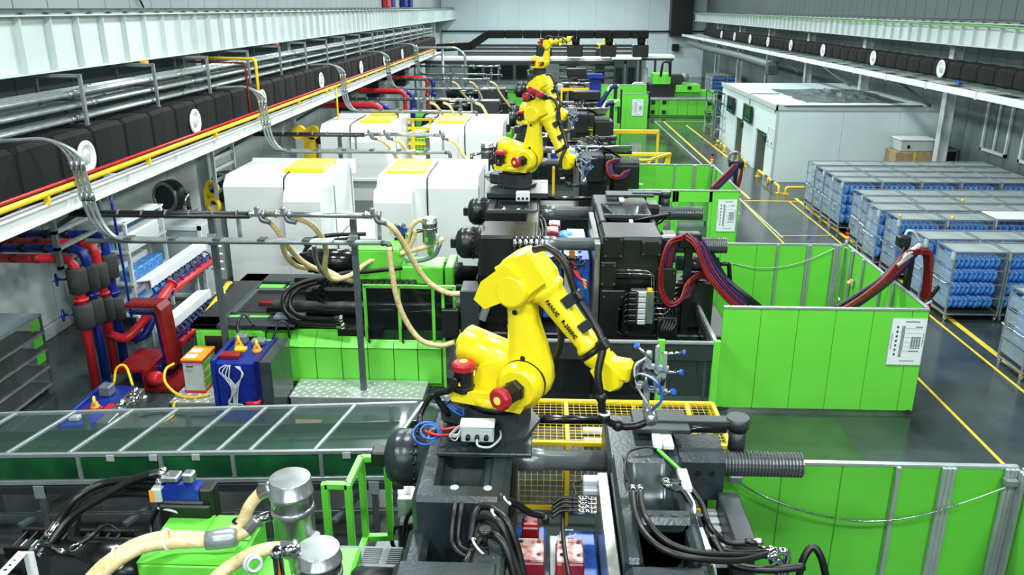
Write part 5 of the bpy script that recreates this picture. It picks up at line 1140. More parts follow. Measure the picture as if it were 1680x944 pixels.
lift_eye(t, -8.85, 14.35, .45); m = M(); m.box((-9.0, 14.2, .45), (-8.7, 14.4, .5), .01); m.build('red_hook', 'red_dark', t); m = M(); m.box((-8.65, 14.25, .45), (-8.5, 14.5, .49)); m.build('red_plate', 'red', t)
m = M(); m.box((-9.05, 14.85, .45), (-8.8, 15.1, .68), .03); m.build('plug', 'grey', t)
m = M(); m.box((-9.1, 13.8, .45), (-8.9, 14.1, .55), .02); m.build('terminal', 'grey_light', t)
random.seed(12); m = M()
for k in range(14): m.sphere((-8.3 + random.uniform(-.1, .25), 14.6 + random.uniform(-.5, .5), .5 + random.uniform(-.1, .15)), random.uniform(.05, .12), 7, 5, sx=random.uniform(.6, 1.4), sz=random.uniform(.5, 1.2))
m.build('foil_wrap', 'chrome', label='crumpled shiny foil heap beside the low blue mould', cat='foil')
# ================================================================ water pipes on the left
t0 = None
for k, (x, y, c, zt, zs) in enumerate(((-9.85, 16.15, 'red', 3.0, (1.45, 2.25)), (-9.8, 16.5, 'blue', 3.12, (1.45, 2.2)), (-9.85, 17.0, 'red', 3.1, (1.3, 2.1)), (-9.8, 17.35, 'blue', 3.2, (1.2, 2.2)))):
    t = thing('water_pipe', '%s insulated water pipe coming down from the left wall, %s' % (c, ['nearest of four', 'second of four', 'third of four', 'farthest of four'][k]), 'pipe', (x, y, 0), 'left water pipes')
    m = M(); m.pipe([(XL + .02, y, zt), (x, y, zt), (x, y, .02)], .098, 14, .3); m.build('tube', c, t)
    for i, z in enumerate(zs):
        m = M(); m.lathe((x, y, z), (0, 0, 1), [(0, .17), (.02, .2), (.5, .2), (.55, .17)], 16); m.build('insulation', 'insulation', t)
        if k == 0 or (k == 1 and i): m = M(); m.ring((x - .42, y - .05, z + .3), (1, .5, 0), .12, .025, 16, 6); m.cyl((x - .2, y, z + .3), (x - .42, y - .05, z + .3), .025, 6); m.beam((x - .42, y - .17, z + .3), (x - .42, y + .07, z + .3), .02, .02); m.build('handwheel', 'blue', t)
    m = M(); m.lathe((x, y, zs[0] + .62), (0, 0, 1), [(0, .16), (.06, .16)], 14); m.build('flange', c, t)
    for i in range(5): m = M(); m.lathe((-12.2 + .5 * i, y, zt), (1, 0, 0), [(0, .102), (.14, .102)], 12); m.build('wrap_band', 'black' if c == 'blue' else 'red_dark', t)
def brpipe(label, c, pts, r=.1):
    t = thing('water_pipe', label, 'pipe', pts[0]); m = M(); m.pipe(pts, r, 12, .22); m.build('tube', c, t)
    m = M(); d = (Vector(pts[-1]) - Vector(pts[-2])).normalized(); m.lathe(pts[-1], d, [(-.04, r * 1.3), (0, r * 1.3)], 12); m.build('flange', c, t); return t
brpipe('red branch pipe from the third vertical pipe to the rack', 'red', [(-9.85, 17.0, .95), (-9.3, 16.7, .95), (-8.95, 17.3, 1.4), (-8.85, 18.3, 1.75)])
brpipe('blue branch pipe from the farthest vertical pipe to the rack', 'blue', [(-9.8, 17.35, .75), (-9.2, 17.3, .75), (-9.05, 17.8, 1.35), (-9.0, 18.4, 1.55)])
def rack(k, y0, y1, x, z, label):
    t = thing('manifold_rack', label, 'rack', (x, y0, 0))
    m = M(); m.prism([(x - .02, z), (x + .34, z + .05), (x + .34, z - .16), (x + .32, z - .16), (x + .32, z + .02), (x - .02, z - .03), (x - .02, z - .16), (x - .04, z - .16)], 'y', y0, y1); m.build('cover_channel', 'white', t)
    for y in (y0 + .3, y1 - .3): m = M(); m.box((x + .05, y - .05, 0), (x + .13, y + .05, z - .02)); m.build('post', 'white_steel', t)
    m = M(); m.cyl((x + .55, y0 - .3, z - .42), (x + .55, y1 + .2, z - .42), .09, 12); m.build('red_header', 'red', t)
    m = M(); m.cyl((x + .3, y0 - .2, z - .45), (x + .3, y1 + .1, z - .45), .075, 12); m.build('blue_header', 'blue', t)
    for j in range(9):
        y = y0 + .2 + (y1 - y0 - .4) * j / 8
        m = M(); m.tube([(x + .3, y, z - .4), (x + .26, y, z - .2), (x + .5, y - .1, z - .18), (x + .62, y - .15, z - .5)], .022, 6, 4); m.build('loop_hose', 'blue_dark', t)
        m = M(); m.box((x + .4, y - .03, z - .36), (x + .47, y + .03, z - .26), .01); m.build('valve', 'chrome' if j % 3 else 'red', t)
    for j in range(4): m = M(); m.cyl((x + .36, y1 + .1, z - .1 - .22 * j), (x + .72, y1 + .1, z - .1 - .22 * j), .03, 8); m.build('peg', 'white', t)
    return t
rack(0, 18.1, 21.4, -9.6, 1.86, 'upper white covered hose rack with red and blue headers on the left')
rack(1, 17.4, 19.6, -8.85, 1.12, 'lower white covered hose rack in front of the machine bed')
for k, (x0, x1, z, y, c, lb) in enumerate(((-9.1, -8.42, 1.87, 16.45, 'red_dark', 'red bent steel plate bracket, upper, with a long down leg'), (-9.15, -8.6, 1.62, 16.7, 'blue_dark', 'dark blue bent steel plate bracket beside the upper red one'), (-9.3, -8.7, .55, 16.5, 'red_dark', 'red bent steel plate bracket, lower, with a floor flange'))):
    t = thing('plate_bracket', lb, 'bracket', (x0, y, 0)); h = .07
    if k < 2:
        m = M(); m.prism([(x0, z), (x1 + .04, z), (x1 + .12, z - .12), (x1 + .2, z - 1.5), (x1 + .1, z - 1.5), (x1 + .0, z - .12), (x1 - .04, z - h), (x0, z - h)], 'y', y, y + (.5 if k == 0 else .3))
    else:
        m = M(); m.prism([(x0, z), (x1 + .04, z), (x1 + .1, z - .05), (x1 + .1, .1), (x1 + .8, .1), (x1 + .8, .02), (x1, .02), (x1 + .0, z - h), (x0, z - h)], 'y', y - .5, y + .7)
    m.build('plate', c, t)
    m = M()
    for j in range(8): m.cyl((x0 + .06 + (x1 - x0) * j / 8, y + .08, z), (x0 + .06 + (x1 - x0) * j / 8, y + .08, z + .015), .02, 6)
    m.build('bolt', c, t, kind='stuff')
m = M(); m.box((-9.2, 16.5, 0), (-8.5, 17.6, .42), .02); m.build('plinth_block', 'blue_dark', label='dark blue block under the red plate brackets', cat='block')
m = M(); m.lathe((-8.55, 16.05, .3), (.5, -.3, .2), [(0, .15), (.3, .16), (.4, .1)], 12); m.build('red_end_cap', 'red', label='red rounded pipe end below the lower red bracket', cat='pipe end')
# white rack shelves with blue-white sheets behind the pipes
t = thing('storage_rack', 'white shelf rack with blue and white wrapped goods behind the water pipes', 'shelf', (-11.3, 20.5, 0))
for x in (-11.9, -10.5):
    for y in (19.6, 21.6): m = M(); m.box((x - .04, y - .04, 0), (x + .04, y + .04, 2.9)); m.build('upright', 'white', t)
for z in (.4, 1.25, 2.1, 2.85): m = M(); m.box((-11.95, 19.5, z), (-10.45, 21.7, z + .05)); m.build('shelf', 'white', t)
for k in range(9):
    z = (1.3, 2.15, .45)[k % 3]; x = -11.7 + .42 * (k // 3); m = M(); m.box((x, 19.7, z), (x + .36, 21.4, z + .3 + .1 * (k % 2)), .03); m.build('wrapped_goods', 'bag_blue' if k % 2 == 0 else 'white', label='wrapped goods on the white shelf rack, ' + ['lower left blue', 'top left white', 'bottom left blue', 'middle white', 'top middle blue', 'bottom middle white', 'lower right blue', 'top right white', 'bottom right blue'][k], cat='goods')
t = thing('electrical_cabinet', 'grey-white open cabinet with framed door behind the hose rack', 'cabinet', (-10.6, 22.5, 0))
m = M(); m.box((-11.2, 22.0, 0), (-9.6, 22.8, 2.2), .02); m.build('body', 'grey_light', t); m = M()
for a, b in (((-11.2, 21.94, .1), (-11.1, 22, 2.2)), ((-9.7, 21.94, .1), (-9.6, 22, 2.2)), ((-11.2, 21.94, 2.08), (-9.6, 22, 2.2)), ((-11.2, 21.94, .1), (-9.6, 22, .2))): m.box(a, b)
m.build('door_frame', 'white', t); m = M(); m.box((-11.1, 21.95, .2), (-9.7, 21.97, 2.08)); m.build('door_glass', 'glass', t)
m = M(); m.pipe([(-9.25, 16.9, 4.2), (-9.25, 16.9, 3.9), (-9.6, 17.6, 2.2), (-9.7, 17.8, .4)], .03, 6); m.build('thin_pipe', 'blue', label='thin blue pipe descending from the left support beam', cat='pipe')
# brackets holding the pipes under the support beam
t = thing('strut_ladder', 'grey slotted strut ladder holding the red and blue pipes under the support beam', 'strut frame', (-9.7, 16.5, 3))
for x, y in ((-10.0, 15.9), (-10.0, 17.7)): m = M(); m.box((x - .05, y - .05, 2.8), (x + .05, y + .05, 4.3)); m.build('hanger_post', 'galv_dark', t)
for z in (2.85, 3.25, 3.6, 3.95): m = M(); m.box((-10.05, 15.85, z), (-9.95, 17.75, z + .07)); m.build('slotted_bar', 'galv', t)
# exhaust fan units and ladder at the left wall
t = thing('tray_ladder', 'grey ladder-like slotted tray hanging below the left support beam', 'ladder', (-9.6, 24.5, 3))
for y in (23.6, 25.2): m = M(); m.box((-9.75, y - .04, 2.6), (-9.65, y + .04, 4.3)); m.build('side_rail', 'galv', t)
for k in range(5): m = M(); m.box((-9.74, 23.6, 2.75 + .33 * k), (-9.68, 25.2, 2.85 + .33 * k)); m.build('rung', 'galv', t)
for k, (y, x) in enumerate(((25.0, -11.8), (26.6, -10.6))):
    t = thing('blower', ['dark round blower fan by the left wall, left of the ladder tray', 'dark round blower fan by the left wall, right of the ladder tray'][k], 'blower', (x, y, 0))
    m = M(); m.box((x - .6, y - .4, 0), (x + .6, y + .6, 1.9), .03); m.build('base', 'grey_light', t)
    m = M(); m.lathe((x, y - .3, 2.4), (.3, 1, 0), [(0, .3), (.05, .5), (.4, .5), (.45, .3)], 20); m.build('housing', 'charcoal', t); m = M(); m.ring((x, y - .3, 2.4), (.3, 1, 0), .42, .06, 20, 6); m.build('rim', 'steel', t); m = M(); m.cyl((x + .5, y, 1.9), (x + .5, y, 2.5), .15, 12); m.build('outlet', 'chrome', t)
t = thing('belt_guard', 'yellow rounded belt guard beside the left white enclosure', 'guard', (-9.95, 24.2, 2.0))
m = M(); m.ring((-9.95, 23.9, 2.85), (.3, 1, 0), .2, .08, 16, 6); m.ring((-9.95, 23.9, 2.35), (.3, 1, 0), .2, .08, 16, 6); m.box((-10.2, 23.85, 2.35), (-10.1, 24.0, 2.85)); m.build('guard', 'yellow_rail', t); m = M(); m.cyl((-9.9, 24, 2.6), (-9.9, 24.4, 2.6), .25, 16); m.build('motor', 'black', t); m = M(); m.box((-10.2, 23.9, 0), (-9.8, 24.4, 2.35)); m.build('stand', 'grey_light', t)
# dark shelf trolley at the left edge
t = thing('shelf_trolley', 'dark film-wrapped shelf trolley with green tags at the left picture edge', 'trolley', (-11.4, 15, 0))
for x in (-12.3, -10.8):
    for y in (14.0, 15.05, 16.1): m = M(); m.box((x - .025, y - .025, .1), (x + .025, y + .025, 1.75)); m.build('post', 'galv_dark', t)
for z in (.15, .55, .95, 1.35, 1.75):
    m = M(); m.box((-12.3, 13.98, z - .02), (-10.76, 14.02, z + .02)); m.box((-10.82, 14, z - .02), (-10.76, 16.1, z + .02)); m.box((-12.3, 16.08, z - .02), (-10.76, 16.12, z + .02)); m.build('rail', 'galv', t)
    m = M(); m.box((-12.28, 14.02, z - .03), (-10.82, 16.08, z - .01)); m.build('shelf', 'charcoal', t)
m = M(); m.box((-10.78, 14.02, .17), (-10.77, 16.08, 1.73)); m.build('side_film', 'film_dark', t); m = M(); m.box((-12.28, 14.02, 1.76), (-10.82, 16.08, 1.77)); m.build('top_film', 'film', t)
for z in (.85, 1.22, 1.6): m = M(); m.box((-10.77, 15.7, z - .1), (-10.755, 16.0, z + .1)); m.build('green_tag', 'green_in', t)
for x in (-12.2, -10.9):
    for y in (14.1, 16.0): m = M(); m.cyl((x - .02, y, .06), (x + .02, y, .06), .06, 10); m.build('caster', 'black', t)
random.seed(31)
for k in range(8):
    x, y, z = -12.0 + .7 * (k % 2), 14.3 + .8 * ((k // 2) % 2), (.56, .96, 1.36)[k % 3]; m = M(); m.box((x - .25, y - .25, z), (x + .3, y + .25, z + .22), .05); m.build('black_part', 'black', label='black moulded part on the dark trolley, ' + ['first from the bottom left', 'second shelf right front', 'third shelf left rear', 'bottom right rear', 'second shelf left front', 'third shelf right front', 'bottom left rear', 'second shelf right rear'][k], cat='part')
# ================================================================ overhead runs with posts, one set per machine
def run(y):
    o = []
    n = ['nearest', 'second', 'third', 'fourth', 'fifth'][round((y - 15.78) / 10.9)]
    t = thing('vacuum_trunk', 'black and steel vacuum trunk line crossing to the hoses, %s of the rows' % n, 'trunk line', (-6, y, 4.08), 'vacuum trunk lines')
    m = M(); m.cyl((-9.5, y, 4.1), (-5.85, y, 4.1), .05, 10); m.cyl((-9.5, y - .08, 4.06), (-5.85, y - .08, 4.06), .04, 8); m.build('wrapped_section', 'black', t)
    for k in range(7): m = M(); m.lathe((-9.0 + .48 * k, y - .03, 4.09), (1, 0, 0), [(0, .09), (.02, .09)], 10); m.build('strap', 'grey', t)
    m = M(); m.cyl((-5.85, y, 4.1), (-3.4, y, 4.08), .055, 12); m.build('steel_section', 'steel', t)
    for x in (-5.72, -5.2, -3.4):
        m = M(); m.lathe((x - .15, y, 4.1), (1, 0, 0), [(0, .08), (.04, .08), (.05, .06), (.25, .06), (.26, .085), (.32, .085)], 12); m.box((x - .04, y - .06, 4.1), (x + .04, y + .06, 4.24), .015); m.build('valve', 'steel', t)
        m = M(); m.pipe([(x + .06, y, 4.08), (x + .1, y - .06, 3.98), (x + .28, y - .06, 3.95)], .05, 8, .06); m.build('outlet', 'galv_dark', t)
    o.append(t)
    t = thing('conduit', 'bundle of steel conduits bending off the left beam, %s of the rows' % n, 'conduit', (-6, y, 3.6), 'steel conduit runs')
    for j in range(3):
        m = M(); x = -9.1 + .1 * j; m.tube([(-11.0, y - .5, 5.5 + .02 * j), (-9.9, y - .5, 5.62), (-9.4, y - .45, 5.6), (x - .05, y - .4, 5.35), (x, y - .3, 4.9), (x, y - .2, 4.4), (x + .05, y - .12, 4.0), (x + .22, y - .06 - .04 * j, 3.7), (x + .55, y - .08 * j, 3.58), (-7.0, y - .08 * j, 3.57), (-4.2, y - .08 * j, 3.57)], .04, 8); m.build('tube', 'galv', t)
        for q in (5.2, 4.55): m = M(); m.lathe((x, y - .38 if q > 5 else y - .22, q), (0, .15, -1), [(0, .055), (.16, .055)], 8); m.build('coupling', 'steel', t)
    m = M(); m.cyl((-9.3, y + .02, 3.5), (-3.2, y + .02, 3.52), .05, 10); m.build('lower_tube', 'galv', t)
    m = M(); m.pipe([(-3.25, y, 3.52), (-3.1, y, 3.52), (-3.08, y, 3.35)], .06, 8, .06); m.build('end_elbow', 'galv_dark', t)
    for k in range(6): m = M(); m.box((-8.4 + .9 * k, y - .22, 3.6), (-8.25 + .9 * k, y + .02, 3.63)); m.build('clip', 'galv_dark', t)
    o.append(t)
    for k, x in enumerate((-6.72, -3.83)):
        t = thing('support_post', 'grey steel post carrying the overhead pipes, %s row, %s' % (n, ['left', 'right'][k]), 'post', (x, y + .12, 0), 'pipe support posts')
        m = M(); m.box((x - .06, y + .1, 0), (x + .06, y + .2, 3.98)); m.build('upright', 'galv_dark', t)
        m = M(); m.box((x - .09, y + .06, 3.42), (x + .09, y + .1, 3.66)); m.build('saddle', 'galv', t); m = M(); m.box((x - .12, y + .02, 0), (x + .12, y + .28, .02)); m.build('foot_plate', 'galv', t)
        m = M(); m.box((x + .45, y + .3, 3.5), (x + .52, y + .36, 4.05)); m.beam((x + .48, y + .33, 4.0), (x + .48, y, 4.02), .05, .05); m.build('side_arm', 'galv', t)
        o.append(t)
for k in range(5): run(15.78 + 10.9 * k)
# ================================================================ white enclosures
def hood(x0, x1, y0, y1, zt, hatch, chute, seam, label):
    t = thing('white_enclosure', label, 'enclosure', ((x0 + x1) / 2, (y0 + y1) / 2, 0), 'white enclosures with yellow hatches'); c = .22
    def seg(a, b, mt='hood_white'):
        m = M(); m.prism([(y0, 0), (y1, 0), (y1, zt), (y0 + .35, zt), (y0 + .05, zt - c), (y0, zt - c - .08)], 'x', a + .004, b - .004); return m.build('shell', mt, t)
    seg(x0, seam); seg(seam, x1)
    m = M(); m.box((x0 - .02, y1 - .12, zt - .4), (x1 + .12, y1 + .02, zt + .07), .01); m.build('rear_rim', 'white', t)
    m = M(); m.box((hatch[0], y0 + .7, zt), (hatch[1], y1 - .35, zt + .14), .05); m.build('hatch_cover', 'yellow_lid', t)
    m = M(); m.box((hatch[0] - .02, y0 + .68, zt + .0), (hatch[1] + .02, y0 + .8, zt + .12), .03); m.build('hatch_edge', 'yellow', t)
    m = M(); m.prism([(y0 - .42, 1.05), (y0 - .002, 1.05), (y0 - .002, 2.95), (y0 - .25, 2.9), (y0 - .42, 2.6)], 'x', chute[0], chute[1]); m.build('chute_box', 'hood_white', t)
    m = M(); m.prism([(y0 - .46, .95), (y0 - .002, .95), (y0 - .002, 1.05), (y0 - .46, 1.05)], 'x', chute[0] - .02, chute[1] + .02); m.build('chute_rim', 'white', t)
    m = M(); m.tube([(seam, y1 - .2, zt + .02), (seam, y0 + .4, zt + .02), (seam, y0 + .02, zt - .25), (seam, y0 - .02, 2.2), (seam + .05, y0 - .04, 1.5), (seam, y0 - .03, .6)], .022, 6); m.build('cable', 'black', t)
    m = M(); m.box((x1 - .002, y0 + .3, .4), (x1 + .01, y0 + .34, zt - .3)); m.box((x1 - .002, y1 - .3, .4), (x1 + .01, y1 - .26, zt - .2)); m.build('door_seam', 'galv_dark', t)
    return t
hood(-9.55, -6.3, 23.75, 26.6, 3.25, (-7.9, -6.7), (-7.65, -6.55), -7.72, 'white enclosure with yellow hatch, nearest row, left one')
hood(-4.95, -1.95, 23.75, 26.6, 3.25, (-4.75, -3.6), (-4.98, -3.86), -3.45, 'white enclosure with yellow hatch, nearest row, right one')
hood(-9.6, -6.4, 35.0, 38.6, 3.25, (-8.0, -6.7), (-8.2, -6.7), -8.3, 'white enclosure with yellow hatch, farther row, left one')
hood(-4.9, -1.8, 35.0, 38.6, 3.25, (-4.7, -3.5), (-4.9, -3.7), -3.4, 'white enclosure with yellow hatch, farther row, right one')
for k, y in enumerate((24.0, 35.2)):
    t = thing('white_cabinet', ['low white cabinet linking the two nearest white enclosures', 'low white cabinet linking the two farther white enclosures'][k], 'cabinet', (-5.6, y, 0))
    m = M(); m.box((-6.25, y, 0), (-5.0, y + 2.4, 1.35), .02); m.build('body', 'hood_white', t); m = M(); m.box((-6.25, y + 2.2, 1.35), (-5.0, y + 2.4, 1.55), .01); m.build('rim', 'white', t)
    m = M(); m.box((-5.68, y - .01, .1), (-5.66, y, 1.3)); m.build('seam', 'galv_dark', t)
for k, (x0, x1) in enumerate(((-13, -9.65),)):
    pass
t = thing('guard_gate', 'yellow framed mesh gate between the farther white enclosures', 'gate', (-5.6, 36.4, 1.5))
for z in (2.0, 2.7, 3.1): m = M(); m.box((-6.3, 37.8, z), (-4.95, 37.9, z + .1)); m.build('bar', 'yellow_rail', t)
for x in (-6.1, -5.3): m = M(); m.box((x, 37.75, 0), (x + .12, 37.88, 3.2)); m.build('post', 'yellow_rail', t)
mesh_panel(t, (-6.3, 37.8, 1.4), (1, 0, 0), (0, 0, 1), 1.3, .9, .15, r=.012)
t = thing('belt_guard', 'yellow rounded belt guard left of the farther white enclosures', 'guard', (-10, 35.4, 2))
for x in (-10.6, -10.0): m = M(); m.lathe((x, 35.2, 2.9), (0, 1, 0), [(0, .3), (.3, .3)], 16); m.build('guard', 'yellow_rail', t)
m = M(); m.cyl((-9.95, 35.6, 2.6), (-9.65, 35.6, 2.6), .25, 14); m.build('motor', 'black', t); m = M(); m.box((-10.4, 35.2, 0), (-9.9, 35.7, 2.7)); m.build('stand', 'yellow_rail', t)
# ================================================================ near machine, injection side
t = thing('machine_bed', 'dark machine bed of the nearest machine at the lower left', 'machine bed', (-5, 7, 0))
m = M(); m.box((-9, 5.3, 0), (-1.7, 8.6, 1.25), .03); m.build('body', 'black', t)
m = M(); m.box((-9, 8.5, 1.25), (-1.9, 8.62, 1.45)); m.box((-9, 5.3, 1.25), (-1.9, 5.5, 1.45)); m.build('rail_bed', 'charcoal', t)
for y in (6.2, 7.9): m = M(); m.cyl((-9, y, 1.5), (-1.6, y, 1.5), .09, 14); m.build('guide_rail', 'black_gloss', t)
I1 = injection(.36, 7.08, 'green and black injection unit of the nearest machine at the lower left', None, zc=2.42, full=False)
t = thing('drag_chain', 'black drag chain with pale inner cells beside the nearest black drum', 'drag chain', (-5.4, 8.1, 2))
for k in range(10):
    m = M(); x = -6.1 + .125 * k; m.box((x, 7.75, 2.0), (x + .03, 8.1, 2.12), .008); p = m.build('chain_link', 'black', t)
    m = M(); m.box((x + .04, 7.78, 2.03), (x + .11, 8.0, 2.05)); m.build('inner_cell', 'grey_light', p)
for y in (7.74, 8.1): m = M(); m.box((-6.15, y - .02, 1.98), (-4.8, y + .02, 2.14), .008); m.build('side_band', 'black', t)
m = M(); m.box((-6.15, 7.7, 1.5), (-4.8, 8.14, 1.97)); m.build('trough', 'charcoal', t)
valve((-3.82, 7.5, 3.03), 'blue hydraulic valve with steel pilot above the nearest green cover', 1.)
m = M(); m.box((-4.05, 7.35, 2.6), (-3.5, 7.65, 3.0), .02); m.build('valve_stand', 'black', label='black block carrying the nearest blue hydraulic valve', cat='block')
for k, (l, g) in enumerate((([(272, 775, 7.5), (225, 785, 7.5), (165, 818, 7.4), (115, 850, 7.3), (85, 888, 7.1), (68, 915, 7.0)], 'topmost straight diagonal one'), ([(268, 790, 7.5), (215, 788, 7.6), (165, 795, 7.6), (125, 818, 7.4), (100, 850, 7.3), (80, 882, 7.15)], 'upper arched one'),
    ([(268, 797, 7.5), (210, 797, 7.7), (160, 808, 7.8), (130, 830, 7.8), (122, 860, 7.7), (120, 895, 7.6)], 'thick one falling to the chain'), ([(268, 812, 7.5), (200, 810, 7.6), (150, 822, 7.6), (110, 860, 7.3), (72, 905, 7.1)], 'lower arched one'))):
    hose('black hydraulic hose from the nearest blue valve, ' + g, pp(l), .045 if k != 2 else .065, fit='chrome' if k < 2 else None, group='black hoses of the nearest valve')
hose('black cable dropping from the nearest blue valve to the green cover', pp([(275, 822, 7.5), (258, 838, 7.5), (248, 860, 7.5), (250, 885, 7.4)]), .028, 'rubber', 'cable', name='power_cable')
hose('black cable ending in a chrome connector on the nearest drum', pp([(50, 905, 7.0), (62, 896, 7.0), (85, 897, 6.9), (103, 906, 6.8)]), .022, fit='chrome', name='power_cable', cat='cable')
t = thing('wire_rope', 'plastic-sleeved wire rope loop leaning over the nearest drum', 'rope', (-4.6, 7, 2.8))
m = M(); m.tube(pp([(168, 864, 7.2), (150, 880, 7.0), (130, 893, 6.9), (116, 902, 6.8)]), .03, 8); m.build('sleeve', 'rubber', t); m = M(); m.tube(pp([(130, 893, 6.85), (118, 896, 6.8), (115, 904, 6.8), (124, 903, 6.8), (134, 894, 6.85)]), .01, 5); m.build('loop', 'chrome', t)
m = M(); m.tube(pp([(168, 864, 7.2), (180, 862, 7.3), (200, 874, 7.3)]), .01, 5); m.build('tail', 'black', t)
# cream hoses of the near machine
for l, r, g in (([(110, 1000, 6.1), (150, 948, 6.3), (180, 920, 6.4), (220, 895, 6.6), (265, 882, 6.75), (320, 882, 6.8), (362, 884, 6.8), (395, 860, 6.9), (410, 830, 6.95), (430, 808, 7.0), (450, 800, 7.0)], .062, 'upper of the twin run, up to the tall loader'),
    ([(125, 1000, 6.05), (165, 948, 6.25), (200, 918, 6.35), (240, 898, 6.5), (290, 892, 6.7), (335, 890, 6.75), (375, 886, 6.8), (405, 872, 6.85), (424, 852, 6.95)], .055, 'lower of the twin run, to the short inlet'),
    ([(310, 1000, 5.9), (355, 948, 6.0), (385, 925, 6.1), (415, 908, 6.1), (450, 900, 6.15), (488, 902, 6.2)], .06, 'short one at the picture bottom to the low loader')):
    hose('cream ribbed material hose, ' + g, pp(l), r, 'cream', 'hose', fit='steel', name='material_hose', group='cream hoses of the nearest machine', n=12, sub=8)
m = M(); m.lathe(at(338, 888, y=6.75), (1, .2, .05), [(0, .09), (.1, .1), (.25, .1), (.3, .09)], 14); m.build('hose_coupling', 'galv', label='steel coupling clamping the twin cream hoses', cat='coupling')
for k, (x, y) in enumerate(((275, 886), (193, 915))): m = M(); m.ring(at(x, y, y=6.68 - .25 * k), (1, .1, .25), .105, .012, 16, 5); m.build('cable_tie', 'white', label='white tie round the twin cream hoses, ' + ['by the green cover', 'nearer the lower left'][k], cat='strap')
hopper(-2.48, 7.0, 2.78, 'tall steel hopper loader beside the nearest green cover', .205, .82)
hopper(-2.02, 6.25, 2.72, 'lower steel hopper loader cut by the picture bottom', .2, .62)
t = thing('inlet_pipe', 'vertical chrome pipe with brass foot beside the low loader', 'pipe', (-2.5, 6.2, 2.6)); p = at(455, 905, y=6.1)
m = M(); m.lathe(p + Vector((0, 0, -.25)), (0, 0, 1), [(0, .05), (.2, .05), (.21, .065), (.27, .065), (.28, .05), (.3, .02)], 12); m.build('pipe', 'chrome', t); m = M(); m.tube([p + Vector((0, 0, .0)), p + Vector((.2, .05, 0))], .045, 10, curve=False); m.build('branch', 'chrome', t)
m = M(); m.lathe(p + Vector((0, 0, -.45)), (0, 0, 1), [(0, .05), (.08, .06), (.2, .05)], 10); m.build('foot', 'orange', t)
t = thing('hose_reel_ring', 'clear coiled tube ring at the bottom edge below the green cover', 'coil', at(415, 925, y=6.0)); m = M(); m.ring(at(415, 925, y=6.0), (.5, -1, .5), .07, .018, 18, 6); m.ring(at(418, 927, y=5.97), (.5, -1, .4), .06, .014, 18, 6); m.build('ring', 'grey_light', t)
t = thing('vented_cover', 'grey cover with three groups of vent slots left of the nearest platen', 'cover', (-1.9, 7.3, 2.1))
a, b, c, d = at(550, 894, z=2.3), at(655, 895, z=2.3), at(650, 927, z=2.3), at(533, 926, z=2.3)
m = M(); m.box((d.x + .02, d.y, 1.9), (b.x + .06, a.y, 2.3), .015); m.build('box', 'grey', t)
for k in range(3):
    x0 = d.x + .1 + .28 * k; m = M()
    for j in range(8): m.box((x0, d.y + .03 + .035 * j, 2.299), (x0 + .2, d.y + .045 + .035 * j, 2.303))
    m.build('vent_slots', 'black', t, kind='stuff')
m = M(); m.box((d.x - .1, d.y - .3, 1.6), (b.x + .15, d.y - .02, 1.95), .04); m.cyl((d.x + .2, d.y - .2, 1.98), (b.x + .1, d.y - .2, 1.98), .1, 14); m.build('motor', 'charcoal', t)
t = thing('slotted_angle', 'white slotted angle iron at the lower left corner', 'angle iron', at(20, 930, y=6.3))
p, q = at(2, 944, y=6.2), at(38, 906, y=6.5); m = M(); m.beam(p, q, .1, .01); m.beam(q + Vector((.05, 0, -.3)), q + Vector((.05, 0, 0)), .1, .02); m.build('angle', 'white', t)
for k in range(4): c = p.lerp(q, .15 + .22 * k); m = M(); m.beam(c + Vector((0, 0, .004)), c.lerp(q, .1) + Vector((0, 0, .004)), .03, .008); m.build('slot', 'black', t)
safety_frame('green stepped safety frame left of the nearest black cylinder', [(-2.67, 8.75), (-2.38, 8.75), (-2.36, 9.4), (-2.02, 9.42)], 1.15, 2.4, None, .085, False)
m = M(); m.box((-1.45, 9.2, .2), (-1.3, 9.3, 2.5), .008); m.build('green_upright', 'green', label='single green upright post below the nearest black cylinder', cat='post')
t = thing('floor_device', 'dark device with bow handle on the floor behind the green safety frame', 'device', (-1.9, 9.6, 1.2)); m = M(); m.box((-1.95, 9.5, .9), (-1.65, 9.7, 1.35), .03); m.build('body', 'charcoal', t); m = M(); m.pipe([(-1.98, 9.45, .95), (-2.02, 9.42, 1.1), (-1.98, 9.42, 1.35), (-1.7, 9.42, 1.4)], .03, 8); m.build('handle', 'black', t)
m = M(); m.box((-2.3, 9.45, .3), (-1.5, 9.75, .9), .02); m.build('base', 'grey', t)
m = M(); m.box((-2.0, 9.85, 0), (-.9, 9.95, 1.5), .01); m.build('pale_plate', 'grey_light', label='pale steel plate behind the green upright post', cat='plate')
hose('black cable loop dropping behind the green upright post', pp([(685, 800, 9.0), (682, 830, 9.0), (668, 850, 9.0), (663, 880, 9.0)]), .03, 'rubber', 'cable', name='power_cable')
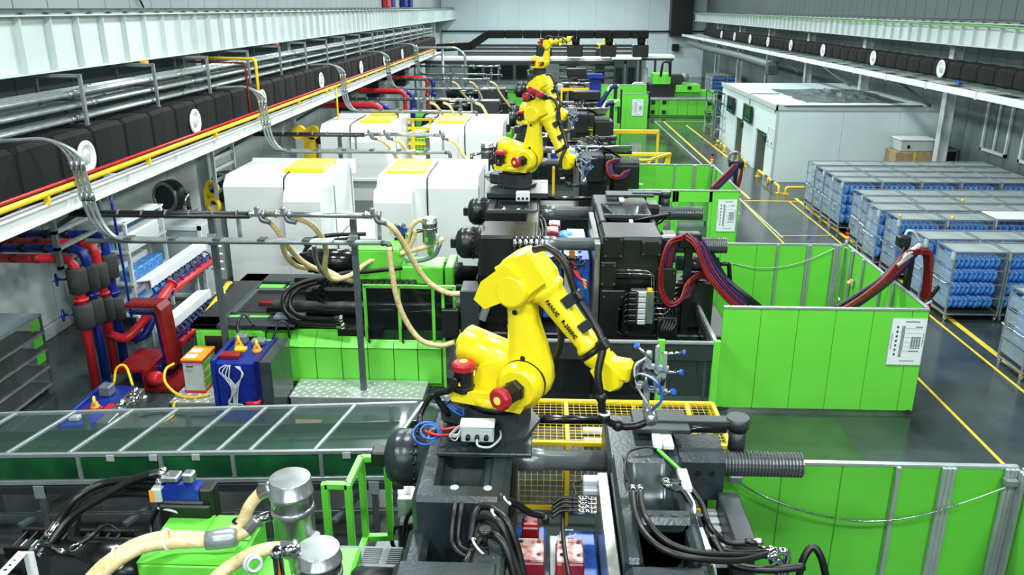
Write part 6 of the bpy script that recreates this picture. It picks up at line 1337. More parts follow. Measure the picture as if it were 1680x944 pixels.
# ================================================================ second machine clamp, robot
clamp(19.7, 16.85, 3.25, (-1.98, -1.35, -.1, 1.2, 2.55, 2.75, 3.85), 'black cast clamping unit with long threaded rods, second from the camera', rt=.14)
robot((-.7, 20.5, 3.75), -25, 8, -62, 'yellow robot arm on the second clamp, arm reaching down to the right', cap=0, detail=False)
m = M(); m.box((-1.4, 19.6, 3.6), (.1, 21.3, 3.73), .02); m.box((-1.3, 20.2, 2.0), (-.1, 21.2, 3.6), .03); m.build('robot_pedestal', 'cast', label='black pedestal under the second yellow robot', cat='pedestal')
t = thing('junction_box', 'white junction box with cable glands on the second robot plate', 'junction box', (-.5, 19.6, 3.73)); p = at(858, 322, y=19.65)
m = M(); m.box(p + Vector((-.17, -.1, -.12)), p + Vector((.17, .1, .12)), .02); m.build('box', 'white', t)
for k in range(3): m = M(); m.cyl(p + Vector((-.1 + .1 * k, -.1, -.03)), p + Vector((-.1 + .1 * k, -.15, -.03)), .03, 8); m.build('gland', 'black', t)
mould(.0, 1.0, 17.0, 19.4, 1.5, 2.9, 'blue steel mould between the second machine platens')
red_block((.25, 19.0, 2.91), .14, .2, .22, 'red hydraulic block on the second mould, rear one')
red_block((.2, 18.4, 2.91), .14, .2, .22, 'red hydraulic block on the second mould, front one')
m = M(); m.box((.55, 18.0, 2.92), (.95, 19.2, 2.96)); m.build('white_sheet', 'white', label='white sheet lying on the second mould', cat='sheet')
m = M(); random.seed(4); m.sphere((.5, 18.7, 2.95), .2, 9, 6, sz=.5); m.build('blue_cloth', 'bag_blue', label='crumpled blue film on the second mould', cat='film')
# hydraulics on the second moving platen
t = thing('valve_manifold', 'silver valve manifold with steel tubes on the second moving platen', 'manifold', (1.9, 16.2, 1.6))
p0 = at(1035, 475, y=16.2); p1 = at(1070, 530, y=16.2)
m = M(); m.box((p0.x, 16.1, p1.z), (p1.x, 16.3, p0.z), .02); m.build('block', 'steel', t)
for k in range(6):
    z = p1.z + .08 + (p0.z - p1.z - .1) * k / 5.2; m = M(); m.box((p0.x - .06, 15.98, z - .05), (p0.x + .12, 16.1, z + .05), .015); m.build('solenoid', 'black', t); m = M(); m.box((p0.x + .14, 16.0, z - .05), (p0.x + .3, 16.1, z + .05), .01); m.build('valve', 'grey_light', t)
    m = M(); m.pipe([(p1.x, 16.2, z), (p1.x + .25, 16.2, z), (p1.x + .45, 16.3, z + .18), (p1.x + .6, 16.4, z + .18)], .022, 6, .06); m.build('tube', 'chrome', t)
    m = M(); m.tube([(p0.x, 16.15, z), (p0.x - .12, 16.1, z - .05), (p0.x - .15, 16.2, z - .3)], .025, 6); m.build('hose', 'black', t)
m = M(); m.box((p0.x + .32, 16.0, p0.z), (p0.x + .42, 16.1, p0.z + .08), .01); m.build('yellow_cap', 'led_amber', t)
t = thing('steel_tubes', 'pair of thin steel tubes bent across the second moving platen', 'tube', (1.5, 16.2, 2.4))
for k in range(2): m = M(); m.pipe(pp([(1010, 443 + 6 * k, 16.2), (1062, 444 + 6 * k, 16.2), (1073 - 4 * k, 452, 16.2), (1073 - 4 * k, 540, 16.2)]), .014, 6, .08); m.build('tube', 'chrome', t)
t = thing('cable_duct', 'grey cable duct bent over the second moving platen top', 'cable duct', (1.3, 17, 3.6))
for p, q in (((1027, 388, 16.6), (1030, 425, 16.3)), ((1028, 388, 16.6), (1048, 386, 16.7)), ((1050, 390, 16.6), (1108, 388, 16.6)), ((1035, 362, 18), (1037, 378, 17.2))): m = M(); m.beam(at(*p[:2], y=p[2]), at(*q[:2], y=q[2]), .09, .06, .01); m.build('duct_length', 'grey_light', t)
for k in range(7): hose('thin black hose arching over the rear of the second moving platen, %s of seven' % ORD[k].replace('nearest', 'first'), pp([(990 + 4 * k, 336 + 2 * k, 19.2), (1005 + 6 * k, 350 + 3 * k, 18.8), (1030 + 8 * k, 362 + k, 18.2), (1060 + 6 * k, 358 - k, 18.0), (1100, 348 + k, 18.2)]), .022, group='hoses over the second platen')
# red and blue hose bundles over posts
def bundle(label, pts, n, colors, w_, r, group=None):
    t = thing('hose_bundle', label, 'hoses', pts[0], group)
    P = [Vector(p) for p in pts]
    for j in range(n):
        for layer in range(2):
            m = M(); o = Vector(w_) * (j - (n - 1) / 2) + Vector((0, 0, -.06 * layer)); m.tube([p + o + Vector((.01 * math.sin(i * 2 + j), 0, .015 * math.sin(i + j))) for i, p in enumerate(P)], r, 6, 6); m.build('hose', colors[j % len(colors)], t)
    return t
bundle('red and blue hose bundle falling from the second moving platen arch to the valves', pp([(1128, 384, 16.6), (1105, 395, 16.4), (1094, 430, 16.3), (1092, 470, 16.3), (1105, 492, 16.3), (1125, 485, 16.4), (1135, 460, 16.6), (1155, 446, 16.8), (1175, 455, 17)]), 6, ['red_hose', 'red_hose', 'blue_hose'], (.055, .075, 0), .031)
bundle('red and blue hose bundle running from the second platen arch down behind the green fence', pp([(1132, 384, 16.6), (1148, 400, 16.5), (1165, 440, 16.4), (1190, 475, 16.3), (1222, 505, 16.3)]), 5, ['red_hose', 'red_hose', 'blue_hose', 'red_hose', 'blue_hose'], (.06, .05, 0), .03)
bundle('black hoses running beside the red and blue bundle of the second platen', pp([(1140, 386, 16.8), (1165, 415, 16.8), (1190, 455, 16.7), (1225, 485, 16.5), (1250, 505, 16.5)]), 2, ['rubber'], (.06, .02, 0), .035)
t = thing('hose_arch', 'black saddle post carrying hoses on the second moving platen', 'hose support', (2.9, 16.6, 2)); p = at(1130, 388, y=16.65)
m = M(); m.box(p + Vector((-.22, -.12, -.22)), p + Vector((.25, .16, .08)), .03); m.build('saddle', 'black', t); m = M(); m.box((p.x - .05, 16.6, 1.4), (p.x + .1, 16.75, p.z)); m.build('post', 'black', t)
t = thing('lower_cylinder', 'dark hydraulic cylinder with black bracket below the threaded rod', 'cylinder', (3.4, 17, 2.6)); a, b = at(1110, 432, y=17.0), at(1178, 434, y=17.0)
m = M(); m.lathe(a, b - a, [(0, .16), ((b - a).length, .16)], 18); m.build('body', 'cast_gloss', t); m = M(); m.pipe([b, at(1196, 432, y=17), at(1198, 470, y=17)], .05, 8, .08); m.build('bracket', 'black', t); m = M(); m.box(a + Vector((-.3, -.3, -1.4)), b + Vector((-.1, .3, -.3)), .05); m.build('block', 'black', t)
# arch at the right of the second cell
bundle('red hose bundle with blue core leaning from the right arch down into the second cell', pp([(1512, 410, 17.3), (1498, 412, 17.25), (1482, 430, 17.1), (1460, 455, 17.0), (1425, 482, 16.8), (1385, 508, 16.6)]), 6, ['red_hose', 'red_hose', 'red_hose', 'red_hose', 'blue_hose', 'blue_hose'], (.07, .045, .0), .033)
bundle('red hose bundle hanging straight down behind the right arch', pp([(1505, 408, 17.4), (1520, 412, 17.5), (1523, 440, 17.5), (1520, 480, 17.5), (1516, 520, 17.5)]), 5, ['red_hose'], (.0, .08, .0), .034)
bundle('black hoses leaning left of the red bundle under the right arch', pp([(1488, 398, 17.6), (1474, 425, 17.5), (1450, 455, 17.4), (1410, 482, 17.3), (1370, 505, 17.2)]), 2, ['rubber'], (.05, .06, 0), .05)
t = thing('hose_arch', 'tall black post arch with steel fittings at the right of the second cell', 'hose support', (7.9, 17.3, 0))
m = M(); m.box((7.9, 17.35, 0), (8.02, 17.5, 2.95), .01); m.build('post', 'black', t); m = M(); m.beam((8.3, 17.4, 1.6), (8.6, 17.3, 2.25), .14, .06); m.box((7.7, 17.5, 3.05), (7.95, 17.75, 3.3), .03); m.build('arm', 'black', t)
for k in range(6):
    p, q = at(1498, 411, y=17.25), at(1480, 432, y=17.1); o = Vector((.07, .045, .03)) * (k - 2.5) + Vector((-.02, -.03, .03)); d = q - p
    m = M(); m.lathe(p + o + d * .1, d, [(-.05, .045), (.0, .055), (.09, .055), (.1, .042), (.2, .042), (.21, .055), (.3, .055)], 10); m.build('fitting', 'grey_light', t)
m = M(); m.tube(pp([(1485, 386, 17.6), (1490, 379, 17.6), (1500, 382, 17.6), (1510, 398, 17.6)]), .03, 6); m.build('flex_tube', 'grey_light', t)
m = M(); m.pipe([(7.95, 17.2, 1.9), (8.2, 17.15, 1.8), (8.45, 17.2, 1.95)], .03, 6); m.build('retainer', 'grey_light', t)
m = M(); m.box((7.85, 17.2, 0), (8.15, 17.6, .02)); m.build('foot', 'black', t)
# ================================================================ third machine and beyond
clamp(30.5, 28.0, 3.0, (-1.9, -1.3, -.3, 1.2, 2.1, 2.3, 3.2), 'black cast clamping unit of the third machine under the second robot', rt=.12)
robot((-.5, 31.3, 3.45), -30, 0, -58, 'yellow robot arm on the third clamp behind the second robot', cap=1, detail=False)
m = M(); m.box((-1.1, 30.7, 2.0), (.1, 31.9, 3.44), .03); m.build('robot_pedestal', 'cast', label='black pedestal under the third yellow robot', cat='pedestal')
bundle('red and blue hose bundle falling from the third moving platen', pp([(1012, 262, 27.6), (1000, 268, 27.4), (1003, 285, 27.3), (1018, 290, 27.4), (1030, 280, 27.6)]), 4, ['red_hose', 'blue_hose'], (.06, .05, 0), .045)
bundle('red hose bundle leaning into the third cell from its right arch', pp([(1208, 270, 28), (1200, 280, 27.8), (1185, 295, 27.6), (1172, 308, 27.4)]), 4, ['red_hose', 'blue_hose'], (.07, .04, 0), .045)
bundle('red hose bundle hanging behind the third cell right arch', pp([(1210, 270, 28.1), (1217, 275, 28.2), (1214, 295, 28.2), (1208, 310, 28.2)]), 3, ['red_hose'], (.03, .07, 0), .045)
t = thing('hose_arch', 'black post arch carrying hoses at the right of the third cell', 'hose support', (6.6, 28, 0)); p = at(1208, 270, y=28.1)
m = M(); m.box((p.x - .06, 28.05, 0), (p.x + .06, 28.2, p.z)); m.build('post', 'black', t); m = M(); m.box(p + Vector((-.25, -.1, -.1)), p + Vector((.25, .15, .12)), .03); m.build('head', 'black', t); m = M(); m.tube([p + Vector((-.25, .1, .1)), p + Vector((-.2, .1, .35)), p + Vector((.05, .1, .38)), p + Vector((.15, .1, .1))], .05, 6); m.build('flex_tube', 'grey', t)
clamp(42.0, 39.3, 3.0, (-1.9, -1.3, -.3, 1.2, 2.1, 2.3, 3.0), 'black cast clamping unit of the fourth machine behind the yellow rails', rt=.12)
clamp(53.5, 50.5, 3.2, (-1.9, -1.3, -.3, 1.4, 2.4, 2.6, 3.2), 'black cast clamping unit of the fifth machine below the farthest middle robot', rt=.12)
robot((-.4, 51, 4.2), -20, 12, 8, 'yellow robot arm with red cap and level forearm above the fifth machine', cap=0, tool=False, detail=False, s=.95)
m = M(); m.box((-1.1, 50.4, 2.0), (.3, 51.6, 4.18), .03); m.build('robot_pedestal', 'cast', label='black pedestal under the fourth yellow robot', cat='pedestal')
for k, (px, py, y, az) in enumerate(((938, 84, 75, -150), (985, 84, 75, -30))):
    p = at(px, py, y=y); robot((p.x, p.y, p.z), az, 25, -40, 'small far yellow robot arm hanging below the black duct, ' + ['left of two', 'right of two'][k], cap=1, tool=False, hose=False, detail=False, s=.62)
    m = M(); m.box((p.x - .4, p.y - .4, 0), (p.x + .4, p.y + .4, p.z - .01), .03); m.build('robot_pedestal', 'cast', label='black pedestal under a far yellow robot, ' + ['left', 'right'][k], cat='pedestal')
# yellow rails
t = thing('guard_rail', 'tall yellow guard rail behind the third machine', 'guard rail', (3, 41, 0))
m = M(); m.box((.2, 40.95, 2.1), (5.6, 41.08, 2.3), .02); m.build('top_rail', 'yellow_rail', t)
for x in (.9, 3.4, 5.55): m = M(); m.box((x - .06, 40.95, 0), (x + .06, 41.07, 2.15)); m.build('post', 'yellow_rail', t)
m = M(); m.box((.2, 40.97, 1.0), (5.5, 41.05, 1.1)); m.build('mid_rail', 'yellow_rail', t)
t = thing('guard_rail', 'yellow sloped conveyor frame nearer than the tall yellow rail', 'guard rail', (3.5, 36, 0))
m = M(); m.box((.2, 36.6, 1.75), (5.6, 36.75, 1.9), .02); m.box((.2, 35.6, 1.7), (4.6, 35.72, 1.8), .02); m.build('top_rail', 'yellow_rail', t)
for x in (2.2, 4.5): m = M(); m.box((x - .06, 35.6, 0), (x + .06, 35.72, 1.75)); m.build('post', 'yellow_rail', t)
m = M(); m.beam((5.5, 36.7, 1.85), (5.0, 36.7, 0), .12, .12); m.beam((5.5, 36.6, 1.85), (4.6, 35.6, 1.8), .1, .1); m.beam((4.5, 35.6, 1.7), (4.9, 36.6, .6), .1, .1); m.build('brace', 'yellow_rail', t)
for x in (.4, 5.5): m = M(); m.box((x - .06, 36.6, 0), (x + .06, 36.72, 1.8)); m.build('post', 'yellow_rail', t)
# cells of the fourth and fifth machines
fence('green front fence of the fourth cell with a notice, behind the yellow rails', (1.4, 42.4), (3.8, 42.4), .05, 2.35, [0, 1.2, 2.4]); notice((3.15, 42.36, 1.3), .85, 1.3, 'white notice sheet on the fourth cell fence')
fence('green front fence of the fifth cell with a large notice', (3.9, 57.6), (7.0, 57.6), .05, 2.38, [0, 1.6, 3.1]); notice((6.3, 57.56, 1.5), .75, 1.1, 'white notice sheet on the fifth cell fence')
fence('green rear fence of the fourth cell', (1.6, 47), (3.9, 47), .05, 2.7, [0, 1.2, 2.3])
fence('green rear fence of the fifth cell with pale top rail', (2.5, 60.5), (7.2, 60.5), .05, 2.75, [0, 1.5, 3, 4.7])
for k, (px, py, y) in enumerate(((1010, 150, 50), (1004, 178, 44))):
    p = at(px, py, y=y); t = thing('hose_arch', 'black post with blue hoses at the green cells, ' + ['farther one', 'nearer one'][k], 'hose support', (p.x, y, 0))
    m = M(); m.box((p.x - .1, y, 0), (p.x + .1, y + .15, p.z + .2)); m.box((p.x + .3, y, 0), (p.x + .4, y + .15, p.z + .1)); m.build('post', 'black', t); m = M(); m.tube([p + Vector((.1, 0, .3)), p + Vector((-.3, 0, .2)), p + Vector((-.8, -.1, -.6)), p + Vector((-1.3, -.2, -1.4))], .14, 8); m.build('hose', 'blue_hose', t); m = M(); m.tube([p + Vector((.2, 0, .3)), p + Vector((-.25, 0, .3)), p + Vector((-.5, -.1, .0))], .09, 8); m.build('tape', 'grey_light', t)
# far right green machine
t = thing('green_machine', 'far green machine with square black vents beside the aisle', 'machine', (10.4, 65, 0))
xs = [7.9, 8.7, 9.4, 10.15, 10.9, 11.6, 12.3, 12.95]
m = M(); m.box((7.95, 64.8, .0), (12.9, 68, 1.28)); m.build('body', 'green_in', t)
for a, b in zip(xs[:-1], xs[1:]): m = M(); m.box((a + .01, 64.68, .12), (b - .01, 64.8, 1.3), .01); m.build('panel', 'green', t)
m = M(); m.box((7.85, 64.6, 1.3), (13.0, 68, 1.38), .01); m.build('top_edge', 'alu', t)
for x, z in ((8.1, .95), (8.95, .95), (8.1, .22), (8.95, .22), (12.4, .9), (12.4, .2)): m = M(); m.box((x, 64.64, z), (x + .3, 64.68, z + .28)); m.build('vent', 'black', t)
m = M(); m.box((9.6, 66.5, 1.38), (13.2, 68.5, 1.75), .02); m.build('upper_step', 'green', t); m = M(); m.box((10.1, 66, 1.75), (12.0, 68, 2.3), .02); m.build('upper_box', 'green', t); m = M(); m.box((11.0, 65.95, 1.95), (11.3, 66, 2.2)); m.build('vent', 'black', t)
m = M(); m.box((8.0, 65.9, 1.38), (10.0, 67.5, 2.35), .03); m.build('injection_body', 'black', t); m = M(); m.box((8.3, 65.8, 2.35), (9.65, 67.5, 3.15), .03); m.build('injection_cover', 'green', t); m = M(); m.box((9.65, 66.0, 2.4), (10.6, 67.3, 3.05), .03); m.build('motor_cover', 'charcoal', t); m = M(); m.lathe((10.6, 66.6, 2.8), (1, 0, 0), [(0, .3), (.5, .3), (.55, .1)], 12); m.build('motor', 'grey', t)
t = thing('pipe_loop', 'silver hose loops at the left end of the far green machine', 'hose', (7, 64, 2))
for k in range(3): p = at(1047 + 4 * k, 140, y=64); m = M(); m.tube([p + Vector((-.9, 0, -1.1)), p + Vector((-.5, 0, -.1)), p + Vector((-.2, 0, .15)), p + Vector((.1, 0, -.1)), p + Vector((.15, 0, -1.1))], .09, 8); m.build('loop', 'grey_light', t)
t = thing('device_cluster', 'black hydraulic block with blue fittings before the far green machine', 'hydraulics', (7.7, 64, 0)); p = at(1065, 150, y=64.2); m = M(); m.box((p.x - .5, 63.9, 0), (p.x + .1, 64.5, p.z), .05); m.build('block', 'black', t); m = M(); m.box((p.x - .3, 63.8, p.z - .9), (p.x, 63.9, p.z - .5), .03); m.build('fitting', 'blue_mold', t); m = M(); m.pipe([(p.x + .9, 64.9, 3.0), (p.x + 1.0, 64.9, 4.1), (p.x + 1.5, 64.9, 4.1), (p.x + 1.6, 64.9, 3.0)], .09, 8); m.build('tube_loop', 'black', t)
# far grey machine enclosure
t = thing('machine_enclosure', 'far dark grey machine enclosure with white roof and windowed side', 'enclosure', (0, 70, 0))
m = M(); m.box((-10.2, 70.1, 3.82), (7.7, 73, 4.05), .02); m.build('roof', 'white', t)
m = M(); m.box((-10.4, 70, 3.6), (7.2, 70.15, 3.82)); m.build('roof_edge', 'charcoal', t)
for k in range(5):
    x = -6.45 + 1.3 * k; m = M(); m.box((x, 70.05, 2.24), (x + 1.25, 70.15, 3.6), .02); f = m.build('side_panel', 'charcoal', t); m = M(); m.box((x + .1, 70.02, 2.35), (x + 1.12, 70.05, 3.48)); m.build('pane', 'glass_dark', f)
m = M(); m.box((-1.5, 69.99, 2.29), (-.9, 70.01, 3.14)); m.build('green_window', 'green_in', t)
m = M(); m.box((-10, 70.06, .1), (-6.5, 70.2, 3.6), .02); m.build('end_panel', 'grey', t); m = M(); m.box((-10, 69.8, 1.62), (0, 70.0, 1.9)); m.build('ledge', 'galv', t); m = M(); m.box((-9.9, 70.1, .2), (0, 70.3, 1.56), .02); m.build('lower_panel', 'green_in', t)
m = M(); m.box((-6.5, 70.0, 0), (0, 70.1, .2)); m.build('base_panel', 'black', t)
for z in (1.9, 2.46, 3.03, 3.5): m = M(); m.cyl((1.1, 70.6, z), (5.6, 70.6, z), .11, 10); m.build('rail', 'steel', t)
for k, x in enumerate((5.5, 6.5)): m = M(); m.box((x, 69.2, 0), (x + .85, 69.4, 3.99), .03); m.build('door', 'charcoal', t); m = M(); m.box((x + .15, 69.15, 1.45), (x + .7, 69.2, 3.37)); m.build('door_window', 'glass_dark', t)
m = M(); m.box((5.3, 69.1, 3.99), (7.7, 73, 4.18), .02); m.build('door_roof', 'white', t)
m = M(); m.box((1.1, 70.9, 0), (5.6, 72, 1.6), .05); m.build('clamp_block', 'black', t)
m = M(); m.box((1.8, 69.5, 2.24), (4.05, 70.3, 2.69), .05); m.box((2.6, 69.8, 0), (3.2, 70.2, 2.24)); m.build('screen_box', 'black', t)
t = thing('glass_booth', 'grey framed glass booth at the right end of the far enclosure', 'booth', (8.9, 70.5, 0))
for x in (7.75, 8.95, 10.2): m = M(); m.box((x - .09, 70.1, 0), (x + .09, 70.3, 4.1)); m.build('post', 'charcoal', t)
m = M(); m.box((7.75, 70.0, 4.05), (10.5, 73, 4.25), .02); m.build('roof', 'white', t); m = M(); m.box((7.6, 70.0, 3.88), (10.4, 70.1, 4.05)); m.build('beam', 'charcoal', t)
for x in (7.9, 9.1): m = M(); m.box((x, 70.18, 1.45), (x + 1.0, 70.2, 3.82)); m.build('pane', 'glass', t)
m = M(); m.box((7.6, 70.15, 1.11), (10.3, 70.3, 1.45)); m.build('sill', 'charcoal', t); m = M(); m.box((8.0, 71, 0), (8.5, 71.5, 3.25), .05); m.box((9.3, 71.2, 0), (10.0, 72, 2.4), .05); m.build('inner_machine', 'white', t)
# far black duct with drops
t = thing('cross_duct', 'black duct crossing the hall end with hanging black boxes', 'duct', (2, 70, 5.6))
for k in range(9): m = M(); a = -4.8 + 1.45 * k; m.box((a, 69.5, 5.62), (a + 1.42, 70.3, 6.25), .06); m.build('duct_section', 'duct', t)
for q, p in (((-4.7, 70, 5.95), (-6.2, 70, 5.0)), ((-6.1, 70, 5.0), (-9, 70, 4.85))): m = M(); m.beam(q, p, .8, .6, .06); m.build('slanted_section', 'duct', t)
for x in (-.8, 1.7, 4.4, 7.0):
    m = M(); m.lathe((x + .7, 69.9, 5.62), (0, 0, -1), [(0, .34), (.5, .3)], 12); d = m.build('drop', 'duct', t); m = M(); m.box((x, 69.3, 4.2), (x + 1.25, 70.5, 5.12), .05); m.build('outlet_box', 'black', d)
for k in range(2):
    t = thing('machine_roof', 'pale flat machine roof seen beyond the black cross duct, %s' % ['nearer', 'farther'][k], 'roof', (0, 78 + 6 * k, 4)); m = M(); m.box((-8, 77 + 6 * k, 4.2), (9, 80 + 6 * k, 4.35), .02); m.build('sheet', 'white_steel', t); m = M(); m.box((-8, 77.2 + 6 * k, 0), (9, 79.8 + 6 * k, 4.2)); m.build('body', 'grey', t); m = M(); m.box((-8, 76.95 + 6 * k, 4.36), (9, 77.0 + 6 * k, 4.6)); m.build('rail', 'charcoal', t)
# fourth/fifth machines, left sides
for k, y in enumerate((46.5, 54)):
    t = thing('injection_unit', ['dark injection unit among hoses behind the farther white enclosures', 'dark injection unit before the far grey enclosure'][k], 'injection unit', (-4, y, 0))
    m = M(); m.box((-8.8, y, 0), (-1.9, y + 2.5, 1.3), .03); m.build('bed', 'green_in', t); m = M(); m.box((-7, y + .4, 1.3), (-2, y + 2, 2.1), .05); m.build('carriage', 'black', t)
    m = M(); m.lathe((-6.5, y + 1.2, 2.6), (1, 0, 0), [(0, .3), (.1, .4), (2, .4), (2.1, .3), (4, .25)], 16); m.build('barrel', 'black_gloss', t); m = M(); m.box((-4.2, y + .6, 2.1), (-2.6, y + 1.8, 3.0), .04); m.build('cover', 'charcoal', t)
    for j in range(6): m = M(); m.tube([(-7 + .8 * j, y + .3, 1.4), (-6.8 + .8 * j, y + .1, 2.2), (-6.4 + .8 * j, y + .3, 2.5)], .06, 6); m.build('hose', 'rubber', t)
for k in range(9):
    y = (26.65, 26.65, 26.65, 37.5, 37.5, 48.4, 48.4, 48.4, 37.5)[k]; x = (-5.45, -4.95, -3.15, -5.2, -3.15, -5.4, -4.4, -3.2, -4.6)[k]
    z = 3.95; q = .25 * (k % 3)
    hose('cream ribbed material hose hanging from a farther trunk line, ' + ['second row first outlet', 'second row second outlet', 'second row third outlet', 'third row first outlet', 'third row last outlet', 'fourth row first outlet', 'fourth row middle outlet', 'fourth row last outlet', 'third row middle outlet'][k], [(x, y, z), (x + .3, y, z - .15), (x + .6, y + .2, z - .7), (x + .9 + q, y + .6, z - 1.5), (x + 1.3 + q, y + 1, z - 1.9), (x + 1.8, y + 1.3, z - 1.6)], .06, 'cream', name='material_hose', group='cream hoses of the farther rows')
hopper(-2.05, 29.2, 2.75, 'steel hopper loader of the third machine beside the white enclosure', .22, .7)
for k, (y0, dy) in enumerate(((39.5, 0), (46.5, 0), (55.5, 0))):
    for j, c in enumerate(('red', 'blue')):
        t = thing('water_pipe', '%s water pipe stepping down from the left wall, %s far row' % (c, ['first', 'second', 'third'][k]), 'pipe', (-9, y0, 3), 'far water pipes'); y = y0 + .6 * j
        m = M(); m.pipe([(-12, y, 3.6 - .1 * j), (-7.8 + .3 * j, y, 3.6 - .1 * j), (-7.8 + .3 * j, y, 0)], .14, 10, .4); m.build('tube', c, t); m = M(); m.lathe((-7.8 + .3 * j, y, 2.4), (0, 0, 1), [(0, .18), (.1, .2), (.2, .18)], 10); m.build('flange', c, t)
    t = thing('louvre_box', 'dark louvred box under the left beam, %s far row' % ['first', 'second', 'third'][k], 'box', (-10, y0 + 1, 3)); m = M(); m.box((-10.1, y0 + .6, 3.0), (-9.4, y0 + 2.2, 4.1), .02); m.build('body', 'black', t)
    for i in range(5): m = M(); m.box((-9.4, y0 + .6, 3.06 + .2 * i), (-9.32, y0 + 2.2, 3.16 + .2 * i)); m.build('slat', 'galv_dark', t)
    t = thing('white_rack', 'white covered hose rack far on the left, %s row' % ['first', 'second', 'third'][k], 'rack', (-6, y0 + 1, 0)); m = M(); m.beam((-6.6, y0 + .2, 2.1), (-5.7, y0 + 3, 2.3), .5, .15, .02); m.build('cover', 'white', t)
    for x, q in ((-6.5, .5), (-5.8, 2.7)): m = M(); m.box((x - .05, y0 + q - .05, 0), (x + .05, y0 + q + .05, 2.1)); m.build('post', 'white_steel', t)
# portal frame by the far left beam
t = thing('pipe_portal', 'grey square-tube portal above the far left beam', 'portal', (-7, 60, 0)); 
m = M(); m.pipe([(-9.3, 60, 0), (-9.3, 60, 5.3), (-6.3, 60, 5.3), (-5.7, 60, 4.8), (-5.7, 60, 0)], .09, 8, .3); m.build('outer_frame', 'galv', t); m = M(); m.pipe([(-7.3, 60, 0), (-7.3, 60, 5.2)], .09, 8); m.build('middle_post', 'galv', t)
# things by the aisle, far right
t = thing('wire_rack', 'tall chrome wire rack standing before the cabin doors', 'rack', (9.9, 51, 0))
for x in (10.1, 11.0 - .25):
    for y in (50.9, 53.3): m = M(); m.box((x - .03, y - .03, 0), (x + .03, y + .03, 3.1)); m.build('post', 'chrome', t)
for z in (.2, .95, 1.7, 2.45, 3.05):
    m = M(); m.box((10.1, 50.9, z), (10.75, 50.95, z + .06)); m.box((10.1, 53.25, z), (10.75, 53.3, z + .06)); m.box((10.08, 50.9, z), (10.13, 53.3, z + .06)); m.box((10.7, 50.9, z), (10.78, 53.3, z + .06)); m.build('shelf_frame', 'chrome', t, kind='stuff')
m = M(); m.beam((10.1, 50.92, .2), (10.75, 50.92, 1.7), .03, .03); m.beam((10.75, 50.92, 1.7), (10.1, 50.92, 3.05), .03, .03); m.beam((10.1, 50.9, .2), (10.1, 53.3, 1.7), .03, .03); m.beam((10.1, 53.3, 1.7), (10.1, 50.9, 3.0), .03, .03); m.build('brace', 'chrome', t, kind='stuff')
for k in range(6): copy_tree(c0, (15.6 + 1.43 * (k % 2), 80 + 1.2 * (k // 2), 0), 'far shelf cart of blue bags by the end wall, ' + ['front left', 'front right', 'middle left', 'middle right', 'rear left', 'rear right'][k])
m = M()
for k in range(2):
    for lv in range(4):
        for i in range(8):
            b = bm_[(i + lv) % 4]; x = 15.7 + 1.43 * k + .15 * i; m.add([(v[0] + x, v[1] + 80.02, v[2] + RAILS[lv]) for v in b.v], b.f, True)
m.build('bag_pile', 'bag_blue', kind='stuff', label='blue bags in the far carts by the end wall', cat='bags')
for k in range(5):
    t = thing('wheel_cart', 'dark blue tube trolley with wheels far along the right wall, %s' % ORD[k], 'trolley', (15.4, 66 + 2.6 * k, 0), 'blue trolleys')
    y = 62 + 3.0 * k; x = 15.5 + .1 * k
    for z in (.25, .9): m = M(); m.pipe([(x, y, z), (x + 1.1, y, z), (x + 1.1, y + 1.6, z), (x, y + 1.6, z), (x, y, z)], .05, 6, .1); m.build('frame', 'blue_dark', t)
    for a in (0, 1.1):
        for b in (0, 1.6): m = M(); m.cyl((x + a, y + b, .2), (x + a, y + b, 1.5), .04, 6); m.build('upright', 'blue_dark', t); m = M(); m.cyl((x + a - .03, y + b, .1), (x + a + .03, y + b, .1), .1, 10); m.build('wheel', 'grey', t)
    for j in range(3): m = M(); m.ring((x + .3 + .3 * j, y + .4 + .3 * j, 1.2), (.4, 1, .2), .28, .05, 14, 5); m.build('ring', 'grey_light', t)
t = thing('white_locker', 'white cabinet standing at the far right wall', 'cabinet', (17.6, 62, 0)); m = M(); m.box((17.3, 60, 0), (18.6, 61.6, 2.5), .03); m.build('body', 'white', t); m = M(); m.box((17.28, 60.1, .1), (17.3, 60.8, 2.4)); m.build('door', 'grey_light', t)
t = thing('exit_camera', 'black camera bracket on the end wall near the right corner', 'camera', at(1108, 78, y=102.8)); p = at(1108, 78, y=102.4); m = M(); m.box(p + Vector((-.4, -.3, -.4)), p + Vector((.4, .3, .4)), .06); m.build('housing', 'black', t); m = M(); m.box(p + Vector((-.1, .3, -.1)), p + Vector((.1, .64, .1))); m.build('bracket', 'grey', t)
# ================================================================ small fittings and clutter
t = thing('cable_row', 'row of black cables with chrome plugs on the second fixed platen', 'cables', at(868, 395, y=16.2))
for k in range(6):
    p = at(845 + 9 * k, 388, y=16.22); m = M(); m.lathe(p, (0, -.15, -1), [(0, .045), (.1, .045), (.11, .055), (.2, .055), (.21, .035), (.28, .035)], 10); m.build('plug', 'chrome', t)
    m = M(); m.tube([p + Vector((0, -.03, -.25)), p + Vector((.02 * k, -.1, -.6)), p + Vector((.06 - .03 * k, -.05, -1.0)), p + Vector((.1 - .03 * k, .1, -1.5))], .032, 6); m.build('cable', 'rubber' if k % 2 else 'black', t)
for k in range(5):
    hose('black cable loop over the top of the second fixed platen, %s of five' % ORD[k].replace('nearest', 'first'), pp([(846 + 8 * k, 352 + 2 * k, 19.0), (862 + 7 * k, 358, 18.4), (872 + 6 * k, 375, 17.6), (870 + 6 * k, 398, 16.8)]), .03, group='cable loops on the second platen')
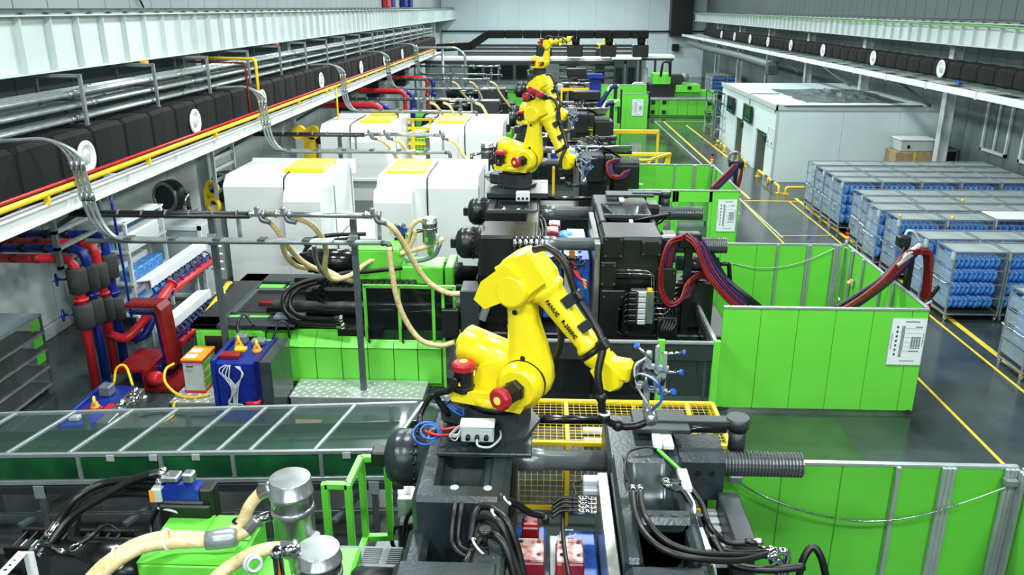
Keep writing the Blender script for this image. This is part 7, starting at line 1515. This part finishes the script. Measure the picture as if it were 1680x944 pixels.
for k in range(6):
    x = 838 + 5 * k; m = M(); m.tube(pp([(x, 498, 16.2), (x + 4, 520, 16.1), (x + 12, 545, 16.1), (x + 22, 560, 16.1)]), .02, 5); m.build('thin_cable', 'grey_light', label='pale cable fan behind the nearest robot, %s of six' % ORD[k].replace('nearest', 'first'), cat='cable', group='pale cable fan')
for j in range(4):
    for k in range(4):
        p = at(836 + 7 * k, 500 + 12 * j, y=16.35); m = M(); m.box(p - Vector((.05, .04, .05)), p + Vector((.05, .04, .05)), .01)
        m.build('terminal', 'orange' if (j + k) % 3 == 0 else 'grey', label='small terminal block behind the nearest robot, row %s column %s' % (['one', 'two', 'three', 'four'][j], ['one', 'two', 'three', 'four'][k]), cat='terminal')
# face plates on the second moving platen
t = thing('platen_fittings', 'black bolted plates on the front of the second moving platen', 'plates', at(1000, 480, y=16.2))
for a, b, c, d in ((986, 430, 1010, 470), (986, 476, 1022, 556), (1078, 440, 1106, 500), (1014, 500, 1030, 550), (990, 388, 1022, 424), (1052, 395, 1085, 420), (1078, 520, 1110, 558)):
    p, q = at(a, b, y=16.22), at(c, d, y=16.22); m = M(); m.box((p.x, 16.18, q.z), (q.x, 16.26, p.z), .015); o = m.build('plate', 'black', t)
    m = M()
    for u in (.12, .88):
        for v in (.12, .88): m.cyl((p.x + (q.x - p.x) * u, 16.18, q.z + (p.z - q.z) * v), (p.x + (q.x - p.x) * u, 16.165, q.z + (p.z - q.z) * v), .02, 6)
    m.build('screw', 'galv_dark', o, kind='stuff')
for k in range(5): hose('black hose below the silver valve manifold, %s of five' % ORD[k].replace('nearest', 'first'), pp([(1075 + 6 * k, 500 - 8 * k, 16.3), (1090 + 5 * k, 525, 16.2), (1085 + 4 * k, 545, 16.1), (1105 + 3 * k, 560, 16.2)]), .03, group='hoses below the manifold')
for k in range(5): hose('blue hose tangle behind the second red bundle, %s of five' % ORD[k].replace('nearest', 'first'), pp([(1108 + 4 * k, 488, 16.9), (1112 + 6 * k, 462, 17.0), (1135 + 5 * k, 448, 17.1), (1158 + 3 * k, 458, 17.1), (1162, 490, 17.0)]), .035, 'blue_hose', group='blue hose tangle')
# mould details of the second machine seen between the platens
for k in range(3): hose('thin red cable on the second mould, %s of three' % ORD[k].replace('nearest', 'first'), pp([(935 + 3 * k, 412, 17.0), (938 + 2 * k, 435, 16.9), (948 + 2 * k, 455, 16.8), (962, 462 + 6 * k, 16.8)]), .02, 'red', 'cable', fit='orange', name='red_cable', group='thin red cables on the second mould')
for k in range(4): tangle('loose black wire loop on the second mould, %s of four' % ORD[k].replace('nearest', 'first'), tuple(at(918 + 10 * k, 425 + 9 * (k % 2), y=16.95)), 'rubber', 8, .16, .02, 40 + k, group='wire loops on the second mould')
# hoses and boxes on the farther clamps
for n, (y, z) in enumerate(((28.3, 3.45), (39.6, 3.45), (51.0, 3.65))):
    w_ = ['third', 'fourth', 'fifth'][n]
    for k in range(5): hose('black hose across the %s moving platen, %s of five' % (w_, ORD[k].replace('nearest', 'first')), [(1.0 + .2 * k, y + 2.2, z - .05), (1.2 + .15 * k, y + 1.2 - .2 * k, z + .1 + .06 * k), (1.7 + .12 * k, y + .4 + .1 * k, z + .05 - .06 * k), (2.3 + .1 * k, y + .2, z - .1 - .08 * k)], .028, group='hoses on the %s platen' % w_)
    for k in range(3):
        m = M(); x = .2 + .5 * k; m.box((x, y - .3 + .3 * k, z - .6), (x + .35, y + .4 + .3 * k, z - .15 + .1 * k), .04); m.build('mould_block', ('blue', 'grey_light', 'black')[k], label='%s block of the mould in the %s clamp' % (('blue', 'pale grey', 'black')[k], w_), cat='mould block')
    m = M(); m.box((2.3, y - .6, 1.0), (3.2, y + .6, z - .5), .05); m.build('hydraulic_block', 'black', label='black hydraulic block right of the %s moving platen' % w_, cat='block')
    for k in range(4):
        m = M(); m.cyl((.9, y + .3 + .5 * k, z - .02 - .12 * k), (3.0, y + .3 + .5 * k, z - .02 - .12 * k), .06, 8); m.build('steel_rod', 'steel', label='bright steel rod on the %s clamp, %s of four' % (w_, ORD[k].replace('nearest', 'first')), cat='rod', group='steel rods on the %s clamp' % w_)
t = thing('screen_cabinet', 'black screen box between the fourth and fifth yellow robots', 'cabinet', (2, 47, 0)); p, q = at(930, 112, y=52.6), at(962, 125, y=52.6)
m = M(); m.box((p.x, 52.5, q.z), (q.x, 53, p.z), .04); m.build('screen', 'black', t); m = M(); m.box((p.x + .4, 52.6, 0), (p.x + .7, 52.9, q.z)); m.build('stand', 'charcoal', t)
for k, (a, b, c, d, mt, lb) in enumerate(((940, 150, 985, 165, 'black', 'black cover block before the green cells, upper'), (935, 177, 978, 187, 'black', 'black cover block before the green cells, lower'), (965, 122, 990, 130, 'blue', 'blue mould half far behind the clamps'), (905, 168, 945, 184, 'charcoal', 'dark grey block behind the third robot'), (1000, 165, 1018, 176, 'green', 'green box end beside the black post'))):
    y = 44 + 1.2 * k; p, q = at(a, b, y=y), at(c, d, y=y); m = M(); m.box((p.x, y, q.z), (q.x, y + .8, p.z), .04); m.box((p.x + .1, y + .2, 0), (q.x - .1, y + .7, q.z)); m.build('cover_block', mt, label=lb, cat='block')
t = thing('guard_rail', 'small yellow rail frame among the fourth machine parts', 'guard rail', (2, 48, 0)); p, q = at(920, 146, y=48.5), at(972, 168, y=48.5)
m = M(); m.box((p.x, 48.45, p.z - .1), (q.x, 48.55, p.z + .05)); m.box((p.x, 48.45, q.z - .1), (q.x, 48.55, q.z)); m.box((q.x - .1, 48.44, 0), (q.x, 48.56, p.z)); m.box((p.x, 48.44, 0), (p.x + .1, 48.56, p.z)); m.build('frame', 'yellow_rail', t)
# brown plank patches added for the brownish floor regions seen through the tunnel roof
for k, (x, y, sx, sy) in enumerate(((-7.6, 13.95, .65, .4), (-4.75, 14.3, .3, .55))):
    t = thing('brown_planks', 'brown plank patch on the floor behind the glass tunnel, ' + ['left one', 'right one'][k], 'board', (x, y, 0))
    for j in range(3): m = M(); m.box((x - sx, y - sy + sy * 2 * j / 3, .01), (x + sx, y - sy + sy * 2 * (j + .94) / 3, .05), .006); m.build('plank', 'wood', t)
# flexible pipes above the left girder end and cable on top of the left wall
t = thing('hanging_cable', 'black cable hanging on the panels above the left girder', 'cable', (-12.5, 24, 8))
m = M(); m.tube([(-12.52, 24.6, 8.6), (-12.5, 25.6, 8.5), (-12.5, 26.2, 8.3), (-12.5, 26.5, 8.0)], .03, 6); m.build('cable', 'black', t)
for k, (y, c) in enumerate(((66, 'red'), (68, 'blue'), (74, 'blue'), (77, 'blue'))):
    m = M()
    for j in range(3): m.box((-12.5, y + .5 * j, 8.0), (-12.1, y + .4 + .5 * j, 8.9 - .1 * j), .03)
    m.build('coil_stack', c, label='stack of %s coils on the gallery above the left girder, %s' % (c, ['first', 'second', 'third', 'fourth'][k]), cat='coils')
